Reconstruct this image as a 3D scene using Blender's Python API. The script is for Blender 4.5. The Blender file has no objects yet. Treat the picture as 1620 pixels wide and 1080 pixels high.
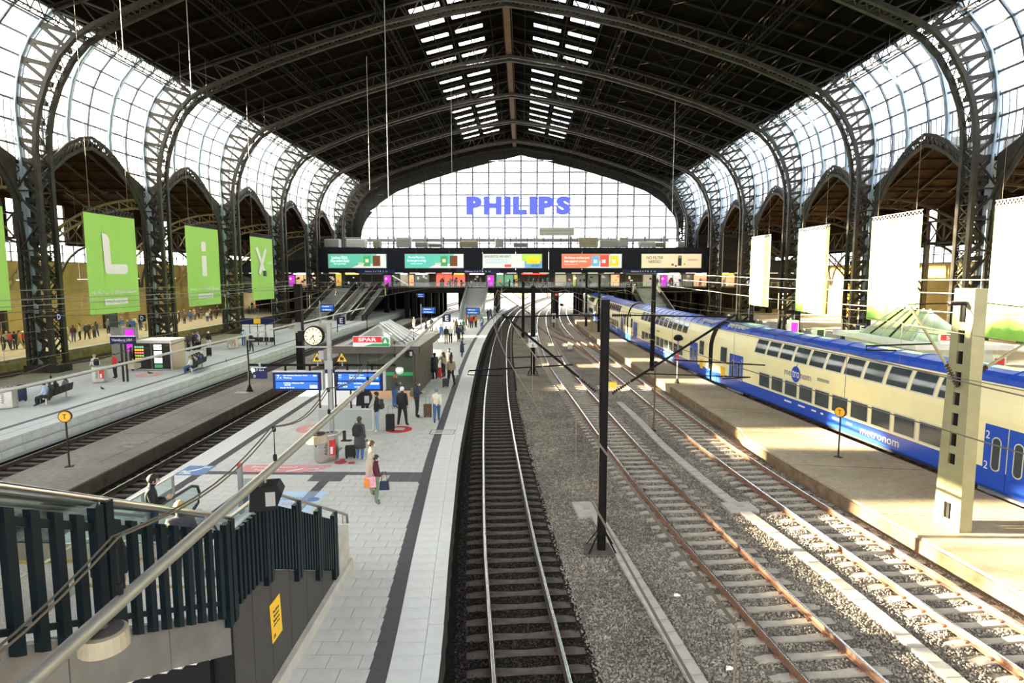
import bpy, math, random
import numpy as np
from mathutils import Vector, Matrix

R = random.Random(11)
S = bpy.context.scene
COL = S.collection

# ------------------------------------------------------------------ camera, sky, sun, exposure
FPX, CAMZ, PITCH, YAW = 970.0, 8.0, math.atan(107 / 970), math.atan(16 / 970)
cam = bpy.data.objects.new('camera', bpy.data.cameras.new('camera'))
COL.objects.link(cam)
cam.data.sensor_width = 36.0
cam.data.lens = 36.0 * FPX / 1620.0
cam.data.clip_start, cam.data.clip_end = 0.1, 900
cam.location = (0, 0, CAMZ)
cam.rotation_euler = (math.pi / 2 - PITCH, 0, YAW)
S.camera = cam

S.view_settings.view_transform = 'Standard'
S.view_settings.look = 'None'
S.view_settings.gamma = 1.0
S.view_settings.use_curve_mapping = False
S.view_settings.exposure = 0.2

W = bpy.data.worlds.new('sky')
S.world = W
W.use_nodes = True
wn = W.node_tree
bg = wn.nodes['Background']
tc = wn.nodes.new('ShaderNodeTexCoord')
sep = wn.nodes.new('ShaderNodeSeparateXYZ')
wn.links.new(tc.outputs['Generated'], sep.inputs[0])
rp = wn.nodes.new('ShaderNodeValToRGB')
rp.color_ramp.elements[0].position = 0.0
rp.color_ramp.elements[0].color = (1.0, 0.97, 0.93, 1)
rp.color_ramp.elements[1].position = 0.6
rp.color_ramp.elements[1].color = (0.86, 0.93, 1.0, 1)
wn.links.new(sep.outputs[2], rp.inputs[0])
wn.links.new(rp.outputs[0], bg.inputs[0])
bg.inputs[1].default_value = 6.8

SUN_EL = math.radians(12.0)
sun = bpy.data.objects.new('sun', bpy.data.lights.new('sun', 'SUN'))
COL.objects.link(sun)
sun.data.energy = 95.0
sun.data.color = (1.0, 0.84, 0.56)
sun.data.angle = math.radians(0.8)
_d = Vector((math.cos(SUN_EL), -0.005, -math.sin(SUN_EL)))
sun.rotation_euler = _d.to_track_quat('-Z', 'Y').to_euler()
sun.location = (-90, 20, 30)

cy = S.cycles
cy.max_bounces = 7
cy.diffuse_bounces = 4
cy.glossy_bounces = 3
cy.transmission_bounces = 4
cy.transparent_max_bounces = 16
cy.caustics_reflective = False
cy.caustics_refractive = False
cy.sample_clamp_indirect = 8.0

# ------------------------------------------------------------------ helpers
def gp(px, py, z):
    """world point on the level plane z that the photograph shows at pixel (px, py)"""
    x, y = (px - 810) / FPX, -(py - 540) / FPX
    d = Vector((x, y * math.sin(PITCH) + math.cos(PITCH), y * math.cos(PITCH) - math.sin(PITCH)))
    c, s = math.cos(YAW), math.sin(YAW)
    d = Vector((d.x * c - d.y * s, d.x * s + d.y * c, d.z))
    t = (z - CAMZ) / d.z
    return Vector((d.x * t, d.y * t, z))

def gy(px, py, Y):
    """world point at distance Y along the hall"""
    x, y = (px - 810) / FPX, -(py - 540) / FPX
    d = Vector((x, y * math.sin(PITCH) + math.cos(PITCH), y * math.cos(PITCH) - math.sin(PITCH)))
    c, s = math.cos(YAW), math.sin(YAW)
    d = Vector((d.x * c - d.y * s, d.x * s + d.y * c, d.z))
    t = Y / d.y
    return Vector((d.x * t, Y, CAMZ + d.z * t))

def tag(o, label=None, cat=None, group=None, kind=None):
    if label: o['label'] = label
    if cat: o['category'] = cat
    if group: o['group'] = group
    if kind: o['kind'] = kind
    return o

def empty(name, loc=(0, 0, 0), rz=0.0, parent=None, **k):
    o = bpy.data.objects.new(name, None)
    COL.objects.link(o)
    o.location = loc
    o.rotation_euler = (0, 0, rz)
    o.empty_display_size = 0.2
    if parent is not None: o.parent = parent
    return tag(o, **k)

def link(name, me, parent=None, loc=None, rz=None, **k):
    o = bpy.data.objects.new(name, me)
    COL.objects.link(o)
    if parent is not None: o.parent = parent
    if loc is not None: o.location = loc
    if rz is not None: o.rotation_euler = (0, 0, rz)
    return tag(o, **k)

class MB:
    """collects shapes and links them as one mesh object"""
    def __init__(s):
        s.v, s.f, s.m, s.mi = [], [], [], 0
    def add(s, vs, fs):
        b = len(s.v)
        s.v += [tuple(p) for p in vs]
        s.f += [tuple(i + b for i in f) for f in fs]
        s.m += [s.mi] * len(fs)
        return s
    def box(s, x0, x1, y0, y1, z0, z1):
        return s.add([(x0, y0, z0), (x1, y0, z0), (x1, y1, z0), (x0, y1, z0), (x0, y0, z1), (x1, y0, z1), (x1, y1, z1), (x0, y1, z1)],
                     [(0, 3, 2, 1), (4, 5, 6, 7), (0, 1, 5, 4), (1, 2, 6, 5), (2, 3, 7, 6), (3, 0, 4, 7)])
    def cbox(s, c, dx, dy, dz):
        return s.box(c[0] - dx / 2, c[0] + dx / 2, c[1] - dy / 2, c[1] + dy / 2, c[2] - dz / 2, c[2] + dz / 2)
    def bar(s, p, q, w, h=None, up=(0, 0, 1)):
        p, q = Vector(p), Vector(q)
        d = q - p
        if d.length < 1e-6: return s
        d.normalize()
        u = Vector(up)
        if abs(d.dot(u)) > 0.98: u = Vector((0, 1, 0)) if abs(d.y) < 0.9 else Vector((1, 0, 0))
        a = d.cross(u).normalized()
        b = a.cross(d).normalized()
        a, b = a * (w / 2), b * ((h or w) / 2)
        return s.add([p - a - b, p + a - b, p + a + b, p - a + b, q - a - b, q + a - b, q + a + b, q - a + b],
                     [(0, 1, 2, 3), (7, 6, 5, 4), (0, 4, 5, 1), (1, 5, 6, 2), (2, 6, 7, 3), (3, 7, 4, 0)])
    def poly(s, pts, w, h=None, up=(0, 0, 1)):
        for a, b in zip(pts[:-1], pts[1:]): s.bar(a, b, w, h, up)
        return s
    def sweep(s, pts, w, h, up=(0, 0, 1)):
        """one continuous rectangular section along a polyline"""
        P = [Vector(p) for p in pts]
        ring = []
        for i, p in enumerate(P):
            d = (P[min(i + 1, len(P) - 1)] - P[max(i - 1, 0)]).normalized()
            u = Vector(up)
            if abs(d.dot(u)) > 0.98: u = Vector((0, 1, 0))
            a = d.cross(u).normalized()
            b = a.cross(d).normalized()
            ring += [p - a * w / 2 - b * h / 2, p + a * w / 2 - b * h / 2, p + a * w / 2 + b * h / 2, p - a * w / 2 + b * h / 2]
        fs = [(0, 1, 2, 3)]
        n = len(P)
        for i in range(n - 1):
            k = i * 4
            for j in range(4):
                fs.append((k + j, k + 4 + j, k + 4 + (j + 1) % 4, k + (j + 1) % 4))
        fs.append((4 * n - 1, 4 * n - 2, 4 * n - 3, 4 * n - 4))
        return s.add(ring, fs)
    def tube(s, pts, r, n=6):
        P = [Vector(p) for p in pts]
        rr = r if isinstance(r, (list, tuple)) else [r] * len(P)
        vs, fs = [], []
        for i, p in enumerate(P):
            d = (P[min(i + 1, len(P) - 1)] - P[max(i - 1, 0)])
            if d.length < 1e-9: d = Vector((0, 0, 1))
            d.normalize()
            u = Vector((0, 0, 1)) if abs(d.z) < 0.95 else Vector((0, 1, 0))
            a = d.cross(u).normalized()
            b = a.cross(d).normalized()
            for j in range(n):
                t = 2 * math.pi * j / n
                vs.append(p + (a * math.cos(t) + b * math.sin(t)) * rr[i])
        for i in range(len(P) - 1):
            for j in range(n):
                k = (j + 1) % n
                fs.append((i * n + j, i * n + k, (i + 1) * n + k, (i + 1) * n + j))
        fs.append(tuple(range(n))[::-1])
        fs.append(tuple(range((len(P) - 1) * n, len(P) * n)))
        return s.add(vs, fs)
    def lathe(s, prof, c=(0, 0, 0), n=14, sx=1.0, sy=1.0):
        vs, fs = [], []
        for r, z in prof:
            for j in range(n):
                t = 2 * math.pi * j / n
                vs.append((c[0] + r * math.cos(t) * sx, c[1] + r * math.sin(t) * sy, c[2] + z))
        for i in range(len(prof) - 1):
            for j in range(n):
                k = (j + 1) % n
                fs.append((i * n + j, i * n + k, (i + 1) * n + k, (i + 1) * n + j))
        fs.append(tuple(range(n))[::-1])
        fs.append(tuple(range((len(prof) - 1) * n, len(prof) * n)))
        return s.add(vs, fs)
    def prism(s, poly, a, b, axis='x'):
        """polygon extruded along an axis from a to b; poly holds the two other coordinates"""
        def P(t, u, v):
            return {'x': (t, u, v), 'y': (u, t, v), 'z': (u, v, t)}[axis]
        n = len(poly)
        vs = [P(a, *p) for p in poly] + [P(b, *p) for p in poly]
        fs = [tuple(range(n))[::-1], tuple(range(n, 2 * n))] + [(i, (i + 1) % n, n + (i + 1) % n, n + i) for i in range(n)]
        return s.add(vs, fs)
    def mesh(s, name, mats, smooth=False):
        me = bpy.data.meshes.new(name)
        me.from_pydata(s.v, [], s.f)
        mats = mats if isinstance(mats, (list, tuple)) else [mats]
        for m in mats: me.materials.append(m)
        if len(mats) > 1: me.polygons.foreach_set('material_index', s.m)
        if smooth: me.polygons.foreach_set('use_smooth', [True] * len(s.f))
        me.update()
        return me
    def build(s, name, mats, parent=None, smooth=False, bevel=0, loc=None, rz=None, **k):
        o = link(name, s.mesh(name, mats, smooth), parent, loc, rz, **k)
        if bevel:
            b = o.modifiers.new('edge', 'BEVEL')
            b.width, b.segments, b.limit_method = bevel, 2, 'ANGLE'
        return o

def copy_tree(o, parent=None):
    c = o.copy()
    COL.objects.link(c)
    c.parent = parent
    for ch in o.children: copy_tree(ch, c)
    return c

class Path:
    """smooth curve X(Y) seen from above"""
    def __init__(s, pts):
        s.y = np.array([p[0] for p in pts], float)
        s.x = np.array([p[1] for p in pts], float)
        s.t = np.gradient(s.x, s.y)
    def __call__(s, y):
        i = int(np.clip(np.searchsorted(s.y, y) - 1, 0, len(s.y) - 2))
        h = s.y[i + 1] - s.y[i]
        u = (y - s.y[i]) / h
        if u > 1: return float(s.x[-1] + s.t[-1] * (y - s.y[-1]))
        if u < 0: return float(s.x[0] + s.t[0] * (y - s.y[0]))
        return float((2 * u**3 - 3 * u**2 + 1) * s.x[i] + (u**3 - 2 * u**2 + u) * h * s.t[i] + (-2 * u**3 + 3 * u**2) * s.x[i + 1] + (u**3 - u**2) * h * s.t[i + 1])
    def d(s, y):
        return (s(y + 0.2) - s(y - 0.2)) / 0.4
    def ang(s, y):
        return -math.atan(s.d(y))
    def off(s, k):
        return lambda y: s(y) + k

def ribbon(mb, fl, fr, ys, z0, z1):
    """solid slab between two plan curves"""
    n = len(ys)
    vs = []
    for y in ys:
        a, b = fl(y), fr(y)
        vs += [(a, y, z0), (b, y, z0), (b, y, z1), (a, y, z1)]
    fs = [(0, 1, 2, 3), (4 * n - 1, 4 * n - 2, 4 * n - 3, 4 * n - 4)]
    for i in range(n - 1):
        k = 4 * i
        for j in range(4): fs.append((k + j, k + 4 + j, k + 4 + (j + 1) % 4, k + (j + 1) % 4))
    return mb.add(vs, fs)

def frange(a, b, n):
    return [a + (b - a) * i / n for i in range(n + 1)]

# ------------------------------------------------------------------ materials
def M(name, c, rough=0.6, metal=0.0, var=0.0, scale=4.0, bump=0.0, bscale=None, emit=0.0, var2=0.0, scale2=0.4, spec=0.5):
    m = bpy.data.materials.new(name)
    m.use_nodes = True
    nt = m.node_tree
    b = nt.nodes['Principled BSDF']
    b.inputs['Base Color'].default_value = (*c, 1)
    b.inputs['Roughness'].default_value = rough
    b.inputs['Metallic'].default_value = metal
    b.inputs['Specular IOR Level'].default_value = spec
    N, L = nt.nodes.new, nt.links.new
    if var or var2 or bump:
        t = N('ShaderNodeTexCoord')
    if var or var2:
        last = None
        for vv, sc in ((var, scale), (var2, scale2)):
            if not vv: continue
            n = N('ShaderNodeTexNoise')
            n.inputs['Scale'].default_value = sc
            n.inputs['Detail'].default_value = 5
            L(t.outputs['Object'], n.inputs['Vector'])
            r = N('ShaderNodeMapRange')
            r.inputs['From Min'].default_value, r.inputs['From Max'].default_value = 0.3, 0.7
            r.inputs['To Min'].default_value, r.inputs['To Max'].default_value = 1 - vv, 1 + vv * 0.7
            L(n.outputs['Fac'], r.inputs['Value'])
            mx = N('ShaderNodeVectorMath')
            mx.operation = 'SCALE'
            if last is None: mx.inputs[0].default_value = c
            else: L(last, mx.inputs[0])
            L(r.outputs[0], mx.inputs['Scale'])
            last = mx.outputs[0]
        L(last, b.inputs['Base Color'])
    if bump:
        n = N('ShaderNodeTexNoise')
        n.inputs['Scale'].default_value = bscale or scale * 4
        n.inputs['Detail'].default_value = 4
        L(t.outputs['Object'], n.inputs['Vector'])
        bp = N('ShaderNodeBump')
        bp.inputs['Strength'].default_value = bump
        bp.inputs['Distance'].default_value = 0.02
        L(n.outputs['Fac'], bp.inputs['Height'])
        L(bp.outputs[0], b.inputs['Normal'])
    if emit:
        b.inputs['Emission Color'].default_value = (*c, 1)
        b.inputs['Emission Strength'].default_value = emit
    return m

def glass(name, tint, gloss=0.12, frost=0.0):
    """thin clear pane: lets light straight through, a little reflection, optional frosting"""
    m = bpy.data.materials.new(name)
    m.use_nodes = True
    nt = m.node_tree
    nt.nodes.clear()
    N, L = nt.nodes.new, nt.links.new
    out = N('ShaderNodeOutputMaterial')
    tr = N('ShaderNodeBsdfTransparent')
    tr.inputs[0].default_value = (*tint, 1)
    gl = N('ShaderNodeBsdfGlossy')
    gl.inputs['Roughness'].default_value = 0.06
    mx = N('ShaderNodeMixShader')
    mx.inputs[0].default_value = gloss
    L(tr.outputs[0], mx.inputs[1])
    L(gl.outputs[0], mx.inputs[2])
    last = mx
    if frost:
        d = N('ShaderNodeBsdfTranslucent')
        d.inputs[0].default_value = (0.9, 0.94, 0.95, 1)
        m2 = N('ShaderNodeMixShader')
        m2.inputs[0].default_value = frost
        L(mx.outputs[0], m2.inputs[1])
        L(d.outputs[0], m2.inputs[2])
        last = m2
    L(last.outputs[0], out.inputs[0])
    return m

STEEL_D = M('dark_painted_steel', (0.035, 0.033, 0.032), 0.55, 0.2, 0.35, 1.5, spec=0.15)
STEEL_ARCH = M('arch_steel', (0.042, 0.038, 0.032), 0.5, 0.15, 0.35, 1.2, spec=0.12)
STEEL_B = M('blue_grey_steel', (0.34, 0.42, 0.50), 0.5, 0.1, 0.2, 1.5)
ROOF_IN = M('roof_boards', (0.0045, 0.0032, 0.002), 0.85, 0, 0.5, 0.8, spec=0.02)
RAFTER = M('roof_ribs', (0.012, 0.0105, 0.0075), 0.7, 0, 0.3, 2, spec=0.05)
AISLE_WOOD = M('aisle_roof_wood', (0.026, 0.013, 0.006), 0.8, 0, 0.4, 1.0, spec=0.05)
AISLE_STEEL = M('aisle_steel', (0.05, 0.043, 0.03), 0.6, 0.1, 0.3, 1.2, spec=0.1)
YWALL = M('ochre_plaster', (0.46, 0.34, 0.13), 0.85, 0, 0.12, 1.0, 0.05, 12, var2=0.15, scale2=0.2)
GLASS = glass('window_glass', (0.92, 0.95, 0.97), 0.06, 0.12)
SKYL = glass('skylight_glass', (0.8, 0.78, 0.7), 0.06, 0.3)
CLEARP = glass('parapet_glass', (0.88, 0.92, 0.92), 0.02)
CLEAR = glass('clear_glass', (0.80, 0.87, 0.86), 0.14)
GBAR = M('gable_bars', (0.42, 0.46, 0.50), 0.5, 0.1, 0.1)
MULL = M('glazing_bars', (0.10, 0.12, 0.15), 0.5, 0.2, 0.2)
PAVE = M('light_concrete_slab', (0.60, 0.585, 0.545), 0.75, 0, 0.10, 3, 0.10, 60, var2=0.10, scale2=0.6)
PAVE_E = M('white_edge_slab', (0.70, 0.69, 0.655), 0.7, 0, 0.08, 3, 0.06, 60, var2=0.08, scale2=0.6)
JOINT = M('slab_joints', (0.20, 0.19, 0.175), 0.9, 0, 0.2, 3)
DARKSLAB = M('anthracite_slab', (0.115, 0.105, 0.115), 0.75, 0, 0.12, 6, 0.1, 60)
TACT = M('tactile_slab', (0.10, 0.092, 0.10), 0.75, 0, 0.12, 6)
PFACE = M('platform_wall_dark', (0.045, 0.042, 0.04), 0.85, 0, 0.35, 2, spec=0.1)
PFACE_L = M('platform_wall_light', (0.62, 0.62, 0.60), 0.8, 0, 0.15, 1.5, var2=0.2, scale2=0.3)
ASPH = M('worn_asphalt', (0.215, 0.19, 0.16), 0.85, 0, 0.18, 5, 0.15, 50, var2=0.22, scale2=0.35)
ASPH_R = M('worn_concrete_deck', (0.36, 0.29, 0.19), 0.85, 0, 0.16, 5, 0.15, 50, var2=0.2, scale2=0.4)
BAL = M('ballast_bed', (0.20, 0.17, 0.135), 0.95, 0, 0.5, 14, 1.0, 24, var2=0.3, scale2=0.5, spec=0.1)
BAL_D = M('oily_shaded_ballast_bed', (0.018, 0.015, 0.013), 0.9, 0, 0.5, 14, 1.0, 24, spec=0.05)  # oil dirt and trackside shade are both mixed into this colour
STONE = M('ballast_stone', (0.36, 0.315, 0.26), 0.9, 0, 0.55, 5, var2=0.3, scale2=0.5, spec=0.2)
STONE_D = M('oily_shaded_ballast_stone', (0.05, 0.042, 0.037), 0.8, 0, 0.6, 5, spec=0.1)  # black from oil, with shade put into the tone as well
SLEEP = M('concrete_sleeper', (0.40, 0.355, 0.29), 0.85, 0, 0.15, 4, 0.1, 40)
SLEEP_D = M('rusty_dark_sleeper', (0.105, 0.086, 0.074), 0.8, 0, 0.3, 4, 0.1, 40, spec=0.1)
RUST = M('rusty_rail', (0.24, 0.125, 0.08), 0.75, 0.2, 0.2, 5)
RAIL_D = M('dark_rail_side', (0.075, 0.05, 0.036), 0.6, 0.3, 0.3, 5)
RAILTOP = M('polished_rail_head', (0.62, 0.62, 0.63), 0.22, 1.0)
TERR = M('speckled_terrazzo', (0.62, 0.60, 0.57), 0.5, 0, 0.25, 30, 0, var2=0.05)
PANEL = M('grey_stone_panel', (0.062, 0.057, 0.056), 0.6, 0, 0.12, 3, 0.03, 60, spec=0.2)
CONC = M('pale_concrete', (0.42, 0.39, 0.34), 0.8, 0, 0.18, 3, 0.1, 40)
SLAT = M('dark_teal_slat', (0.006, 0.012, 0.016), 0.4, 0.1, spec=0.15)
INOX = M('stainless_steel', (0.60, 0.57, 0.53), 0.28, 1.0, 0.08, 5)
GREYM = M('grey_metal', (0.30, 0.30, 0.30), 0.45, 0.4, 0.1, 4)
PALEM = M('pale_grey_metal', (0.52, 0.53, 0.50), 0.5, 0.1, 0.08, 3)
BLACK = M('matt_black', (0.012, 0.012, 0.013), 0.5, spec=0.1)
RUBBER = M('black_rubber', (0.02, 0.02, 0.022), 0.35)
MAST = M('mast_steel', (0.009, 0.008, 0.007), 0.6, 0.2, 0.3, 3, spec=0.12)
MAST_L = M('olive_mast_paint', (0.30, 0.28, 0.15), 0.55, 0.1, 0.12, 2)
WIRE = M('overhead_wire', (0.20, 0.17, 0.13), 0.5, 0.6)
INSUL = M('brown_insulator', (0.05, 0.03, 0.025), 0.25)
WHITE = M('white_paint', (0.80, 0.80, 0.79), 0.5)
WHITE_L = M('lit_white', (0.95, 0.96, 1.0), 0.5, emit=1.0)
RED = M('red_print', (0.66, 0.03, 0.03), 0.5)
PINKRED = M('faded_red_print', (0.72, 0.30, 0.29), 0.7)
BLUES = M('station_blue', (0.007, 0.012, 0.075), 0.4, spec=0.2)
YEL = M('signal_yellow', (0.85, 0.50, 0.02), 0.45)
ORANGE = M('orange_disc', (0.90, 0.33, 0.02), 0.45)
GREEN = M('banner_green', (0.33, 0.62, 0.13), 0.75)
TXTBLACK = M('black_print', (0.015, 0.015, 0.015), 0.6)
GREENP = M('green_print', (0.02, 0.35, 0.10), 0.5)
SCREEN = M('blue_screen', (0.004, 0.11, 0.50), 0.3, emit=0.6)
SCREEN_W = M('screen_text', (0.85, 0.92, 1.0), 0.3, emit=1.0)
LAMP = M('lamp_glow', (1.0, 0.93, 0.78), 0.4, emit=6.0)
PIPE = M('dull_grey_pipe', (0.30, 0.28, 0.25), 0.45, 0.5, 0.1, 5)
CREAM = M('cream_housing', (0.33, 0.29, 0.20), 0.7, 0, 0.12, 5)

_fonts = {}
def lettering(txt, c, right, up, w, h, mat, parent=None, name='lettering', bold=0.0, stretch=True, depth=0.004, align='C', **k):
    """raised letters fitted into a w x h field centred at c"""
    key = (txt, bold)
    if key not in _fonts:
        cu = bpy.data.curves.new('letters', 'FONT')
        cu.body = txt
        cu.offset = bold
        cu.extrude = 0.02
        cu.resolution_u = 3
        ob = bpy.data.objects.new('letters', cu)
        COL.objects.link(ob)
        dg = bpy.context.evaluated_depsgraph_get()
        me = bpy.data.meshes.new_from_object(ob.evaluated_get(dg))
        COL.objects.unlink(ob)
        bpy.data.objects.remove(ob)
        co = np.empty(len(me.vertices) * 3)
        me.vertices.foreach_get('co', co)
        _fonts[key] = (co.reshape(-1, 3), [tuple(p.vertices) for p in me.polygons])
        bpy.data.meshes.remove(me)
    co, fs = _fonts[key]
    lo, hi = co.min(0), co.max(0)
    sx = w / max(hi[0] - lo[0], 1e-6)
    sy = h / max(hi[1] - lo[1], 1e-6)
    if not stretch: sx = sy = min(sx, sy)
    ww = (hi[0] - lo[0]) * sx
    q = co - (lo + hi) / 2
    if align == 'L': q[:, 0] += (ww / 2 - w / 2) / sx
    r, u = Vector(right).normalized(), Vector(up).normalized()
    n = r.cross(u)
    A = np.array(c)[None] + q[:, :1] * sx * np.array(r)[None] + q[:, 1:2] * sy * np.array(u)[None] + (q[:, 2:] / 0.04 * depth) * np.array(n)[None]
    me = bpy.data.meshes.new(name)
    me.from_pydata(A.tolist(), [], fs)
    me.materials.append(mat)
    return link(name, me, parent, **k)

def panel(c, right, up, w, h, t, mat, parent=None, name='panel', **k):
    """thin flat board centred at c"""
    r, u = Vector(right).normalized(), Vector(up).normalized()
    n = r.cross(u)
    c = Vector(c)
    mb = MB()
    P = [c + r * a * w / 2 + u * b * h / 2 + n * e * t / 2 for e in (-1, 1) for b in (-1, 1) for a in (-1, 1)]
    mb.add(P, [(0, 2, 3, 1), (4, 5, 7, 6), (0, 1, 5, 4), (1, 3, 7, 5), (3, 2, 6, 7), (2, 0, 4, 6)])
    return mb.build(name, mat, parent, **k)

# ------------------------------------------------------------------ plan of the hall
AX = -1.7                     # hall axis
BAYS = [48.5 + 16.1 * k for k in range(-2, 6)]
YEND = 137.0
T8 = Path([(2, 1.0), (12, .15), (16.6, -.27), (25, -.86), (37.5, -1.58), (53, -2.1), (72, -2.55), (89, -2.65), (116, -2.1), (136, -1.2), (160, 1.0), (230, 12)])
T2 = Path([(2, 7.9), (12, 6.37), (25.3, 4.95), (37.5, 4.14), (53, 3.2), (72, 2.85), (100, 3.2), (125, 4.3), (160, 7.5), (230, 20)])
T3 = Path([(2, 12.4), (16.6, 10.3), (25.3, 9.35), (37.5, 8.66), (53, 7.95), (72, 7.3), (95, 7.1), (116, 7.8), (160, 11.5), (230, 25)])
TT = Path([(2, 20.4), (12, 19.2), (21.3, 18.0), (32, 16.5), (39.7, 15.5), (49, 14.7), (65, 13.9), (95, 13.3), (125, 14.0), (160, 16), (230, 26)])
T7 = Path([(2, -14.2), (21, -14.5), (30, -14.8), (55, -15.6), (80, -16.2), (110, -15.9), (150, -14), (230, -6)])
T6 = Path([(2, -20.9), (25, -21.1), (50, -21.5), (80, -22), (110, -21.7), (150, -20), (230, -12)])
T5 = Path([(20, -33.3), (80, -33.5), (150, -32)])
T4 = Path([(20, -41.4), (80, -41.5), (150, -40)])
PE = Path([(2, -1.2), (10.85, -1.53), (15, -1.87), (18.9, -2.16), (22.9, -2.45), (33.9, -3.0), (47.8, -3.6), (65.6, -4.1), (80.7, -4.2), (104.8, -3.8), (123, -2.9), (150, -.9)])
PL = T7.off(1.62)
ZP = 0.76                     # main platform height
ZBL, ZBR = 0.38, 0.33         # baggage platform heights
ZG = -0.225                    # ballast level

# ------------------------------------------------------------------ ground
mb = MB(); ribbon(mb, lambda y: -70, lambda y: 70, [-12, 40, 90, 150, 330], -1.2, ZG)
floor = mb.build('floor', BAL, kind='structure', label='grey ballast ground between the tracks')
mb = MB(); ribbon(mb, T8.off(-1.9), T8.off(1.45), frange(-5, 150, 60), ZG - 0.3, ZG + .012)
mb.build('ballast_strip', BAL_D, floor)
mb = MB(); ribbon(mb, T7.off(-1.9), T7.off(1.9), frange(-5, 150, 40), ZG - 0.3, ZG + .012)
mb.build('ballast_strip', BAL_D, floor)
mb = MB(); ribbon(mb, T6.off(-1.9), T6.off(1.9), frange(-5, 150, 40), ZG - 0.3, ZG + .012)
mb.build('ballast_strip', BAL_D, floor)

# ballast stones, real crushed stone near the camera (too many to count)
def stones(name, mat, n, fn, label, rmin, rmax, seed):
    g = np.random.default_rng(seed)
    base = np.array([(1, 0, 0), (-1, 0, 0), (0, 1, 0), (0, -1, 0), (0, 0, 1), (0, 0, -1)], float)
    tri = np.array([(0, 2, 4), (2, 1, 4), (1, 3, 4), (3, 0, 4), (2, 0, 5), (1, 2, 5), (3, 1, 5), (0, 3, 5)])
    P = fn(g, n)
    n = len(P)
    q = g.normal(size=(n, 4)); q /= np.linalg.norm(q, axis=1)[:, None]
    w, x, y, z = q.T
    Rm = np.stack([np.stack([1 - 2 * (y*y + z*z), 2 * (x*y - z*w), 2 * (x*z + y*w)], 1), np.stack([2 * (x*y + z*w), 1 - 2 * (x*x + z*z), 2 * (y*z - x*w)], 1), np.stack([2 * (x*z - y*w), 2 * (y*z + x*w), 1 - 2 * (x*x + y*y)], 1)], 1)
    sc = g.uniform(rmin, rmax, size=(n, 1, 1)) * g.uniform(.65, 1.15, size=(n, 6, 1))
    v = np.einsum('nij,nkj->nki', Rm, base[None] * sc) + P[:, None, :]
    me = bpy.data.meshes.new(name)
    me.vertices.add(n * 6); me.vertices.foreach_set('co', v.reshape(-1))
    F = (tri[None] + (np.arange(n) * 6)[:, None, None]).reshape(-1, 3)
    me.loops.add(len(F) * 3); me.loops.foreach_set('vertex_index', F.reshape(-1).astype(np.int32))
    me.polygons.add(len(F)); me.polygons.foreach_set('loop_start', np.arange(len(F), dtype=np.int32) * 3)
    me.polygons.foreach_set('loop_total', np.full(len(F), 3, np.int32))
    me.materials.append(mat); me.update(); me.validate()
    return link(name, me, label=label, cat='ballast', kind='stuff')
def pts_grey(g, n):
    y = 8.5 + (g.random(n) ** 1.35) * 34
    lo = np.array([T8(v) + 1.35 for v in y]); hi = np.array([T3(v) + 1.4 for v in y])
    x = lo + g.random(n) * (hi - lo)
    t2 = np.array([T2(v) for v in y]); t3 = np.array([T3(v) for v in y])
    keep = np.ones(n, bool)
    for t in (t2, t3):
        for o in (-.75, .75): keep &= abs(x - t - o) > .10
        on = (abs(x - t) < 1.3) & (((y / .62) % 1) * .62 < .27)
        keep &= ~on
    x, y = x[keep], y[keep]
    return np.stack([x, y, ZG + .012 + g.normal(size=len(x)) * .014], 1)
def pts_dark(g, n):
    y = 8.5 + (g.random(n) ** 1.35) * 30
    t = np.array([T8(v) for v in y])
    x = t - 1.55 + g.random(n) * 3.0
    keep = np.ones(n, bool)
    for o in (-.75, .75): keep &= abs(x - t - o) > .10
    keep &= ~((abs(x - t) < 1.3) & (((y / .62) % 1) * .62 < .27))
    x, y = x[keep], y[keep]
    return np.stack([x, y, ZG + .005 + g.normal(size=len(x)) * .014], 1)
stones('ballast_stones', STONE, 130000, pts_grey, 'loose grey crushed ballast stones around the rusty sidings', .018, .040, 3)
stones('ballast_stones', STONE_D, 42000, pts_dark, 'oily ballast stones, painted blacker for shade, in the track beside the paved platform', .018, .036, 4)

# ------------------------------------------------------------------ railway tracks
def rail_mesh(path, off, y0, y1, n, side, top):
    prof = [(-.07, -.17), (.07, -.17), (.07, -.155), (.014, -.135), (.014, -.045), (.036, -.035), (.036, -.004), (.028, 0), (-.028, 0), (-.036, -.004), (-.036, -.035), (-.014, -.045), (-.014, -.135), (-.07, -.155)]
    k = len(prof)
    vs, fs, mi = [], [], []
    ys = frange(y0, y1, n)
    for y in ys:
        a = path.ang(y); c = math.cos(a)
        for u, z in prof: vs.append((path(y) + (off + u) * c, y + (off + u) * math.sin(a), z))
    for i in range(n):
        for j in range(k):
            fs.append((i * k + j, (i + 1) * k + j, (i + 1) * k + (j + 1) % k, i * k + (j + 1) % k))
            mi.append(1 if j in (6, 7, 8) else 0)
    fs.append(tuple(range(k))); mi.append(0)
    me = bpy.data.meshes.new('rail'); me.from_pydata(vs, [], fs)
    me.materials.append(side); me.materials.append(top); me.polygons.foreach_set('material_index', mi); me.update()
    return me
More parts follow.
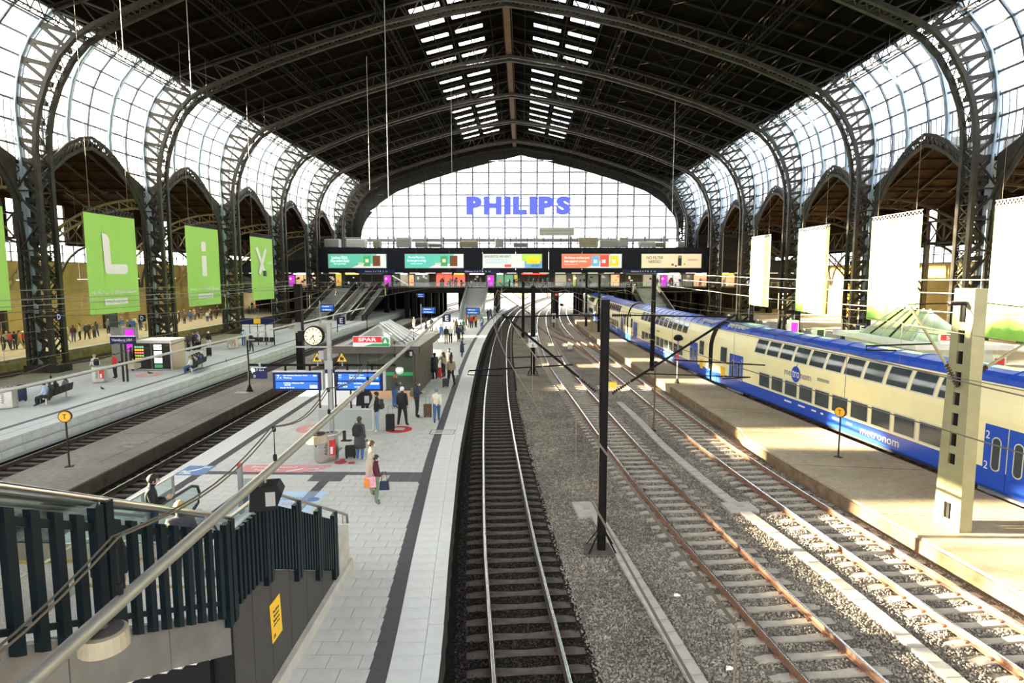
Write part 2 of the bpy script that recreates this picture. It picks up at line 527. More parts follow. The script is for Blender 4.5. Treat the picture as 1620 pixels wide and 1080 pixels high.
def sleeper_mb(mb, c=(0, 0), a=0.0):
    prof = [(-1.3, .13, -.10), (-1.05, .135, -.02), (-.55, .125, -.02), (0, .10, -.05), (.55, .125, -.02), (1.05, .135, -.02), (1.3, .13, -.10)]
    vs, fs = [], []
    ca, sa = math.cos(a), math.sin(a)
    for x, w, z in prof:
        zt = -.17 + (z + .02) * .5
        for dy, zz in ((-w, -.36), (w, -.36), (w * .86, zt), (-w * .86, zt)):
            vs.append((c[0] + x * ca - dy * sa, c[1] + x * sa + dy * ca, zz))
    n = len(prof)
    fs = [(0, 3, 2, 1), (4 * n - 4, 4 * n - 3, 4 * n - 2, 4 * n - 1)]
    for i in range(n - 1):
        for j in range(4): fs.append((4 * i + j, 4 * i + (j + 1) % 4, 4 * i + 4 + (j + 1) % 4, 4 * i + 4 + j))
    return mb.add(vs, fs)
def clip_mb(mb):
    for sx in (-.75, .75):
        for o in (-.115, .115):
            mb.box(sx + o - .035, sx + o + .035, -.05, .05, -.175, -.125)
    return mb
def track(label, path, y0, y1, ymid, smat, side, pitch=.62):
    t = empty('railway_track', (0, 0, 0), label=label, cat='track')
    for o in (-.753, .753): link('rail', rail_mesh(path, o, y0, y1, 90, side, RAILTOP), t)
    sm = sleeper_mb(MB()).mesh('sleeper', smat)
    cm = clip_mb(MB()).mesh('rail_clip', side)
    k0 = math.ceil(y0 / pitch)
    far = MB()
    k = k0
    while k * pitch < y1:
        y = k * pitch + .13
        if y < ymid:
            s = link('sleeper', sm, t, (path(y), y, 0), path.ang(y))
            if y < 24: link('rail_clip', cm, s, kind='stuff')
        else:
            sleeper_mb(far, (path(y), y), path.ang(y))
        k += 1
    far.build('far_sleepers', smat, t, kind='stuff')
    return t
track('dark railway track with shiny rails along the paved platform with the kiosk', T8, 7, 225, 62, SLEEP_D, RAIL_D)
track('rusty siding track on grey ballast, next to the black mast', T2, 5, 225, 62, SLEEP, RUST)
track('rusty siding track running along the sunlit concrete baggage platform', T3, 5, 225, 62, SLEEP, RUST)
track('track under the blue and yellow train', TT, 4, 225, 30, SLEEP, RUST)
track('dark track between the paved platform and the asphalt baggage platform', T7, 14, 225, 62, SLEEP_D, RAIL_D)
track('dark track below the pale block wall of the bench platform', T6, 16, 225, 70, SLEEP_D, RAIL_D)
track('dark track behind the bench platform, before the iron columns', T5, 30, 170, 60, SLEEP_D, RAIL_D)
track('dark track beside the yellow-lit far platform', T4, 40, 170, 60, SLEEP_D, RAIL_D)
# crossover between the two sidings
XO = Path([(58, 7.65), (70, 6.6), (82, 4.4), (95, 3.25)])
x = empty('railway_track', label='rusty crossover rails linking the two sidings far down', cat='track')
for o in (-.75, .75): link('rail', rail_mesh(XO, o, 57, 96, 30, RUST, RUST), x)
mb = MB()
for i in range(14): mb.cbox((T2(66) + 2.3 + i * .02, 66 + i * .3, -.08), .5, .28, .12)
for y in frange(60, 94, 50): sleeper_mb(mb, (XO(y), y), XO.ang(y))
mb.build('far_sleepers', SLEEP, x, kind='stuff')

# cable troughs, lid by lid
def trough(label, path, y0, y1, w=.36):
    t = empty('cable_trough', label=label, cat='cable trough')
    me = MB().box(-w / 2, w / 2, -.24, .24, -.25, -.125).mesh('lid', CONC)
    y = y0
    while y < y1:
        o = link('lid', me, t, (path(y), y, R.uniform(-.008, .008)), path.ang(y) + R.uniform(-.012, .012))
        y += .5
    return t
trough('concrete cable trough lids snaking between the two rusty sidings', Path([(6, 9.2), (12, 8.75), (14.5, 8.55), (17.4, 8.2), (20.8, 7.65), (24.7, 7.15), (29, 6.75), (33, 6.6), (39, 6.2)]), 8, 39)
trough('concrete cable trough lids leading to the black mast foot', Path([(6, 4.3), (9, 3.85), (12, 3.5), (15, 3.15), (18.5, 2.75), (21, 2.4)]), 8, 20.5)
for (x0, y0, w, l, lb) in ((7.65, 20.9, 1.05, .8, 'flat concrete cable pit cover between the rusty sidings'), (2.25, 20.6, .8, 1.3, 'flat concrete cable pit cover behind the black mast')):
    c = MB().box(-w / 2, w / 2, -l / 2, l / 2, -.25, -.10).build('pit_cover', CONC, bevel=.015, loc=(x0, y0, 0), rz=.1, label=lb, cat='pit cover')
    MB().box(-.12, .12, -.1, .1, -.102, -.092).build('lift_plate', GREYM, c)

# ------------------------------------------------------------------ platforms
def prange(y): return PE(y)
plat = empty('platform_paved', kind='structure', label='paved island platform with the kiosk and stairs')
ys = frange(3, 150, 70)
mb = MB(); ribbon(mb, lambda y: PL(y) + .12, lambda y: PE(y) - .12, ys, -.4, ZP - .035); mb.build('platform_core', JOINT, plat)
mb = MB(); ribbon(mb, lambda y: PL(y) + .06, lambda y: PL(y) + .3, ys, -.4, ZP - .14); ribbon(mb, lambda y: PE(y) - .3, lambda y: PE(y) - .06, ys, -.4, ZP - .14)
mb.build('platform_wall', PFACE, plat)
mb = MB()
for y in frange(8, 60, 52): mb.box(PE(y) - .07, PE(y) - .045, y, y + .96, -.3, ZP - .16)
mb.build('wall_block', PFACE, plat, kind='stuff')
def cell(mb, a, b, y0, y1, z0, z1, g=.006):
    return mb.box(a + g, b - g, y0 + g, y1 - g, z0, z1)
ROW = .42
cells = []      # (distance, kind, x0, x1, y0, y1)
j = 0
y = 8.0
while y < 66:
    ym = y + ROW / 2
    e, l = PE(ym), PL(ym)
    if j % 2 == 0:
        for k2 in (0, 1):
            pass
    cells.append(('w', e - .94, e - .33, y, y + ROW)); cells.append(('t', e - 1.28, e - .94, y, y + ROW))
    cells.append(('w', l + .33, l + .94, y, y + ROW)); cells.append(('t', l + .94, l + 1.28, y, y + ROW))
    x0, x1 = l + 1.28, e - 1.28
    xx = -14.0 + (j % 2) * .305
    while xx < x1:
        a, b = max(xx, x0), min(xx + .61, x1)
        if b - a > .05: cells.append(('f', a, b, y, y + ROW))
        xx += .61
    y += ROW; j += 1
y = 8.0
while y < 66:
    e, l = PE(y + .5), PL(y + .5)
    cells.append(('e', e - .33, e, y, y + 1.0)); cells.append(('e', l, l + .33, y, y + 1.0))
    y += 1.0
def inside_stairs(c): return -10.9 < (c[1] + c[2]) / 2 < -4.45 and c[3] < 14.0
cells = [c for c in cells if not inside_stairs(c)]
def dist(c): return math.hypot((c[1] + c[2]) / 2, c[3]) + (100 if c[3] < 9.2 or (c[1] < -5 and c[3] < 14) else 0)
cells.sort(key=dist)
smat = {'f': PAVE, 'w': PAVE_E, 't': TACT, 'e': PAVE_E}
nm = {'f': 'paving_slab', 'w': 'edge_slab', 't': 'tactile_slab', 'e': 'kerb_stone'}
rest = {k: MB() for k in smat}
cache = {}
cnt = {k: 0 for k in smat}
lim = {'f': 300, 'w': 90, 't': 90, 'e': 60}
def side_ang(c):
    return PE.ang(c[3]) if c[1] > -8 else T7.ang(c[3])
def slab(mb, c, kind):
    w, d = c[2] - c[1], c[4] - c[3]
    cx, cyy = (c[1] + c[2]) / 2, (c[3] + c[4]) / 2
    if kind == 't':
        mb.box(cx - w / 2 + .004, cx + w / 2 - .004, cyy - d / 2 + .004, cyy + d / 2 - .004, ZP - .05, ZP - .004)
        n = 6
        for i in range(n):
            u = cx - w / 2 + (i + .5) * w / n
            mb.box(u - w / n * .28, u + w / n * .28, cyy - d / 2 + .006, cyy + d / 2 - .006, ZP - .006, ZP + .003)
    else:
        g = .005
        mb.box(cx - w / 2 + g, cx + w / 2 - g, cyy - d / 2 + g, cyy + d / 2 - g, ZP - .06, ZP)
for c in cells:
    k = c[0]
    w, d = round(c[2] - c[1], 3), round(c[4] - c[3], 3)
    if cnt[k] < lim[k]:
        cnt[k] += 1
        if (k, w, d) not in cache:
            m0 = MB(); slab(m0, (k, -w / 2, w / 2, -d / 2, d / 2), k)
            cache[(k, w, d)] = m0.mesh(nm[k], smat[k])
        link(nm[k], cache[(k, w, d)], plat, ((c[1] + c[2]) / 2, (c[3] + c[4]) / 2, R.uniform(-.0015, .0015)), 0 if k == 'f' else side_ang(c))
    else:
        n0 = len(rest[k].v)
        slab(rest[k], c, k)
        if k != 'f':
            a, cx, cyy = side_ang(c), (c[1] + c[2]) / 2, (c[3] + c[4]) / 2
            ca, sa = math.cos(a), math.sin(a)
            rest[k].v[n0:] = [(cx + (p[0] - cx) * ca - (p[1] - cyy) * sa, cyy + (p[0] - cx) * sa + (p[1] - cyy) * ca, p[2]) for p in rest[k].v[n0:]]
for k in rest: rest[k].build('far_' + nm[k] + 's', smat[k], plat, kind='stuff')
mb = MB(); ribbon(mb, PL, lambda y: PE(y), frange(66, 150, 40), ZP - .14, ZP)
mb.build('far_paving', PAVE_E, plat)
mb = MB(); ribbon(mb, lambda y: PE(y) - 1.28, lambda y: PE(y) - .94, frange(66, 150, 40), ZP - .01, ZP + .006)
ribbon(mb, lambda y: PL(y) + .94, lambda y: PL(y) + 1.28, frange(66, 150, 40), ZP - .01, ZP + .006)
mb.build('far_tactile_strip', TACT, plat)
# dark guide strips crossing the platform
def strip(x0, x1, y0, y1, nx, ny, mat=DARKSLAB):
    for i in range(nx):
        for q in range(ny):
            a, b = x0 + (x1 - x0) * i / nx, x0 + (x1 - x0) * (i + 1) / nx
            c, d = y0 + (y1 - y0) * q / ny, y0 + (y1 - y0) * (q + 1) / ny
            cell(MB(), a, b, c, d, ZP - .01, ZP + .006, .004).build('guide_slab', mat, plat)
strip(-11.55, PE(21.6) - 1.28, 21.45, 21.78, 24, 1)
strip(-7.55, -6.35, 20.75, 21.45, 3, 2); strip(PE(21) - 2.45, PE(21) - 1.28, 20.75, 21.45, 3, 2)
for i in range(11):
    m0 = MB(); slab(m0, ('t', -7.12, -6.77, 16.13 + i * .42, 16.55 + i * .42), 't')
    m0.build('tactile_slab', TACT, plat, loc=(0, 0, .006))
mb = MB()
for y0_ in (24.4, 30, 38, 45): mb.box(-8.3, -8.27, y0_, y0_ + 4, ZP - .02, ZP + .002)
mb.build('drain_slot', BLACK, plat)

# bench platform on the left
platb = empty('platform_bench', kind='structure', label='pale platform with benches beyond the asphalt strip')
ys = frange(14, 150, 60)
BE = T6.off(-1.65)
mb = MB(); ribbon(mb, lambda y: -31.6, lambda y: BE(y) - .02, ys, -.4, ZP); mb.build('platform_core', M('pale_grey_paving', (0.53, 0.545, 0.545), .75, 0, .06, 2, .05, 40, var2=.08, scale2=.3), platb)
mb = MB(); ribbon(mb, lambda y: BE(y) - 1.75, lambda y: BE(y) - 1.45, ys, ZP - .01, ZP + .006); mb.build('tactile_strip', DARKSLAB, platb)
mb = MB(); ribbon(mb, lambda y: BE(y) - .75, lambda y: BE(y) - .72, ys, ZP - .01, ZP + .004); mb.build('edge_joint', JOINT, platb)
mb = MB(); ribbon(mb, lambda y: BE(y) - .14, lambda y: BE(y) + .03, ys, ZP - .10, ZP + .003); mb.build('edge_coping', PFACE_L, platb)
y = 16.0
me1 = MB().box(0, .08, .006, 1.19, -.02, .30).mesh('wall_block', PFACE_L)
me2 = MB().box(0, .13, .006, 1.19, .375, .655).mesh('wall_block', PFACE_L)
while y < 100:
    for me_ in (me1, me2): link('wall_block', me_, platb, (BE(y) - .03 + (.10 if me_ is me1 else 0), y, 0), T6.ang(y))
    y += 1.2
# asphalt baggage strip on the left
bag = empty('platform_asphalt', kind='structure', label='low worn asphalt baggage platform between two tracks')
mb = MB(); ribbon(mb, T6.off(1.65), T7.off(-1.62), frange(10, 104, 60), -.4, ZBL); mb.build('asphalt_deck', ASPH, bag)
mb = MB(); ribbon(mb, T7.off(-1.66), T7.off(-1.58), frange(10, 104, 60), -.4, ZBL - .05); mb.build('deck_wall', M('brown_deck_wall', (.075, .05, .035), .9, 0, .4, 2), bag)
mb = MB()
for a, b, w in (((-17.2, 24), (-16.5, 60), .02), ((-19, 30), (-18.6, 70), .02), ((-19.2, 28.4), (-16.5, 28.7), .015), ((-19.2, 40), (-17, 41.4), .015), ((-18.4, 44), (-17.1, 47), .015)):
    mb.bar((*a, ZBL + .001), (*b, ZBL + .001), w, .006)
mb.build('tar_seam', PFACE, bag)
for px, py, lb, sx in ((203, 706, 'oval manhole cover in the asphalt strip beyond the stairs', 1), (383, 621, 'rectangular cover plate by the lamp post foot on the asphalt strip', 0)):
    p = gp(px, py, ZBL)
    if sx:
        o = MB().lathe([(.46, -.02), (.46, .012), (.40, .012), (.40, .008), (0.05, .008)], (0, 0, 0), 28, 1.25, .8).build('manhole_cover', ASPH, loc=p, label=lb, cat='manhole cover')
        MB().box(-.2, .2, -.03, .03, .005, .014).build('grip', GREYM, o)
    else:
        o = MB().box(-.5, .5, -.35, .35, -.02, .012).build('manhole_cover', ASPH, loc=p, label=lb, cat='manhole cover')
        MB().box(-.42, .42, -.28, .28, .01, .018).build('inlay', GREYM, o)
# sunlit baggage platform on the right, with its recesses
bagr = empty('platform_concrete', kind='structure', label='low concrete baggage platform in front of the train')
def BRL(y):
    return T3(y) + 1.5 + (.0 if y < 30 else (.35 if y < 43 else .15))
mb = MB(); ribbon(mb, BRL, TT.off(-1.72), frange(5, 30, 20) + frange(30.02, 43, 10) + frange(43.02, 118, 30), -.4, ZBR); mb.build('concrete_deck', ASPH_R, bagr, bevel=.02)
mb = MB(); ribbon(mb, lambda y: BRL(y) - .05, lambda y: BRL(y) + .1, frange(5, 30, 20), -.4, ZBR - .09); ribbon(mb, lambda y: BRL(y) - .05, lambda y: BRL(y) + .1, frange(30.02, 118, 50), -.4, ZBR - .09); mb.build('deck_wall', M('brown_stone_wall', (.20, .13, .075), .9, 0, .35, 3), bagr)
mb = MB()
for y0_ in (9.5, 14.4, 19.2, 24.3, 29.5, 35, 41): mb.bar((T3(y0_) + 1.5, y0_, ZBR + .001), (TT(y0_) - 1.75, y0_ - .6, ZBR + .001), .02, .006)
mb.build('deck_seam', PFACE, bagr)
# platforms beyond the train and beyond the columns
pr = empty('platform_beyond_train', kind='structure', label='platform beyond the train')
mb = MB(); ribbon(mb, TT.off(1.65), lambda y: 30.6, frange(5, 150, 40), -.4, ZP); mb.build('platform_core', PAVE, pr)
pl = empty('platform_far_side', kind='structure', label='yellow lit platform along the outer wall')
mb = MB(); ribbon(mb, lambda y: -59, lambda y: -43.6, frange(20, 150, 10), -.4, ZP); mb.build('platform_core', M('yellowish_paving', (.50, .44, .30), .8, 0, .15, 2), pl)
mb = MB(); mb.box(-43.75, -43.5, 20, 150, -.4, ZP - .08); mb.build('platform_wall', M('ochre_wall', (.22, .17, .07), .9, 0, .4, 1.5), pl)
mb = MB(); mb.box(-44.0, -43.5, 20, 150, ZP - .02, ZP + .01); mb.build('edge_coping', PAVE_E, pl)
mb = MB(); mb.box(-39.2, -35.3, 20, 150, -.4, .14); mb.build('column_strip', ASPH, pl)
pf = empty('platform_outer', kind='structure', label='platform along the outer wall behind the train')
mb = MB(); mb.box(37.5, 56, 5, 150, -.4, ZP); mb.build('platform_core', PAVE, pf)
mb = MB(); mb.box(31.6, 36.0, 5, 150, -.4, .14); mb.build('column_strip', ASPH_R, pf)

# ------------------------------------------------------------------ hall: arches
P_IN = [(35.7, .1), (35.7, 9), (35.7, 17.5), (35.55, 19), (35.2, 20.6), (34.4, 22.6), (33.3, 24.4), (32, 25.7), (30.4, 26.6), (28.7, 27.3), (24, 29.2), (18, 31.1), (12, 32.8), (6, 34.1), (0, 35.0)]
P_OUT = [(37.6, .1), (37.6, 9), (37.6, 17.0), (37.7, 19), (37.7, 20.8), (37.4, 22.7), (36.9, 24.5), (36.1, 26), (35.1, 27.15), (34.1, 28.0)]
P_TOP = [(34.1, 28.0), (28, 29.9), (24, 31.1), (18, 32.8), (12, 34.5), (6, 36.0), (0, 37.4)]
def resample(P, step):
    out = [P[0]]
    for a, b in zip(P[:-1], P[1:]):
        L = math.hypot(b[0] - a[0], b[1] - a[1]); n = max(1, round(L / step))
        for i in range(1, n + 1): out.append((a[0] + (b[0] - a[0]) * i / n, a[1] + (b[1] - a[1]) * i / n))
    return out
def at_len(P, t):
    L = [0]
    for a, b in zip(P[:-1], P[1:]): L.append(L[-1] + math.hypot(b[0] - a[0], b[1] - a[1]))
    s = t * L[-1]
    for i in range(len(P) - 1):
        if s <= L[i + 1] + 1e-9:
            u = (s - L[i]) / max(1e-9, L[i + 1] - L[i])
            return (P[i][0] + (P[i + 1][0] - P[i][0]) * u, P[i][1] + (P[i + 1][1] - P[i][1]) * u)
    return P[-1]
HW = .68
def arch_half(sd):
    """meshes of one half arch, origin on the hall axis at the arch plane"""
    X = lambda d: sd * d
    out = []
    rib, lac, web = MB(), MB(), MB()
    for dy in (-HW, HW):
        rib.sweep([(X(d), dy, z) for d, z in P_IN], .32, .36, up=(0, 1, 0))
    inn = [p for p in resample(P_IN, 1.1)]
    for i, (p, q) in enumerate(zip(inn[:-1], inn[1:])):
        a = (X(p[0]), -HW, p[1]); b = (X(q[0]), HW, q[1])
        lac.bar(a, b, .07, .05); lac.bar((X(p[0]), HW, p[1]), (X(q[0]), -HW, q[1]), .07, .05)
        lac.bar((X(p[0]), -HW, p[1]), (X(p[0]), HW, p[1]), .08, .06)
    outb = MB()
    outb.sweep([(X(d), 0, z) for d, z in P_OUT], 1.0, .14, up=(0, 1, 0))
    outb.sweep([(X(d - .26), 0, z) for d, z in P_OUT], .16, .5, up=(0, 1, 0))
    top = MB()
    top.sweep([(X(d), 0, z) for d, z in P_TOP], .5, .16, up=(0, 1, 0))
    # web between inner and outer chord
    nb = 19
    A = [at_len(P_IN[:9], i / nb) for i in range(nb + 1)]
    B = [at_len(P_OUT, i / nb) for i in range(nb + 1)]
    for i in range(nb):
        web.bar((X(A[i][0]), 0, A[i][1]), (X(B[i][0]), 0, B[i][1]), .34, .26, up=(0, 1, 0))
        web.bar((X(A[i][0]), 0, A[i][1]), (X(B[i + 1][0]), 0, B[i + 1][1]), .28, .22, up=(0, 1, 0))
    C = [at_len(P_IN[8:], i / 16) for i in range(17)]
    D = [at_len(P_TOP, i / 16) for i in range(17)]
    for i in range(16):
        web.bar((X(C[i][0]), 0, C[i][1]), (X(D[i][0]), 0, D[i][1]), .12, .12, up=(0, 1, 0))
        web.bar((X(C[i][0]), 0, C[i][1]), (X(D[i + 1][0]), 0, D[i + 1][1]), .10, .10, up=(0, 1, 0))
    # lower column legs
    col = MB()
    for d in (37.6,):
        for dy in (-HW, HW): col.box(min(X(d - .14), X(d + .14)), max(X(d - .14), X(d + .14)), dy - .13, dy + .13, .1, 17)
    for k in range(7):
        z = .6 + k * 2.3
        for dy in (-HW, HW):
            p_, q_ = ((35.7, z), (37.6, z + 2.3)) if k % 2 else ((37.6, z), (35.7, z + 2.3))
            col.bar((X(p_[0]), dy, p_[1]), (X(q_[0]), dy, q_[1]), .16, .10)
            col.bar((X(35.7), dy, z), (X(37.6), dy, z), .16, .12)
        for h_ in (0, 1.15):
            col.bar((X(37.6), -HW, z + h_), (X(37.6), HW, z + h_ + 1.15), .08, .06); col.bar((X(37.6), HW, z + h_), (X(37.6), -HW, z + h_ + 1.15), .08, .06)
    col.box(min(X(35.3), X(38.0)), max(X(35.3), X(38.0)), -.85, .85, -.1, .75)
    return [('rib_chord', rib, STEEL_ARCH), ('rib_lacing', lac, STEEL_ARCH), ('outer_chord', outb, STEEL_B), ('top_chord', top, STEEL_ARCH), ('web_lattice', web, STEEL_ARCH), ('column_lattice', col, STEEL_ARCH)]
proto = empty('arch_column', (AX, BAYS[2], 0), kind='structure', label='riveted lattice arch of the train hall')
for sd in (-1, 1):
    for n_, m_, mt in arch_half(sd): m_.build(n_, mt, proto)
for yb in BAYS[1:]:
    if yb == BAYS[2]: continue
    c = copy_tree(proto); c.location.y = yb
c = copy_tree(proto); c.location.y = YEND - .6

# ------------------------------------------------------------------ hall: roof
ceil = empty('ceiling', (AX, 0, 0), kind='structure', label='dark boarded roof with skylight strips')
def ztop(d):
    return float(np.interp(abs(d), [p[0] for p in P_TOP[::-1]], [p[1] for p in P_TOP[::-1]]))
Y0R = -4.0
bands = [(0, 3.0), (3.0, 6.2), (6.2, 7.0), (7.0, 10.2), (10.2, 18), (18, 26), (26, 34.6)]
for sd in (-1, 1):
    for bi, (a, b) in enumerate(bands):
        mb = MB()
        if bi in (1, 3):
            y = Y0R
            k = 0
            while y < YEND:
                # solid part then opening
                for (u, v, hole) in ((0, 2.35, 0), (2.35, 3.45, 1), (3.45, 4.025, 0)):
                    if y + u >= YEND: continue
                    if hole and y > 30 and y < 128:
                        za, zb = ztop(a) + .25, ztop(b) + .25
                        p = MB().add([(sd * a, y + u, za), (sd * b, y + u, zb), (sd * b, y + v, zb), (sd * a, y + v, za)], [(0, 1, 2, 3)])
                        p.build('skylight_pane', SKYL, ceil)
                        continue
                    za, zb = ztop(a) + .22, ztop(b) + .22
                    y1_ = min(y + v, YEND)
                    mb.add([(sd * a, y + u, za), (sd * b, y + u, zb), (sd * b, y1_, zb), (sd * a, y1_, za), (sd * a, y + u, za + .15), (sd * b, y + u, zb + .15), (sd * b, y1_, zb + .15), (sd * a, y1_, za + .15)],
                           [(0, 3, 2, 1), (4, 5, 6, 7), (0, 1, 5, 4), (1, 2, 6, 5), (2, 3, 7, 6), (3, 0, 4, 7)])
                y += 4.025
        else:
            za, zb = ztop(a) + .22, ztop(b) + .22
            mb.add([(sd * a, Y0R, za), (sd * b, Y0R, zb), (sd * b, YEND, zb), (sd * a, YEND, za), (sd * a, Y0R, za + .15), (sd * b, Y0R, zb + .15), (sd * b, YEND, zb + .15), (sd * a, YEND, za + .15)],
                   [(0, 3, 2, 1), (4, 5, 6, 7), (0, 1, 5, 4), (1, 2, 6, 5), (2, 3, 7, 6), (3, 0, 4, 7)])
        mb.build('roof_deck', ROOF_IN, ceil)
# rafters between the arches and short purlins
raf = MB()
for sd in (-1, 1):
    raf.sweep([(sd * d, 0, z - .02) for d, z in P_TOP], .16, .28, up=(0, 1, 0))
rme = raf.mesh('rafter', RAFTER)
y = 36.4
ylist = []
while y < YEND - 2:
    ylist.append(y); y += 4.025
for y in ylist: link('rafter', rme, ceil, (0, y, 0))
pur = MB()
for sd in (-1, 1):
    for d in (2, 4.6, 6.6, 8.6, 10.4, 14, 16, 20, 22, 26, 28, 30, 32):
        pur.bar((sd * d, 28, ztop(d) + .05), (sd * d, YEND, ztop(d) + .05), .10, .16)
pur.build('purlin', RAFTER, ceil, kind='stuff')
def lat_purlin(sd, d, zt, zb, w, name, mat, step=1.34):
    mb = MB()
    x = sd * d
    for z in (zt, zb):
        for o in (-w / 2, w / 2): mb.bar((x + o, 26, z), (x + o, YEND, z), .09, .10)
    y = 26.0
    while y < YEND - step:
        mb.bar((x, y, zb), (x, y + step / 2, zt), .07, .06); mb.bar((x, y + step / 2, zt), (x, y + step, zb), .07, .06)
        mb.bar((x - w / 2, y, zb), (x + w / 2, y + step / 2, zb), .05, .05); mb.bar((x + w / 2, y + step / 2, zb), (x - w / 2, y + step, zb), .05, .05)
        y += step
    return mb.build(name, mat, ceil)
for sd in (-1, 1):
    lat_purlin(sd, 33.9, 28.2, 27.0, .7, 'eave_truss', STEEL_ARCH)
    lat_purlin(sd, 23.7, 31.0, 29.6, .5, 'lattice_purlin', RAFTER)
    lat_purlin(sd, 12.2, 34.2, 33.0, .5, 'lattice_purlin', RAFTER)
lat_purlin(1, 0, 37.2, 35.4, .9, 'ridge_truss', RAFTER)
mb = MB(); mb.box(-.35, .35, 26, YEND, 35.15, 35.3)
for o in (-.5, .5): mb.bar((o, 26, 36.2), (o, YEND, 36.2), .05, .05)
mb.build('ridge_walkway', M('rusty_walkway', (.10, .045, .02), .8, 0, .3, 3), ceil)
# diagonal wind bracing under the roof
mb = MB()
for yb in BAYS[2:-1]:
    for sd in (-1, 1):
        for (d0, d1) in ((0.5, 12), (12, 23.7)):
            mb.tube([(sd * d0, yb, ztop(d0) - .9), (sd * d1, yb + 16.1, ztop(d1) - .9)], .03, 5)
            mb.tube([(sd * d1, yb, ztop(d1) - .9), (sd * d0, yb + 16.1, ztop(d0) - .9)], .03, 5)
mb.build('wind_brace', RAFTER, ceil)

# ------------------------------------------------------------------ hall: side glazing, aisle arches and roofs
def arch_z(u):
    """underside of the pointed aisle arch, u = distance from mid-bay"""
    return float(np.interp(abs(u), [0, 1.5, 3.2, 5.0, 6.4, 7.2, 7.6], [19.3, 18.9, 18.0, 16.6, 14.9, 13.2, 9.5]))
def roof_z(u): return 20.1 - abs(u) * .42
NZ = [14.0, 16.2, 18.0, 19.8, 21.4, 23.0, 24.6, 26.0, 27.2, 28.0]
def xg(z):
    return float(np.interp(z, [p[1] for p in P_OUT[1:]], [p[0] for p in P_OUT[1:]]))
UY = [-8.05 + 16.1 * i / 6 for i in range(7)]
def make_bay(sd, yb, n):
    """glazing of one bay; yb is its middle"""
    w = empty('window_%d' % n, (AX, yb, 0), kind='structure', label='curved side glazing of one hall bay')
    for i in range(6):
        u0, u1 = UY[i] + .05, UY[i + 1] - .05
        for k in range(len(NZ) - 1):
            z0, z1 = NZ[k] + .03, NZ[k + 1] - .03
            la, lb = roof_z(u0), roof_z(u1)
            if z1 < min(la, lb): continue
            za, zb = max(z0, min(la, z1)), max(z0, min(lb, z1))
            P = [(sd * xg(za), u0, za), (sd * xg(zb), u1, zb), (sd * xg(z1), u1, z1), (sd * xg(z1), u0, z1)]
            MB().add(P, [(0, 1, 2, 3)]).build('pane', GLASS, w)
    for i in (2, 4):
        m0 = MB()
        pts = [(sd * d, UY[i], z) for d, z in P_OUT if z > roof_z(UY[i])]
        pts = [(sd * xg(roof_z(UY[i])), UY[i], roof_z(UY[i]))] + pts
        m0.sweep([(p[0] - sd * .12, p[1], p[2]) for p in pts], .66, .12, up=(0, 1, 0))
        m0.sweep([(p[0] - sd * .28, p[1], p[2]) for p in pts], .14, .42, up=(0, 1, 0))
        m0.build('glazing_rib', STEEL_B, w)
    for i in (1, 3, 5):
        pts = [(sd * xg(roof_z(UY[i])), UY[i], roof_z(UY[i]))] + [(sd * d, UY[i], z) for d, z in P_OUT if z > roof_z(UY[i])]
        MB().sweep(pts, .24, .18, up=(0, 1, 0)).build('glazing_bar', MULL, w)
    for z in NZ[1:]:
        umax = 8.05
        if z < roof_z(0):
            u = (20.1 - z) / .42
            if u < 8: 
                for s2 in (-1, 1): MB().bar((sd * (xg(z) - .03), s2 * u, z), (sd * (xg(z) - .03), s2 * 8.05, z), .13, .15).build('glazing_bar', MULL, w)
            continue
        MB().bar((sd * (xg(z) - .03), -8.05, z), (sd * (xg(z) - .03), 8.05, z), .13, .15).build('glazing_bar', MULL, w)
    thin = MB()
    for q in range(24):
        u = -8.05 + 16.1 * (q + .5) / 24
        for a, b in ((18.0, 19.8), (16.2, 18.0), (19.8, 21.4)):
            if b < roof_z(u): continue
            a2 = max(a, roof_z(u))
            thin.bar((sd * (xg(a2) - .02), u, a2), (sd * (xg(b) - .02), u, b), .07, .05, up=(0, 1, 0))
    thin.build('thin_bars', MULL, w, kind='stuff')
    return w
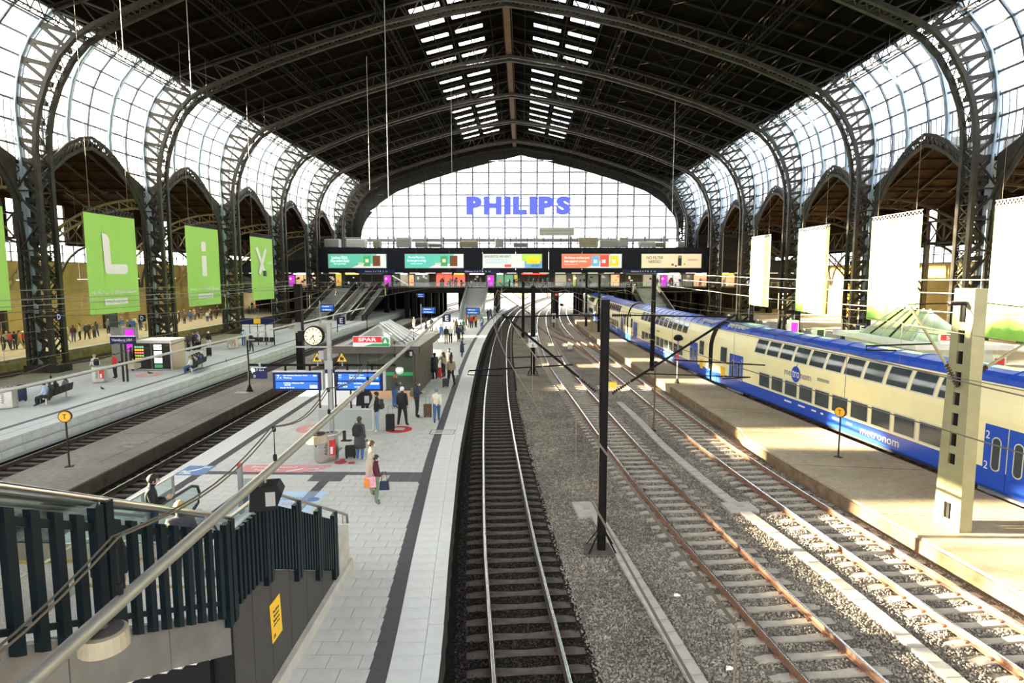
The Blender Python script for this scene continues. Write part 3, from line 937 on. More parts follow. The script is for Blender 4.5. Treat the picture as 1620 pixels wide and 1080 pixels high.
def make_aisle(sd, yb):
    """pointed arch, gabled aisle roof with its ribs, as part of one bay"""
    a = empty('aisle_roof', (AX, yb, 0), kind='structure', label='gabled side aisle roof of one bay')
    us = [-7.6, -7.45, -7.2, -6.8, -6.4, -5.7, -5.0, -4.1, -3.2, -2.3, -1.5, -.7, 0]
    us = us + [-u for u in us[::-1][1:]]
    lo = [(sd * 37.3, u, arch_z(u)) for u in us]
    hi = [(sd * 37.3, u * .985, arch_z(u) + .95 if abs(u) < 6.6 else arch_z(u * .93) + .35) for u in us]
    m0 = MB(); m0.sweep([(sd * 37.3, us[0], .5)] + lo + [(sd * 37.3, us[-1], .5)], .30, .16, up=(1, 0, 0)); m0.sweep(hi, .30, .14, up=(1, 0, 0))
    m0.build('arch_chord', STEEL_ARCH, a)
    m0 = MB()
    L = [(p[1], p[2]) for p in lo]; H = [(p[1], p[2]) for p in hi]
    n = 40
    for i in range(n):
        p, q, r_ = at_len(L, i / n), at_len(H, (i + .5) / n), at_len(L, (i + 1) / n)
        m0.bar((sd * 37.3, *p), (sd * 37.3, *q), .08, .07); m0.bar((sd * 37.3, *q), (sd * 37.3, *r_), .08, .07)
    m0.build('arch_lacing', STEEL_ARCH, a)
    # roof skin
    for s2 in (-1, 1):
        m0 = MB()
        z0, z1 = roof_z(0), roof_z(8.05)
        P = [(sd * 37.5, 0, z0 - .2), (sd * 57.2, 0, z0 - .2), (sd * 57.2, s2 * 8.05, z1 - .2), (sd * 37.5, s2 * 8.05, z1 - .2)]
        m0.add(P + [(p[0], p[1], p[2] + .18) for p in P], [(0, 3, 2, 1), (4, 5, 6, 7), (0, 1, 5, 4), (1, 2, 6, 5), (2, 3, 7, 6), (3, 0, 4, 7)])
        m0.build('roof_skin', AISLE_WOOD, a)
        # fascia between arch chord and roof edge
        m0 = MB()
        hh = [p for p in hi if p[1] * s2 >= -.01]
        hh.sort(key=lambda p: abs(p[1]))
        for p, q in zip(hh[:-1], hh[1:]):
            m0.add([(sd * 37.42, p[1], p[2]), (sd * 37.42, q[1], q[2]), (sd * 37.42, q[1], max(q[2], roof_z(q[1]))), (sd * 37.42, p[1], max(p[2], roof_z(p[1])))], [(0, 1, 2, 3)])
        m0.build('arch_fascia', STEEL_ARCH, a)
    for k in range(6):
        d = 38.8 + k * 3.2
        m0 = MB()
        for s2 in (-1, 1): m0.bar((sd * d, 0, roof_z(0) - .35), (sd * d, s2 * 8.05, roof_z(8.05) - .35), .14, .26)
        m0.build('roof_joist', AISLE_STEEL, a)
    m0 = MB()
    for s2 in (-1, 1):
        for u in (1.2, 2.8, 4.4, 6.0, 7.4): m0.bar((sd * 37.6, s2 * u, roof_z(u) - .30), (sd * 57, s2 * u, roof_z(u) - .30), .10, .14)
    m0.build('roof_batten', AISLE_WOOD, a)
    # longitudinal lattice girder near the outer wall with its round braces
    m0 = MB()
    for (d, zb, zt) in ((54.0, 11.9, 14.6),):
        for z in (zb, zt): m0.bar((sd * d, -8.05, z), (sd * d, 8.05, z), .22, .26)
        for i in range(6):
            u = -8.05 + i * 16.1 / 6; v = u + 16.1 / 6
            m0.bar((sd * d, u, zb), (sd * d, v, zt), .16, .12); m0.bar((sd * d, v, zb), (sd * d, u, zt), .16, .12); m0.bar((sd * d, u, zb), (sd * d, u, zt), .2, .14)
    m0.build('wall_girder', AISLE_STEEL, a)
    # curved transverse lattice rib in the aisle, at the column line
    m0 = MB()
    pts = [(sd * (37.8 + 16 * t), -8.05, 14.8 - 9.5 * (t ** 2.2)) for t in frange(0, 1, 12)]
    pt2 = [(p[0], p[1], p[2] + .9) for p in pts]
    m0.sweep(pts, .2, .16, up=(0, 1, 0)); m0.sweep(pt2, .2, .16, up=(0, 1, 0))
    for i in range(12):
        m0.bar(pts[i], pt2[i + 1], .09, .07, up=(0, 1, 0)); m0.bar(pt2[i], pts[i], .09, .07, up=(0, 1, 0))
    m0.build('transverse_rib', M('yellowish_rib', (.20, .16, .055), .6, .1, .2, 2) if sd < 0 else AISLE_STEEL, a)
    # wall pier arch low on the outer wall side
    m0 = MB()
    qs = [(sd * 53.8, -8.05 + 7.8 * math.sin(t), 6.0 + 5.8 * math.cos(t)) for t in frange(0, math.pi / 2, 8)]
    m0.sweep(qs, .25, .2, up=(1, 0, 0))
    qs = [(sd * 53.8, 8.05 - 7.8 * math.sin(t), 6.0 + 5.8 * math.cos(t)) for t in frange(0, math.pi / 2, 8)]
    m0.sweep(qs, .25, .2, up=(1, 0, 0))
    m0.box(min(sd * 53.5, sd * 54.1), max(sd * 53.5, sd * 54.1), -8.25, -7.85, .1, 12)
    m0.build('girder_brace', AISLE_STEEL, a)
    return a
n = 1
for sd in (-1, 1):
    w0 = a0 = None
    for k in range(1, len(BAYS)):
        yb = BAYS[k] + 8.05 if k < len(BAYS) - 1 else BAYS[k] + 8.05
        if yb - 8 > YEND - 2: continue
        short = yb + 8.05 > YEND + 1
        if short: yb = (yb - 8.05 + YEND) / 2
        if w0 is None:
            w0 = make_bay(sd, yb, n); a0 = make_aisle(sd, yb)
        else:
            c = copy_tree(w0); c.name = 'window_%d' % n; c.location.y = yb
            if short: c.scale.y = .5
            c = copy_tree(a0); c.location.y = yb
            if short: c.scale.y = .5
        n += 1
    # bays beside and behind the camera, plain
    for yb in (8.2, 24.3):
        c = copy_tree(w0); c.name = 'window_%d' % n; c.location.y = yb; n += 1
        c = copy_tree(a0); c.location.y = yb
# outer walls with a window band and upper openings
def outer_wall(sd, name, gaps):
    X = AX + sd * 57.0
    w = empty(name, kind='structure', label='ochre outer wall of the side aisle')
    m0 = MB(); m0.box(min(X, X + sd * .4), max(X, X + sd * .4), 0, 150, -.2, 9.4); m0.build('wall_face', YWALL, w)
    m0 = MB()
    for y in frange(0, 150, 75): m0.box(min(X, X - sd * .12), max(X, X - sd * .12), y - .09, y + .09, 9.4, 11.6)
    for z in (9.4, 10.5, 11.55): m0.box(min(X, X - sd * .1), max(X, X - sd * .1), 0, 150, z, z + .12)
    m0.build('window_band_bars', MULL, w)
    for i in range(25): MB().add([(X, i * 6 + .05, 9.5), (X, i * 6 + 5.95, 9.5), (X, i * 6 + 5.95, 11.55), (X, i * 6 + .05, 11.55)], [(0, 1, 2, 3)]).build('window_band_pane', GLASS, w)
    if sd < 0: MB().box(X - .15, X - .02, 0, 36, 9.4, 11.7).build('sun_block_band', AISLE_WOOD, w)  # unseen solid band added to keep low sun off the paved platform
    m0 = MB()
    y = 0.0
    while y < 150:
        u = ((y + .25 - 48.5) % 16.1) - 8.05
        zt = roof_z(u)
        g = [q for q in gaps if q[0] <= y + .25 <= q[1]]
        if g:
            if g[0][2] > 11.7: m0.box(min(X, X + sd * .3), max(X, X + sd * .3), y, y + .5, 11.65, g[0][2])
            m0.box(min(X, X + sd * .3), max(X, X + sd * .3), y, y + .5, 16.6, max(zt, 16.7))
        else: m0.box(min(X, X + sd * .3), max(X, X + sd * .3), y, y + .5, 11.65, zt)
        y += .5
    m0.build('wall_upper', AISLE_WOOD, w)
    m0 = MB()
    for y in frange(0, 150, 10): m0.box(min(X, X - sd * .6), max(X, X - sd * .6), y - .4, y + .4, 0, 9.4)
    m0.build('wall_pier', YWALL, w)
outer_wall(-1, 'wall_left', [(8.5, 20.6, 14.0), (26.9, 30.4, 14.4), (43, 45.2, 12.5), (54, 56.2, 12.5), (70, 73.5, 11.7), (77, 79, 11.7), (100, 103, 11.7)])  # near openings shaped so sun patches land on tracks and baggage platform
outer_wall(1, 'wall_right', [(60, 62, 11.7), (67, 69.5, 11.7), (76, 78, 11.7), (84, 86, 11.7)])

# ------------------------------------------------------------------ north gable
gw = empty('window_gable', (AX + 1.4, YEND, 0), kind='structure', label='great glazed end gable of the hall')
GP = [(0, 33.6), (13.2, 30.4), (20, 28.4), (27.2, 25.9), (31.0, 23.4), (34.0, 20.0), (35.0, 18.0), (35.6, 14.6), (35.6, 9.0)]
def gz(d): return float(np.interp(abs(d), [p[0] for p in GP[:8]], [p[1] for p in GP[:8]]))
cols = [-35.6] + [3.52 * i for i in range(-9, 10)] + [35.6]
rows = [9.0, 13.2, 15.6, 18.0, 20.4, 22.8, 25.2, 27.6, 30.0, 32.4, 35]
for a, b in zip(cols[:-1], cols[1:]):
    for z0, z1 in zip(rows[:-1], rows[1:]):
        za, zb = min(z1, gz(a)), min(z1, gz(b))
        if max(za, zb) <= z0 + .05: continue
        za, zb = max(za, z0), max(zb, z0)
        MB().add([(a + .06, 0, z0 + .05), (b - .06, 0, z0 + .05), (b - .06, 0, max(zb - .05, z0 + .06)), (a + .06, 0, max(za - .05, z0 + .06))], [(0, 1, 2, 3)]).build('pane', GLASS, gw)
for a in cols: MB().box(a - .19, a + .19, -.4, .1, 9, gz(a)).build('mullion', GBAR, gw)
for z in rows[1:-1]:
    d = float(np.interp(-z, [-p[1] for p in GP], [p[0] for p in GP]))
    MB().box(-d, d, -.25, .05, z - .15, z + .15).build('transom', GBAR, gw)
mb = MB()
for z in rows[:-1]:
    for q in (.33, .66):
        zz = z + 2.4 * q
        d = float(np.interp(-zz, [-p[1] for p in GP], [p[0] for p in GP]))
        mb.box(-d, d, -.1, .02, zz - .05, zz + .05)
mb.build('thin_bars', GBAR, gw, kind='stuff')
# solid frame around the gable opening
mb = MB()
for sd in (-1, 1):
    full = [(0, 37.6)] + P_TOP[::-1][1:] + P_OUT[::-1][1:8] + [(37.6, 17), (37.6, 9)]
    full = [(d * 1.0, z + .3) for d, z in full]
    A = [at_len(GP, i / 40) for i in range(41)]; B = [at_len(full, i / 40) for i in range(41)]
    for i in range(40):
        mb.add([(sd * A[i][0], 0, A[i][1]), (sd * A[i + 1][0], 0, A[i + 1][1]), (sd * B[i + 1][0] - 2.0, 0, B[i + 1][1]), (sd * B[i][0] - 2.0, 0, B[i][1])], [(0, 1, 2, 3)])
mb.build('gable_frame', STEEL_D, gw)
mb = MB()
mb.box(-34, 32, -2.2, -1.4, 15.0, 15.4); mb.box(-34, 32, -2.3, -1.3, 16.0, 16.08)
for a in frange(-33, 31, 16): mb.box(a - .12, a + .12, -1.9, -1.7, 9, 16)
mb.build('gable_walkway', GREYM, gw)
# end walls of the aisles beside the gable
for sd, nm_ in ((-1, 'wall_end_left'), (1, 'wall_end_right')):
    MB().box(min(AX + sd * 37.4, AX + sd * 57.3), max(AX + sd * 37.4, AX + sd * 57.3), YEND, YEND + .4, 5.4, 20).build(nm_, STEEL_D, kind='structure')

# the footbridge the camera stands on and an unseen end wall added to cut light from behind
sb = empty('footbridge', kind='structure', label='footbridge at the near end of the hall')
MB().box(-56, 53, -6, -.2, 5.9, 6.3).build('bridge_deck', STEEL_D, sb)
se = empty('wall_added_near_end', kind='structure', label='added unseen end wall cutting light from behind the camera')
MB().box(-58, 56, -6.5, -6.1, 6.3, 17).build('light_block_wall', STEEL_D, se)
MB().box(-58, 56, -6.5, -6.1, 26, 38).build('light_block_gable', STEEL_D, se)
for x in frange(-38, 34, 12): MB().box(x - .25, x + .25, -6.5, -6.1, 17, 26).build('added_end_mullion', STEEL_D, se)

# ------------------------------------------------------------------ stairs up to the footbridge (lower left of the picture)
XR = -4.3
def ztopw(y): return float(np.interp(y, [0.5, 5.05, 8.5, 9.9, 13.4, 13.5], [6.95, 4.74, 3.03, 2.98, 1.2, 1.2]))
def zstep(y): return ztopw(y) - .32
st = empty('stair_wall', (0, 0, 0), label='grey panelled stair flank with dark slat railing and yellow plate', cat='staircase')
ys = [8.55, 9.2, 9.9, 10.75, 11.6, 12.5, 13.4]
for a, b in zip(ys[:-1], ys[1:]):
    MB().prism([(a + .01, ZP), (b - .01, ZP), (b - .01, ztopw(b)), (a + .01, ztopw(a))], XR - .22, XR, 'x').build('stone_panel', PANEL, st)
MB().prism([(8.4, ZP - .02), (13.4, ZP - .02), (13.4, 1.17), (9.9, 2.9), (8.4, 2.95)], XR - .24, XR - .012, 'x').build('flank_core', BLACK, st)
for a, b in ((.6, 3.0), (3.0, 5.4), (5.4, 7.0), (7.0, 8.5)):
    MB().prism([(a + .01, ztopw(a) - .62), (b - .01, ztopw(b) - .62 if b < 8.4 else ztopw(b) - .66), (b - .01, ztopw(b)), (a + .01, ztopw(a))], XR - .22, XR - .01, 'x').build('flight_fascia', M('worn_grey_fascia', (.16, .15, .14), .6, 0, .25, 2) if a < 1 else bpy.data.materials['worn_grey_fascia'], st)
MB().box(XR - 3.4, XR - .25, 8.3, 8.5, ZP, 2.6).build('under_stair_wall', BLACK, st)
nb = MB().prism([(13.4, ZP), (14.45, ZP), (14.45, 1.86), (13.4, 1.86)], XR - .28, XR + .03, 'x').build('newel_block', CONC, st, bevel=.01)
MB().box(XR - .30, XR + .002, 13.36, 13.43, ZP, 1.84).build('newel_dark_side', PANEL, st)
MB().prism([(XR, ZP), (XR + .13, ZP), (XR + .10, ZP + .22), (XR, ZP + .24)], 7.5, 14.5, 'y').build('foot_kerb', CONC, st)
# railing: doubled posts, single slats, tube rail
def zrail(y): return float(np.interp(y, [0.5, 5.05, 8.6, 9.8, 14.7], [8.35, 6.19, 4.44, 4.42, 1.98]))
posts = [5.9, 8.45, 9.78, 11.1, 12.25, 13.3]
pm = []
for y in posts:
    b0 = ztopw(y) - .16
    m0 = MB()
    for o in (-.075, .075): m0.box(XR + .0, XR + .09, y + o - .055, y + o + .055, b0, zrail(y) - .07)
    m0.build('railing_post', SLAT, st, kind='stuff')
y = .9
while y < 13.3:
    if min(abs(y - p) for p in posts) > .15:
        step = .26 if y < 8.4 else .145
        w = .05 if y < 8.4 else .036
        MB().prism([(y - w, ztopw(y - w) - .08 if y < 8.4 else ztopw(y) + .03), (y + w, ztopw(y + w) - .08 if y < 8.4 else ztopw(y) + .03), (y + w, zrail(y + w) - .22), (y - w, zrail(y - w) - .22)], XR + .005, XR + .075, 'x').build('slat', SLAT, st)
    y += .26 if y < 8.4 else .145
m0 = MB()
for (a, b) in zip([.6, 8.5, 9.85], [8.5, 9.85, 13.35]):
    m0.bar((XR + .02, a, zrail(a) - .30), (XR + .02, b, zrail(b) - .30), .05, .08)
    m0.bar((XR + .02, a, ztopw(a) + .16), (XR + .02, b, ztopw(b) + .16), .05, .06)
m0.build('slat_rail', SLAT, st)
MB().tube([(XR + .03, .6, zrail(.6)), (XR + .03, 8.55, zrail(8.55)), (XR + .03, 9.8, zrail(9.8)), (XR + .03, 14.35, zrail(14.35)), (XR + .03, 14.38, zrail(14.35) - .22)], .032, 8).build('handrail', INOX, st, smooth=True)
MB().tube([(XR - .18, .6, zrail(.6) + .02), (XR - .18, 8.3, zrail(8.3) + .02), (XR - .16, 8.6, zrail(8.6) - .25)], .03, 8).build('handrail', INOX, st, smooth=True)
m0 = MB()
for y in posts + [14.0]: m0.tube([(XR + .03, y, zrail(y)), (XR + .03, y, zrail(y) - .25)], .016, 6)
m0.build('rail_bracket', INOX, st, kind='stuff')
sp = panel((XR + .012, 10.05, 2.02), (0, 1, 0), (0, -.08, 1), .42, .72, .012, YEL, st, 'yellow_plate')
for i, tx in enumerate(('Rauchfreier', 'Bahnhof', 'Rauchen nur in', 'gelben Zonen')):
    lettering(tx, (XR + .02, 10.05, 2.2 - i * .085), (0, 1, 0), (0, -.08, 1), .22 + .03 * (len(tx) > 10), .055, TXTBLACK, sp)
lettering('DB', (XR + .02, 9.95, 1.76), (0, 1, 0), (0, -.08, 1), .09, .07, TXTBLACK, sp)
# steps
sr = empty('stair_flight', label='pale terrazzo stair with a landing, dropping to the paved platform', cat='stairs')
X0, X1 = -7.5, XR - .24
z = ZP
ylo, yhi = 13.55, 9.95
for i in range(12):
    a = ylo - (ylo - yhi) * i / 12; b = ylo - (ylo - yhi) * (i + 1) / 12
    zt = ZP + (2.66 - ZP) * (i + 1) / 12
    MB().box(X0, X1, b - .02, a, zt - .26, zt).build('step', TERR, sr)
MB().box(X0, X1, 8.3, 9.95, 2.4, 2.66).build('landing', TERR, sr)
MB().box(X0, X1, 9.86, 9.95, 2.655, 2.668).build('edge_strip', M('ochre_strip', (.45, .30, .06), .6), sr)
for i in range(21):
    a = 8.3 - .34 * i; b = a - .34
    zt = 2.66 + .172 * (i + 1)
    MB().box(X0, X1, b - .02, a, zt - .26, zt).build('step', TERR, sr)
MB().prism([(8.3, 2.38), (9.9, 2.38), (9.9, 2.6), (8.3, 2.6)], X0 - .12, X0, 'x').build('string_wall', CONC, sr)
for sx in (X0 + .02,):
    MB().tube([(sx, 1.2, 6.9), (sx, 8.3, 3.5), (sx, 9.9, 3.5), (sx, 13.6, 1.7), (sx, 13.9, 1.7)], .025, 8).build('handrail', INOX, sr, smooth=True)
    for yy in (1.5, 3.8, 6.0, 8.3, 9.9, 11.7, 13.6): MB().bar((sx, yy, float(np.interp(yy, [1.2, 8.3, 9.9, 13.6], [6.2, 2.66, 2.66, ZP]))), (sx, yy, float(np.interp(yy, [1.2, 8.3, 9.9, 13.6], [6.9, 3.5, 3.5, 1.7]))), .04).build('baluster', INOX, sr)
# escalator
def zesc(y): return float(np.interp(y, [1.0, 3.9, 14.8, 17.2], [6.3, 6.0, ZP + .12, ZP + .02]))
es = empty('escalator', label='steel escalator with black handrails beside the pale stair', cat='escalator')
m0 = MB()
for xa, xb in ((-9.86, -9.62), (-8.18, -7.94)):
    m0.prism([(1, 5.4), (14.6, -.1), (17.6, -.1), (17.6, 1.0), (15.0, 1.05), (3.9, 6.22), (1, 6.4)], xa, xb, 'x')
m0.build('side_cladding', TERR, es, kind='stuff')
for x in (-7.935, -9.865):
    MB().prism([(1, 6.1), (3.9, 5.94), (14.9, .80), (17.55, .80), (17.55, 1.0), (15.0, 1.05), (3.9, 6.22), (1, 6.4)], x - .012, x + .012, 'x').build('steel_skirt', INOX, es)
    MB().prism([(1, 6.04), (3.9, 5.88), (14.9, .76), (14.9, .80), (3.9, 5.94), (1, 6.1)], x - .016, x + .016, 'x').build('ochre_line', bpy.data.materials['ochre_strip'], es)
for i in range(44):
    y = 17.0 - i * .26
    zt = zesc(y)
    MB().box(-9.62, -8.18, y - .27, y, zt - .25, zt).build('escalator_step', GREYM, es)
for x in (-9.74, -8.06):
    MB().prism([(1, 6.42), (3.9, 6.25), (15.0, 1.07), (17.5, 1.02), (17.7, 1.4), (17.5, 1.74), (15.0, 1.78), (3.9, 6.98), (1, 7.1)], x - .01, x + .01, 'x').build('balustrade_glass', CLEAR, es)
    MB().tube([(x, 1, 7.12), (x, 3.9, 7.0), (x, 15.0, 1.82), (x, 17.35, 1.78), (x, 17.66, 1.66), (x, 17.76, 1.42), (x, 17.66, 1.16), (x, 17.4, 1.06)], .045, 8).build('black_handrail', RUBBER, es, smooth=True)
# glass guard panels and the steel post beyond the escalator
gpn = empty('glass_guard', label='clear glass guard panel on steel posts behind the escalator', cat='guard rail')
MB().box(-10.62, -10.6, 14.8, 17.9, ZP + .1, 1.85).build('glass_panel', CLEAR, gpn)
for y in (14.9, 16.4, 17.9): MB().box(-10.64, -10.58, y - .03, y + .03, ZP, 1.92).build('post', GREYM, gpn)
MB().bar((-10.61, 14.8, 1.9), (-10.61, 17.95, 1.9), .05, .05).build('top_rail', INOX, gpn)
pt = gp(383, 812, ZP)
pp = MB().box(-.06, .06, -.06, .06, 0, 1.55).build('steel_post', GREYM, loc=pt, label='square steel post with a red cap beside the escalator end', cat='post')
MB().box(-.065, .065, -.065, .065, 1.5, 1.57).build('red_cap', RED, pp)
MB().box(.1, .5, -.01, .01, .2, 1.1).build('glass_panel', CLEAR, pp)
panel((.16, -.07, .55), (1, 0, 0), (0, 0, 1), .16, .5, .01, BLUES, pp, 'blue_pictogram')

# ------------------------------------------------------------------ concourse bridge across the far end
ZC = 5.4
YC = 113.0
cb = empty('concourse_bridge', kind='structure', label='dark concourse bridge spanning the hall end')
MB().box(-56, 53, YC, 129, 4.5, ZC).build('deck_slab', STEEL_D, cb)
MB().box(-56, 53, YC - .3, YC + .1, 4.55, ZC + .12).build('deck_edge', MAST, cb)
NAVY = M('dark_navy_cladding', (.009, .010, .018), .5, 0, .1, 2, spec=.12)
for a, b in zip(frange(-37.6, 35.2, 12)[:-1], frange(-37.6, 35.2, 12)[1:]):
    MB().box(a + .03, b - .03, YC, YC + .5, 8.5, 12.75).build('fascia_panel', NAVY, cb)
MB().box(-56, 53, YC + .3, 127, 8.2, 8.7).build('concourse_ceiling', NAVY, cb)
MB().box(-56, -37.7, YC + .2, YC + .6, 8.4, 10.5).build('fascia_side', NAVY, cb)
MB().box(35.3, 53, YC + .2, YC + .6, 8.4, 10.5).build('fascia_side', NAVY, cb)
MB().box(-38, 35.4, YC + .3, 126, 12.4, 12.7).build('bridge_roof', STEEL_D, cb)
MB().box(-56, 53, 121.5, 122, ZC, 8.3).build('back_wall', M('shop_back_wall', (.16, .15, .14), .8), cb)
m0 = MB()
for x in frange(-56, 53, 72): m0.box(x - .03, x + .03, YC - .12, YC - .06, ZC, ZC + 1.05)
m0.box(-56, 53, YC - .13, YC - .05, ZC + 1.0, ZC + 1.08)
m0.build('parapet_rail', GREYM, cb)
for x in frange(-54, 50, 26): MB().box(x + .05, x + 3.95, YC - .10, YC - .08, ZC + .1, ZC + .95).build('parapet_glass', CLEARP, cb)
# piers below
PX = [-47, -38.2, -31.6, -25.5, -21.6, -20.2, -18.8, -17.4, -16.0, -11.5, -8.5, -4.9, 6.4, 11.0, 16.4, 21, 30.6, 36.8, 46]
for x in PX:
    for y in (115, 121, 127): MB().box(x - .42, x + .42, y - .4, y + .4, -.2, 4.6).build('bridge_pier', MAST, cb)
MB().box(-56, -22.5, 128, 128.4, -.2, 4.6).build('under_bridge_wall', STEEL_D, cb)
MB().box(17.5, 53, 128, 128.4, -.2, 4.6).build('under_bridge_wall', STEEL_D, cb)
# ceiling lights under the bridge soffit of the shops
SOFT = M('soft_ceiling_light', (1, .93, .8), .5, emit=1.6)
for x in frange(-54, 50, 34): MB().box(x - .9, x + .9, 116.2, 116.5, 8.1, 8.2).build('concourse_light', SOFT, cb)
# shop fronts (x range in pixels, wall colour, light, sign text, sign colour)
def glow(nm, c, e): return M(nm, c, .6, emit=e)
G_WARM = glow('lit_shop_warm', (.85, .52, .25), .9); G_RED = glow('lit_shop_red', (.75, .16, .10), 1.0); G_GRN = glow('lit_shop_green', (.22, .55, .35), .5)
G_WHT = glow('lit_shop_white', (.75, .74, .70), .8); G_YEL = glow('lit_shop_yellow', (.8, .62, .12), .6); G_BEI = glow('lit_shop_beige', (.55, .47, .36), .6); G_GRY = M('white_board_panel', (.62, .64, .62), .6)
G_DRK = M('dark_shop', (.03, .028, .026), .5); G_PUR = glow('lit_purple', (.35, .12, .75), .6)
SIGN_R = glow('sign_red_lit', (.95, .06, .05), 1.2); SIGN_Y = glow('sign_yellow_lit', (.95, .75, .1), 1.0); SIGN_W = glow('sign_white_lit', (1, 1, .95), 1.2)
shops = [(462, 500, G_WARM, SIGN_W, 'warmly lit'), (503, 530, G_DRK, None, 'dark'), (531, 541, G_YEL, SIGN_Y, 'narrow yellow lit'), (545, 570, G_DRK, SIGN_Y, 'dark, yellow signed'), (572, 605, G_DRK, None, 'wide dark'), (622, 632, G_GRY, None, 'pale grey'),
         (633, 646, G_BEI, SIGN_W, 'beige'), (647, 655, G_WARM, None, 'narrow warm lit'), (656, 679, G_GRY, SIGN_W, 'white boarded'), (690, 716, G_RED, SIGN_R, 'red lit'), (717, 736, G_RED, SIGN_Y, 'red lit, yellow signed'),
         (741, 768, G_DRK, SIGN_W, 'dark, white signed'), (785, 797, G_GRN, SIGN_W, 'narrow green lit'), (798, 812, G_GRN, None, 'green lit'), (813, 819, G_YEL, None, 'lime striped'), (822, 868, G_DRK, SIGN_R, 'long dark, orange signed'),
         (878, 896, G_BEI, None, 'beige lit'), (897, 905, M('grey_blue_panel', (.25, .3, .36), .5), None, 'blue grey'), (906, 911, G_YEL, None, 'narrow orange lit'), (912, 926, G_GRY, None, 'first pale boarded'), (930, 947, G_GRY, None, 'second pale boarded'),
         (949, 964, G_GRY, None, 'third pale boarded'), (966, 980, G_WARM, None, 'light wood'), (990, 1016, M('brown_shop', (.12, .09, .06), .6), None, 'brown shuttered'), (1017, 1035, G_BEI, None, 'cream'), (1036, 1078, G_WHT, SIGN_W, 'bright white'),
         (1079, 1096, G_GRY, None, 'grey-green boarded'), (1097, 1122, G_WARM, SIGN_W, 'orange lit bakery'), (1134, 1162, G_WARM, SIGN_Y, 'orange lit'), (1180, 1190, G_WHT, None, 'narrow white')]
for i, (p0, p1, mt, sg, lb) in enumerate(shops):
    a, b = gy(p0, 445, 120).x, gy(p1, 445, 120).x
    s_ = empty('shop_unit', ((a + b) / 2, 119.9, ZC), label='%s shop front on the concourse bridge, unit %s' % (lb, ['under the first advert', 'past the dark stretch', 'near the far stairs', 'between the adverts', 'over the tracks', 'towards the bakery'][min(5, i // 5)]), cat='shop front')
    w = b - a
    MB().box(-w / 2 + .05, w / 2 - .05, .15, .3, 0, 2.4).build('display', mt, s_)
    m0 = MB()
    n_ = max(1, int(w / 1.6))
    for q in range(n_ + 1): m0.box(-w / 2 + w * q / n_ - .04, -w / 2 + w * q / n_ + .04, 0, .12, 0, 2.5)
    m0.box(-w / 2, w / 2, 0, .12, 2.4, 2.75); m0.box(-w / 2, w / 2, 0, .12, 0, .25)
    m0.build('shop_frame', GREYM, s_)
    m0 = MB()
    for q in range(max(2, int(w * 1.2))):
        u = -w / 2 + .2 + R.random() * (w - .6); zz = .3 + R.random() * 1.6; m0.box(u, u + .25 + R.random() * .3, .02, .14, zz, zz + .15 + R.random() * .4)
    m0.build('display_goods', [G_DRK, G_BEI, G_RED, G_WHT, G_DRK][i % 5], s_, kind='stuff')
    if sg: MB().box(-w * .42, w * .42, -.1, 0, 2.42, 2.72).build('sign_band', sg, s_)
MAG = glow('magenta_screen', (.55, .02, .62), .9)
for px, Y, zb, lb in ((462, 114, ZC, 'magenta advert pillar at the end of the concourse parapet'), (613, 114, ZC, 'magenta advert pillar on the concourse under the gap of the first two adverts'), (776, 114, ZC, 'magenta advert pillar on the concourse above the platform stair'), (1050, 114, ZC, 'magenta advert pillar on the concourse above the train')):
    p = gy(px, 440, Y)
    o = empty('advert_pillar', (p.x, Y, zb), label=lb, cat='advert pillar')
    MB().box(-.7, .7, -.15, .15, 0, 2.4).build('pillar_case', GREYM, o, bevel=.03)
    MB().box(-.52, .52, -.17, -.15, .35, 2.25).build('screen', MAG, o)
    MB().lathe([(.2, 0), (.2, .01)], (0, 0, 0), 12).build('yellow_dot', SIGN_Y, o).rotation_euler = (math.pi / 2, 0, 0)
    o.children[-1].location = (-.2, -.175, 1.7)
# hanging sign strips below the fascia
for i, (p0, p1, lb) in enumerate(((566, 625, 'long blue sign strip under the first advert'), (722, 790, 'long blue sign strip left of the third advert'), (985, 1050, 'long blue sign strip under the beige advert'))):
    a, b = gy(p0, 430, YC - .4).x, gy(p1, 430, YC - .4).x
    o = empty('direction_sign', ((a + b) / 2, YC - .5, 8.35), label=lb, cat='sign')
    MB().box(-(b - a) / 2, (b - a) / 2, -.1, .1, -.25, .45).build('sign_case', BLUES, o)
    lettering('Gleise 5 6 7 8  S  U', (0, -.11, .1), (1, 0, 0), (0, 0, 1), (b - a) * .6, .26, WHITE, o)
# billboards
adv = [(520, 611, 'green advert with packs on the concourse fascia, nearest the columns', G_GRN), (641, 733, 'teal advert with packs on the concourse fascia, second of five', None), (764, 857, 'white and green medicine advert in the middle of the fascia', None), (889, 983, 'orange-red advert with three packs on the concourse fascia', None), (1015, 1109, 'cream advert with a drinking glass at the fascia end', None)]
TEAL = glow('advert_teal', (.10, .48, .34), .45); TEAL2 = glow('advert_teal_blue', (.10, .50, .42), .45); AWHITE = glow('advert_white', (.75, .78, .78), .4); ACORAL = glow('advert_coral', (.86, .18, .10), .5); ACREAM = glow('advert_cream', (.74, .64, .44), .45)
ALIME = glow('advert_lime', (.40, .68, .10), .45); AYEL = glow('advert_yellow', (.95, .60, .02), .5); ABLUE = glow('advert_blue', (.15, .42, .70), .45); ABROWN = M('advert_brown', (.25, .07, .03), .6); AGREEN = glow('advert_pack_green', (.06, .36, .14), .35)
APINK = glow('advert_red_pack', (.75, .08, .06), .4)
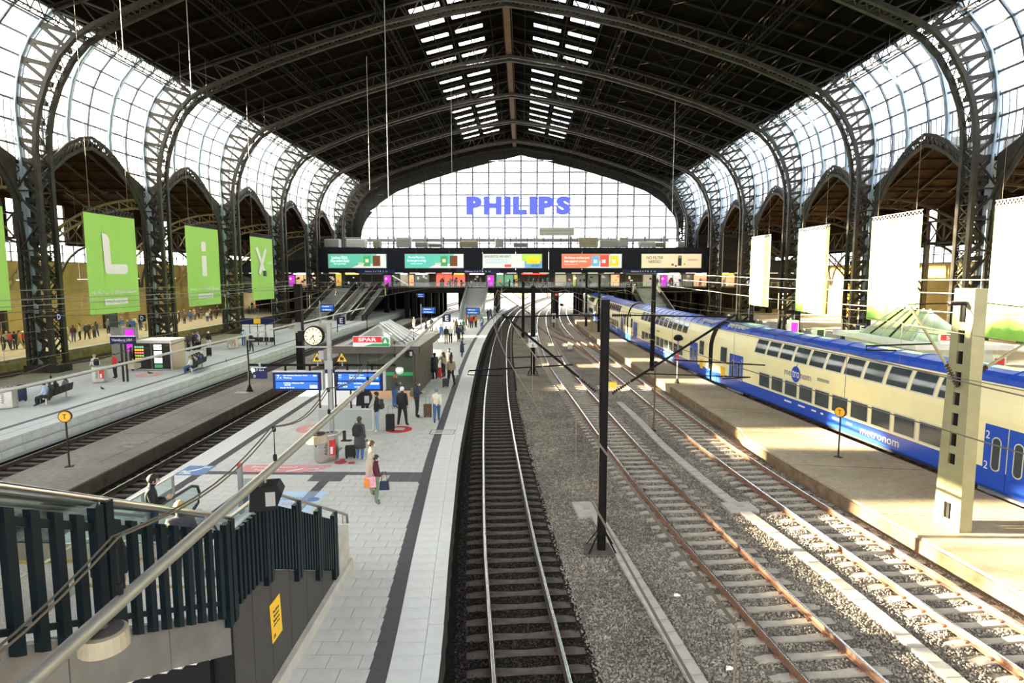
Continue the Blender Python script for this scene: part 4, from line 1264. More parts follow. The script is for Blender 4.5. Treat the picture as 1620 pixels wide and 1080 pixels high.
for i, (p0, p1, lb, _) in enumerate(adv):
    a, b = gy(p0, 412, YC).x, gy(p1, 412, YC).x
    zt, zb = gy(700, 402, YC).z, gy(700, 423.5, YC).z
    w, h = b - a, zt - zb
    o = empty('billboard', ((a + b) / 2, YC - .05, (zt + zb) / 2), label=lb, cat='billboard')
    F = lambda u0, u1, v0, v1, d, mt, nm_: MB().box(-w / 2 + u0 * w, -w / 2 + u1 * w, -.12 - d, -.11 - d + .008, -h / 2 + v0 * h, -h / 2 + v1 * h).build(nm_, mt, o)
    MB().box(-w / 2 - .08, w / 2 + .08, -.1, .1, -h / 2 - .08, h / 2 + .08).build('board_frame', GREYM, o)
    F(0, 1, 0, 1, .0, [TEAL, TEAL2, AWHITE, ACORAL, ACREAM][i], 'board_face')
    Tx = lambda t, u, v, ww, hh, mt: lettering(t, (-w / 2 + u * w, -.16, -h / 2 + v * h), (1, 0, 0), (0, 0, 1), ww * w, hh * h, mt, o)
    if i < 2:
        MB().prism([(-w / 2 + .40 * w, -h / 2), (w / 2, -h / 2), (w / 2, h / 2), (w / 2 - .16 * w, h / 2), (w / 2 - .19 * w, -h / 2 + .3 * h), (-w / 2 + .55 * w, -h / 2 + .28 * h)], -.135, -.125, 'y').build('white_ground', AWHITE, o)
        F(.61, .73, .12, .88, .02, AGREEN, 'green_pack'); F(.77, .90, .12, .88, .02, ABROWN, 'brown_pack'); F(.64, .70, .4, .65, .03, ACREAM, 'pack_label')
        MB().lathe([(.02, 0), (.5, .1), (.6, .35), (.05, .3)], (-w / 2 + .57 * w, -.3, -h / 2 + .22 * h), 12, 1, .2).build('bowl', ACREAM, o)
        for j_, t_ in enumerate((('Leichtes Glück.', 'Alles andere leider', 'Das neue Müsli'), ('Die erste Papierbox,', 'die man gerne verlegt.', 'Jetzt im Handel'))[i]): Tx(t_, .20, (.76, .52, .3)[j_], (.28, .33, .2)[j_], (.2, .2, .1)[j_], SCREEN_W)
    if i == 2:
        F(.66, 1, .52, 1, .012, ALIME, 'lime_field'); F(.71, 1, 0, .5, .012, ABLUE, 'blue_field'); F(.47, .70, .08, .56, .02, AYEL, 'yellow_pack'); F(.37, .48, .05, .25, .025, APINK, 'red_lozenge')
        MB().lathe([(.55, 0), (.55, .02)], (0, 0, 0), 20).build('orange_seal', AYEL, o).rotation_euler = (math.pi / 2, 0, 0)
        o.children[-1].location = (-w / 2 + .77 * w, -.16, h * .22)
        Tx('SINUSITIS HEVERT', .25, .83, .46, .18, TXTBLACK); Tx('HEVERT', .9, .15, .16, .16, TXTBLACK)
        for j_ in range(3): F(.03, .42, .6 - j_ * .13, .63 - j_ * .13, .012, ABLUE, 'text_line')
    if i == 3:
        MB().prism([(-w / 2 + .4 * w, -h / 2), (w / 2, -h / 2), (w / 2, h / 2), (w / 2 - .18 * w, h / 2), (-w / 2 + .52 * w, -h / 2 + .2 * h)], -.135, -.125, 'y').build('white_ground', AWHITE, o)
        F(.50, .63, .12, .88, .02, ABLUE, 'blue_pack'); F(.645, .79, .08, .9, .02, APINK, 'red_pack'); F(.81, .95, .12, .88, .02, AYEL, 'yellow_pack')
        for u in (.53, .67, .84): F(u, u + .06, .35, .6, .03, AWHITE, 'pack_label')
        Tx('Die Kleinen möchten jetzt', .25, .72, .42, .19, SCREEN_W); Tx('bitte abgeholt werden.', .23, .46, .38, .19, SCREEN_W); F(.04, .27, .24, .27, .012, AWHITE, 'text_line')
    if i == 4:
        Tx('NO FILTER', .22, .74, .28, .2, TXTBLACK); Tx('NEEDED', .22, .45, .21, .2, TXTBLACK); Tx('NESPRESSO', .86, .58, .17, .12, ABROWN)
        F(.61, .67, .15, .85, .02, TXTBLACK, 'dark_glass'); F(.615, .665, .7, .9, .03, GREYM, 'glass_rim'); F(.50, .54, .16, .3, .02, ABROWN, 'capsule'); F(.56, .59, .08, .2, .02, TXTBLACK, 'capsule'); F(.71, .73, .22, .3, .02, ABROWN, 'capsule')
# plant on the bridge roof: ducts, units, pipe racks
rng = random.Random(5)
for i, px in enumerate((528, 566, 598, 640, 668, 690, 742, 790, 824, 880, 930, 962, 985, 1022, 1042, 1075)):
    p = gy(px, 388, 116)
    w, h, d = rng.uniform(1.2, 3.6), rng.uniform(.8, 2.0), rng.uniform(1, 2)
    if px in (742,): w, h = 3.4, 1.3
    if px in (880,): w, h = 6.5, 1.6
    if px == 1022: w, h = 3.0, 1.2
    zb = 12.75 if px != 880 else 14.9
    o = empty('roof_unit', (p.x, 115.5, zb), label='%s ventilation unit on the bridge roof, %s from the columns' % (['grey', 'pale', 'low', 'boxy'][i % 4], ['first', 'second', 'third', 'fourth', 'fifth', 'sixth', 'seventh', 'eighth', 'ninth', 'tenth', 'eleventh', 'twelfth', 'thirteenth', 'fourteenth', 'fifteenth', 'sixteenth'][i]), cat='ventilation unit')
    MB().box(-w / 2, w / 2, -d / 2, d / 2, .15, h).build('unit_case', [GREYM, PALEM, CREAM, GREYM][i % 4], o, bevel=.04)
    m0 = MB()
    for q in range(5): m0.box(-w / 2 + .1, w / 2 - .1, -d / 2 - .03, -d / 2, .25 + q * (h - .35) / 5, .25 + q * (h - .35) / 5 + .06)
    m0.build('louvre', STEEL_D, o, kind='stuff')
    m0 = MB()
    for sx in (-1, 1): m0.box(sx * w * .4 - .05, sx * w * .4 + .05, -.4, .4, 0 if px != 880 else -2.1, .15)
    m0.build('foot_rail', STEEL_D, o, kind='stuff')
o = empty('pipe_rack', (AX, 117, 12.75), label='long grey pipe rack along the bridge roof', cat='pipe rack')
m0 = MB()
for z in (.9, 1.3, 2.0): m0.tube([(-32, 0, z), (31, 0, z)], .09, 6)
m0.build('pipe', GREYM, o, kind='stuff')
for x in frange(-32, 31, 20): MB().box(x - .06, x + .06, -.1, .1, 0, 2.1).build('rack_post', STEEL_D, o)
# trees and bank outside the far end
LEAF = M('tree_leaves', (.22, .34, .10), .8, 0, .4, 1.5)
gr = np.random.default_rng(9)
for i, (x, y, r, lb) in enumerate(((-9, 205, 5, 'pale green tree seen under the bridge, nearest the platform'), (0, 215, 6, 'pale green tree seen under the bridge behind the black masts'), (9, 222, 5.5, 'pale green tree beyond the bridge above the sidings'))):
    t = empty('tree', (x, y, ZG), label=lb, cat='tree')
    MB().tube([(0, 0, 0), (.1, 0, 2), (0, .1, 4)], [.35, .25, .2], 7).build('trunk', ABROWN, t)
    m0 = MB()
    for _ in range(900):
        d = gr.normal(size=3); d /= np.linalg.norm(d); d *= r * (.55 + .45 * gr.random()); c = np.array([d[0], d[1], 5.5 + d[2] * .75]); a = gr.normal(size=3) * .45; b = gr.normal(size=3) * .45
        m0.add([c, c + a, c + a + b, c + b], [(0, 1, 2, 3)])
    m0.build('crown', LEAF, t)
# stairs and escalators from the bridge down to the platforms
def far_stair(name, x0, x1, yb, label, esc=True, solid=STEEL_D):
    t = empty(name, label=label, cat='stairs')
    n_ = 16
    for i in range(n_):
        y = yb + (YC - yb) * i / n_; zt = ZP + (ZC - ZP) * (i + 1) / n_
        MB().box(x0 + .3, x1 - .3, y, y + (YC - yb) / n_ + .02, zt - .3, zt).build('step', GREYM, t)
    for x in (x0, x1 - .22):
        MB().prism([(yb - .8, ZP), (yb + .6, ZP), (YC, ZC - .6), (YC, ZC + 1.0), (yb, ZP + 1.05), (yb - .8, ZP + .95)], x, x + .22, 'x').build('side_panel', solid, t)
        MB().tube([(x + .11, yb - .9, ZP + .98), (x + .11, yb, ZP + 1.1), (x + .11, YC, ZC + 1.08)], .07, 6).build('handrail', INOX, t)
    return t
far_stair('far_escalator', -29.3, -27.2, 95, 'steel escalator from the concourse down to the bench platform', solid=INOX)
far_stair('far_escalator', -26.6, -24.6, 95, 'second steel escalator to the bench platform, beside the first')
far_stair('far_stair', -34.8, -30.6, 97, 'dark stair from the concourse to the bench platform, outermost')
far_stair('far_stair', -10.2, -6.3, 98, 'dark walled stair from the concourse to the paved platform', solid=STEEL_B)
far_stair('far_stair', 20.0, 24.5, 97, 'dark stair from the concourse down behind the train')

# ------------------------------------------------------------------ double-deck train
TBLUE = M('train_blue', (0.018, 0.075, 0.46), .28, 0, .05, 1)
TYEL = M('train_cream_yellow', (0.86, 0.78, 0.43), .35, 0, .04, 1)
TWHITE = M('train_white', (0.78, 0.76, 0.66), .35)
TGLASS = M('train_window_glass', (0.05, 0.065, 0.07), .08, 0, .2, 1)
TFRAME = M('train_window_frame', (0.62, 0.60, 0.52), .4)
UNDER = M('train_underframe', (0.025, 0.023, 0.022), .7, .2, .3, 3)
SEC = [(1.36, .42), (1.40, .50), (1.405, 1.14), (1.41, 2.4), (1.40, 2.95), (1.35, 3.25), (1.26, 3.6), (1.13, 3.93), (1.02, 4.13), (.86, 4.32), (.62, 4.47), (.32, 4.57), (0, 4.60)]
def secx(z): return float(np.interp(z, [p[1] for p in SEC], [p[0] for p in SEC]))
L2 = 13.34
def side_quad(mb, y0, y1, z0, z1, n=3, off=.012, sd=-1):
    """a curved panel lying on the car side"""
    vs, fs = [], []
    for i in range(n + 1):
        z = z0 + (z1 - z0) * i / n
        x = sd * (secx(z) + off)
        vs += [(x, y0, z), (x, y1, z)]
    for i in range(n): fs.append((2 * i, 2 * i + 1, 2 * i + 3, 2 * i + 2))
    return mb.add(vs, fs)
def window(t, y0, y1, z0, z1, name='window'):
    f = MB(); side_quad(f, y0 - .06, y1 + .06, z0 - .06, z1 + .06, 4, .012)
    f = f.build(name, TFRAME, t)
    g = MB(); side_quad(g, y0, y1, z0, z1, 4, .022); g.build('pane', TGLASS, f, smooth=True)
    return f
def bogie(t, y):
    m0 = MB(); m0.box(-1.2, 1.2, y - 1.7, y + 1.7, .5, .72)
    for sx in (-1.15, 1.05): m0.box(sx, sx + .1, y - 1.6, y + 1.6, .32, .62)
    b = m0.build('bogie', UNDER, t)
    for yy in (y - 1.25, y + 1.25):
        for sx in (-.86, .72):
            MB().lathe([(.46, 0), (.46, .13), (.3, .14), (.1, .16)], (0, 0, 0), 20).build('wheel', GREYM if sx < 0 else UNDER, b, smooth=False).matrix_local = Matrix.Translation((sx, yy, .46)) @ Matrix.Rotation(math.pi / 2, 4, 'Y')
        MB().box(-1.22, -1.12, yy - .16, yy + .16, .3, .6).build('axle_box', GREYM, b)
    m0 = MB()
    for yy in (y - .4, y + .4): m0.lathe([(.11, .3), (.11, .66)], (-1.12, yy, 0), 8)
    m0.build('spring', UNDER, b, kind='stuff')
def car_body(t):
    m0 = MB()
    prof = SEC + [(-x, z) for x, z in SEC[::-1][1:]]
    ny = [-L2, -8.5, 0, 8.5, L2]
    k = len(prof)
    vs = [(x, y, z) for y in ny for x, z in prof]
    m0.v = vs
    for i in range(len(ny) - 1):
        for j in range(k - 1):
            zc = (prof[j][1] + prof[j + 1][1]) / 2
            m0.f.append((i * k + j, i * k + j + 1, (i + 1) * k + j + 1, (i + 1) * k + j))
            m0.m.append(0 if zc < 1.14 else (2 if zc > 4.05 else 1))
        m0.f.append((i * k, (i + 1) * k, (i + 1) * k + k - 1, i * k + k - 1)); m0.m.append(3)
    m0.f.append(tuple(range(k))); m0.m.append(3)
    m0.f.append(tuple(range((len(ny) - 1) * k, len(ny) * k))[::-1]); m0.m.append(3)
    return m0.build('car_body', [TBLUE, TYEL, TBLUE, UNDER], t)
def make_car(label, detail=True):
    t = empty('train_car', label=label, cat='train car', group='cars of the double-deck train')
    car_body(t)
    for i in range(11):
        y = -7.75 + i * 1.41
        window(t, y, y + 1.16, 3.22, 4.0, 'upper_window')
    for i in range(10):
        y = -7.0 + i * 1.40
        window(t, y, y + 1.12, 1.28, 2.06, 'lower_window')
    for yc in (-9.75, 9.75):
        for s in (-1, 1):
            m0 = MB(); side_quad(m0, yc + (s - 1) * .47 + .02, yc + (s + 1) * .47 - .02 + .0, .52, 2.72, 4, .016)
            dr = m0.build('door_leaf', TBLUE, t)
            m0 = MB()
            cyy, zc = yc + s * .42, 1.72
            pts = [(cyy + .15 * math.cos(a), zc + (.42 if math.sin(a) > 0 else -.42) + .15 * math.sin(a)) for a in frange(0, 2 * math.pi, 20)[:-1]]
            m0.add([(-(secx(p[1]) + .026), p[0], p[1]) for p in pts], [tuple(range(20))])
            m0.build('door_window', TGLASS, dr)
            pts2 = [(cyy + .19 * math.cos(a), zc + (.42 if math.sin(a) > 0 else -.42) + .19 * math.sin(a)) for a in frange(0, 2 * math.pi, 20)[:-1]]
            MB().add([(-(secx(p[1]) + .021), p[0], p[1]) for p in pts2], [tuple(range(20))]).build('window_trim', TFRAME, dr)
        for zz in (2.35, 1.25):
            lettering('2', (-(secx(zz) + .03), yc - .0 + (.78 if yc < 0 else -.78), zz), (0, -1, 0), (0, 0, 1), .16, .28, WHITE, t)
        MB().box(-1.5, -1.3, yc - .95, yc + .95, .30, .40).build('door_step', GREYM, t)
        window(t, yc * 1.185 - .45, yc * 1.185 + .45, 2.0, 3.0, 'end_window')
        m0 = MB(); side_quad(m0, yc * 1.19 - .32, yc * 1.19 + .32, .95, 1.65, 2, .016); m0.build('vent_panel', YEL, t)
    for yc in (-9.9, 9.9): bogie(t, yc)
    m0 = MB(); m0.box(-1.25, 1.25, -7.8, 7.8, .28, .45); m0.build('underfloor', UNDER, t)
    for y in (-L2 - .02, L2 - .1):
        m0 = MB()
        pr = [(x * .995, z) for x, z in SEC[2:]]
        pr = [(a - .0, b) for a, b in pr]
        m0.sweep([(-x, y + .06, z + .02) for x, z in pr] + [(x, y + .06, z + .02) for x, z in pr[::-1]], .16, .06, up=(0, 1, 0))
        m0.build('gangway_seal', BLACK, t)
    for y in frange(-12, 12, 16):
        MB().sweep([(-x * 1.0, y, z + .01) for x, z in SEC[8:]] + [(x, y, z + .01) for x, z in SEC[8:][::-1]], .04, .02, up=(0, 1, 0)).build('roof_rib', TBLUE, t)
    for yc in (-11.0, 11.0):
        g = MB(); g.box(-.72, .72, yc - 1.25, yc + 1.25, 4.42, 4.60); g = g.build('roof_vent', PALEM, t)
        for q in range(9): MB().box(-.74, .74, yc - 1.15 + q * .27, yc - 1.02 + q * .27, 4.60, 4.625).build('vent_slat', TBLUE, g)
        for q in range(5): MB().box(-.95, -.72, yc - 1.1 + q * .5, yc - .95 + q * .5, 4.36, 4.5).build('vent_foot', PALEM, g)
    # brand mark on the side
    m0 = MB()
    pts = [(2.95 + .42 * math.cos(a), 2.55 + .44 * math.sin(a)) for a in frange(0, 2 * math.pi, 24)[:-1]]
    m0.add([(-(secx(p[1]) + .02), p[0], p[1]) for p in pts], [tuple(range(24))]); m0.build('blue_disc', TBLUE, t)
    MB().add([(-(secx(2.9) + .02), 2.98, 2.95), (-(secx(2.9) + .02), 2.90, 2.95), (-(secx(3.1) + .02), 2.85, 3.12), (-(secx(3.1) + .02), 2.9, 3.12)], [(0, 1, 2, 3)]).build('disc_stem', TBLUE, t)
    X = -(secx(2.55) + .03)
    lettering('me', (X, 3.72, 2.52), (0, -1, 0), (0, 0, 1), .62, .26, GREYM, t)
    lettering('tro', (X - .002, 2.93, 2.56), (0, -1, 0), (0, 0, 1), .66, .38, WHITE, t)
    lettering('nom', (X, 2.02, 2.52), (0, -1, 0), (0, 0, 1), .95, .26, GREYM, t)
    panel((-(secx(2.5) + .012), .55, 2.62), (0, -1, 0), (0, 0, 1), .95, .16, .012, M('dull_green_plate', (.30, .34, .20), .6), t, 'green_plate')
    for y, w in ((3.6, .7), (2.3, .6), (1.2, .4), (.5, .2), (-.6, .5), (-1.6, .4)): panel((-(secx(.85) + .01), y, .92), (0, -1, 0), (0, 0, 1), w, .09, .008, WHITE, t, 'small_print')
    lettering('metronom', (-(secx(.8) + .012), -3.6, .80), (0, -1, 0), (0, 0, 1), 2.4, .3, TWHITE, t)
    panel((-(secx(1.5) + .012), -8.35, 1.35), (0, -1, 0), (0, 0, 1), .2, .32, .012, WHITE, t, 'white_notice')
    return t
car0 = make_car('blue and yellow double-deck train car closest to the concrete mast')
def place_car(o, yc):
    a, b = yc - 10, yc + 10
    o.location = ((TT(a) + TT(b)) / 2, yc, 0)
    o.rotation_euler = (0, 0, -math.atan2(TT(b) - TT(a), b - a))
cars = [(30.6, None), (57.5, 'second double-deck train car, right behind the black lamp mast'), (84.4, 'third double-deck train car, beyond the second gangway'), (111.3, 'fourth double-deck train car, passing under the concourse'), (138.2, 'last double-deck train car, almost hidden under the concourse')]
for yc, lb in cars[1:]:
    c = copy_tree(car0); place_car(c, yc); c['label'] = lb
place_car(car0, 30.6)
c = copy_tree(car0); place_car(c, 3.7); c['label'] = 'double-deck train car cut by the picture edge beside the concrete mast'

# ------------------------------------------------------------------ masts
def insulator(p, q, name, parent):
    p, q = Vector(p), Vector(q)
    n = 9
    pts, rr = [], []
    for i in range(n):
        for f, r in ((0, .028), (.35, .075), (.65, .028)):
            pts.append(p.lerp(q, min(1, (i + f) / n))); rr.append(r)
    return MB().tube(pts, rr, 8).build(name, INSUL, parent)
def hmast(name, base, top, label, w=.22, foot=True, taper=1.0, mat=MAST):
    o = empty(name, base, label=label, cat='mast')
    h = top - base[2]
    m0 = MB(); m0.prism([(-w / 2, -w / 2), (w / 2, -w / 2), (w / 2, -w / 2 + .03), (.02, -w / 2 + .03), (.02, w / 2 - .03), (w / 2, w / 2 - .03), (w / 2, w / 2), (-w / 2, w / 2), (-w / 2, w / 2 - .03), (-.02, w / 2 - .03), (-.02, -w / 2 + .03), (-w / 2, -w / 2 + .03)], 0, h, 'z')
    m0.build('mast_beam', mat, o)
    for sx in (-1, 1): MB().box(sx * (w / 2 - .012) - .006, sx * (w / 2 - .012) + .006, -w / 2, w / 2, 0, h).build('cover_strip', mat, o)
    MB().box(-w / 2 - .01, w / 2 + .01, -w / 2 - .01, w / 2 + .01, h, h + .02).build('mast_cap', mat, o)
    if foot:
        MB().box(-.5, .5, -.42, .42, -.22, .06).build('footing', M('mast_footing_' + str(len(bpy.data.materials)), (.09, .075, .06), .9, 0, .3, 4), o, bevel=.03)
        m0 = MB()
        for sx in (-1, 1):
            for sy in (-1, 1): m0.bar((sx * .4, sy * .34, .05), (sx * w * .4, sy * w * .4, .62), .05, .02)
        m0.build('foot_brace', mat, o, kind='stuff')
    return o
def cantilever(o, arm, height_lo, height_top, reach, side):
    """tube bracket on mast object o: foot at height_lo, tip at (reach, height_top) in mast coordinates"""
    s = side
    foot = Vector((s * .14, 0, height_lo)); tip = Vector((s * reach, 0, height_top))
    d = (tip - foot).normalized()
    a, b = foot + d * .12, foot + d * .75
    insulator(a, b, 'insulator', o)
    MB().tube([b, tip + d * .12], .035, 8).build('bracket_tube', MAST, o)
    top = Vector((s * .14, 0, height_top + .05))
    insulator(top + Vector((s * .06, 0, 0)), top + Vector((s * .62, 0, 0)), 'insulator', o)
    MB().tube([top + Vector((s * .6, 0, 0)), tip], .022, 6).build('stay_tube', MAST, o)
    mid = foot.lerp(tip, .55)
    end = Vector((mid.x + s * 1.55, 0, mid.z - .15))
    return foot, tip
m1b = gp(951, 872, ZG); m1 = hmast('catenary_mast', (m1b.x, m1b.y, ZG + .02), 7.25, 'tall black overhead line mast on ballast between track and rusty siding', .23)
cantilever(m1, 0, 4.75, 6.98, 2.85, -1); cantilever(m1, 0, 4.7, 6.98, 3.6, 1)
mk = MB(); mk.tube([(-.9, 0, 5.6), (-3.9, 0, 5.42)], .022, 6); mk.tube([(-3.9, 0, 5.42), (-3.95, 0, 5.3), (-2.9, 0, 5.27)], .016, 6); mk.tube([(-1.2, 0, 5.85), (-2.8, 0, 5.8)], .018, 6)
mk.build('steady_arm', MAST, m1)
mk = MB(); mk.tube([(2.0, 0, 5.75), (4.6, 0, 5.6)], .022, 6); mk.tube([(1.1, 0, 5.35), (4.2, 0, 5.25), (3.4, 0, 5.2)], .018, 6); mk.build('steady_arm', MAST, m1)
m0 = MB().box(.12, .36, -.1, .1, 4.95, 5.1).build('yellow_box', YEL, m1)
b = gp(843, 593, ZG); m2 = hmast('catenary_mast', (b.x, b.y, ZG + .02), 7.0, 'black overhead line mast carrying the white 286 6 plate', .34)
ob = panel((0, -.22, 2.7), (1, 0, 0), (0, 0, 1), .72, .85, .03, WHITE, m2, 'number_plate')
lettering('286', (0, -.24, 2.86), (1, 0, 0), (0, 0, 1), .6, .32, TXTBLACK, ob); lettering('6', (0, -.24, 2.45), (1, 0, 0), (0, 0, 1), .2, .3, TXTBLACK, ob)
for sx in (-.3, .3): MB().lathe([(.02, -.1), (.09, -.06), (.10, 0), (.09, .06), (.02, .1)], (sx, -.1, 3.35), 10).build('white_globe', WHITE_L, m2)
cantilever(m2, 0, 4.9, 7.0, 3.2, -1); cantilever(m2, 0, 4.9, 7.0, 2.9, 1)
b = gp(827.5, 534, ZG); m3 = hmast('catenary_mast', (b.x, b.y, ZG + .02), 7.0, 'black overhead line mast, next one beyond the 286 6 plate', .36); cantilever(m3, 0, 4.9, 7, 3, -1); cantilever(m3, 0, 4.9, 7, 3, 1)
for px, py, lb in ((1031, 586, 'black mast on the concrete baggage platform beside the train, nearest one'), (947, 525, 'black mast on the baggage platform beside the third train car'), (927, 516, 'thin black mast at the far end of the baggage platform')):
    b = gp(px, py, ZBR); hmast('catenary_mast', (b.x, b.y, ZBR), 7.9, lb, .3, False)
hm = hmast('catenary_mast', (gy(474, 520, 47.2).x, 47.2, ZBL), 7.2, 'dark mast behind the platform clock on the asphalt strip', .5, False)
MB().box(-.22, .22, -.4, -.18, 3.1, 3.9).build('switch_box', GREYM, hm)
# big slotted mast on the right
b = gp(1507, 838, ZBR)
cm = empty('slotted_mast', (b.x + .15, b.y + .25, ZBR), .16, label='broad olive steel mast with rectangular slots on the sunlit platform', cat='mast')
H = 7.25
def wd(z): return .47 - .13 * z / H
for sy in (-1, 1):
    m0 = MB()
    a, c2 = wd(0), wd(H)
    for (xa, xb) in ((-.21, -.17), (.17, .21)):
        pass
    m0.prism([(sy * a, 0), (sy * c2, H), (sy * (c2 - .235), H), (sy * (a - .34), 0)], -.21, .21, 'x')
    m0.build('mast_channel', MAST_L, cm)
zs = [.0] + [.35 + .86 * i for i in range(9)]
for i, z in enumerate([0.0, .78, 2.30, 2.92, 3.54, 4.16, 4.78, 5.40, 6.02, 6.85]):
    hh = [.28, 1.2, .24, .24, .24, .24, .24, .24, .24, .40][i]
    for x_ in (-.20, .18):
        MB().box(x_, x_ + .02, -wd(z) + .1, wd(z) - .1, z, z + hh).build('batten_plate', MAST_L, cm)
MB().box(-.19, .19, -.05, .05, 0, H - .1).build('dark_core', BLACK, cm)
fa = Vector((-.3, 0, 4.6))
insulator((-.28, -.1, 4.35), (-.75, -.1, 5.05), 'insulator', cm); MB().tube([(-.75, -.1, 5.05), (-2.05, -.1, 6.75)], .04, 8).build('bracket_tube', MAST_L, cm)
insulator((-.25, -.1, 6.82), (-.85, -.1, 6.82), 'insulator', cm); MB().tube([(-.85, -.1, 6.82), (-2.1, -.1, 6.80)], .02, 6).build('stay_tube', MAST, cm)
MB().tube([(-1.2, -.1, 5.65), (-3.35, -.1, 5.62), (-3.35, -.1, 5.5), (-2.4, -.1, 5.48)], .025, 6).build('steady_arm', MAST, cm)
insulator((.28, .1, 4.55), (.85, .1, 4.9), 'insulator', cm); MB().tube([(.85, .1, 4.9), (3.6, .1, 6.4)], .04, 8).build('bracket_tube', MAST_L, cm); MB().tube([(.25, .1, 6.85), (3.6, .1, 6.5)], .02, 6).build('stay_tube', MAST, cm)

# ------------------------------------------------------------------ overhead wires
def wire(label, pts, r, mat=WIRE, cat='overhead wire', name='overhead_wire', group=None):
    return MB().tube(pts, r, 5).build(name, mat, label=label, cat=cat, group=group)
def contact(path, nm, y0=3, y1=112.5, dx=0):
    t = empty('overhead_line', label='contact wire and carrying cable hung above ' + nm, cat='overhead wire')
    ys = frange(y0, y1, 36)
    zz = lambda y: 6.75 - .55 * math.sin(math.pi * ((y - 18) % 31) / 31)
    MB().tube([(path(y) + dx + .2 * math.cos(y / 10), y, 5.5) for y in ys], .012, 5).build('contact_wire', WIRE, t)
    MB().tube([(path(y) + dx + .2 * math.cos(y / 10), y, zz(y)) for y in ys], .012, 5).build('carrying_cable', WIRE, t)
    m0 = MB()
    for y in frange(y0, y1, 24): m0.tube([(path(y) + dx + .2 * math.cos(y / 10), y, 5.5), (path(y) + dx + .2 * math.cos(y / 10), y, zz(y))], .006, 4)
    m0.build('dropper', WIRE, t, kind='stuff')
contact(T8, 'the dark track by the paved platform'); contact(T2, 'the first rusty siding'); contact(T3, 'the second rusty siding')
contact(TT, 'the double-deck train'); contact(T7, 'the dark track beside the asphalt strip'); contact(T6, 'the track below the block wall')
contact(T5, 'the track behind the benches', 24); contact(T4, 'the track of the yellow-lit platform', 24)
# pipe with lamps above the paved platform, hung from a twin cable
def pipe_line(label, f, y0, y1, z, r, rope=True, lamps=(), hang=(), boxes=()):
    t = empty('lamp_pipe', label=label, cat='lamp pipe')
    MB().tube([(f(y), y, z) for y in frange(y0, y1, 24)], r, 10).build('pipe', PIPE if y0 < 5 else PALEM, t, smooth=True)
    hs = list(hang)
    for a, b in zip(hs[:-1], hs[1:]):
        for o in (-.03, .03):
            MB().tube([(f(a + (b - a) * u) + o, a + (b - a) * u, z + .62 - .22 * math.sin(math.pi * u)) for u in frange(0, 1, 8)], .011, 5).build('support_cable', M('worn_rope_wire', (.09, .07, .045), .8) if 'worn_rope_wire' not in bpy.data.materials else bpy.data.materials['worn_rope_wire'], t)
    for y in hs:
        m0 = MB(); m0.tube([(f(y), y, z), (f(y), y, z + .62)], .008, 5); m0.lathe([(.03, -.05), (.035, 0), (.03, .05)], (f(y), y, z + .12), 6); m0.lathe([(.03, -.04), (.035, 0), (.03, .04)], (f(y), y, z + .58), 6); m0.build('hanger_chain', BLACK, t)
    return t
fm = lambda y: float(np.interp(y, [1, 4.5, 9.5, 26, 54], [-3.45, -3.66, -3.90, -4.75, -6.35]))
pipe_line('long steel lamp pipe slung over the stairs and the paved platform', fm, 1.3, 54, 5.0, .066, hang=(2.2, 5.3, 9.35, 12.6, 16.7, 21.5, 27, 33))
def lamp_drum(f, y, z, label, s=1.0):
    o = empty('drum_lamp', (f(y) + .02, y, z - .1), label=label, cat='lamp')
    MB().lathe([(.14 * s, .0), (.19 * s, -.01), (.20 * s, -.16), (.17 * s, -.18), (.05, -.17)], (0, 0, 0), 20).build('lamp_housing', CREAM, o, smooth=False)
    MB().lathe([(.15 * s, 0), (.16 * s, .015), (.04, .03), (.03, .1)], (0, 0, 0), 20).build('lamp_top', PANEL, o)
def speaker_box(f, y, z, label, s=1.0):
    o = empty('speaker_box', (f(y) + .06, y, z - .08), .25, label=label, cat='loudspeaker')
    MB().prism([(-.17 * s, 0), (.17 * s, 0), (.23 * s, -.12 * s), (.14 * s, -.34 * s), (-.2 * s, -.34 * s)], -.16 * s, .16 * s, 'y').build('speaker_case', BLACK, o, bevel=.01)
    MB().box(.02, .14 * s, -.17 * s, -.16 * s, -.27 * s, -.08 * s).build('speaker_grille', GREYM, o)
    MB().tube([(0, 0, 0), (0, 0, .1)], .015, 6).build('speaker_bolt', GREYM, o)
lamp_drum(fm, 5.0, 5.0, 'round concrete-coloured lamp under the pipe over the stairs'); lamp_drum(fm, 11.6, 5.0, 'round cream lamp under the pipe, in front of the blank grey board')
speaker_box(fm, 8.75, 5.0, 'black loudspeaker hanging from the pipe above the stair railing', 1.1); speaker_box(fm, 15.8, 5.0, 'black loudspeaker under the pipe beside the departure board', 1.0); speaker_box(fm, 24.8, 5.0, 'small black loudspeaker under the pipe at the kiosk roof', .9)
fb = lambda y: float(np.interp(y, [5, 30, 70], [-17.6, -17.9, -18.6]))
pipe_line('pale lamp pipe slung above the asphalt strip across the bench platform', fb, 15, 72, 4.0, .06, hang=(18, 22.6, 27.5, 33, 39, 46, 54, 63))
for i, y in enumerate((27.7, 37.5, 48)): 
    o = empty('drum_lamp', (fb(y), y, 3.9), label=['small box lamp under the pale pipe before the snack machine kiosk', 'small box lamp under the pale pipe above the lamp post', 'small box lamp under the pale pipe near the dark mast'][i], cat='lamp')
    MB().box(-.16, .16, -.25, .25, -.22, 0).build('lamp_housing', CREAM, o, bevel=.02); MB().box(-.12, .12, -.2, .2, -.235, -.22).build('lamp_lens', WHITE, o)
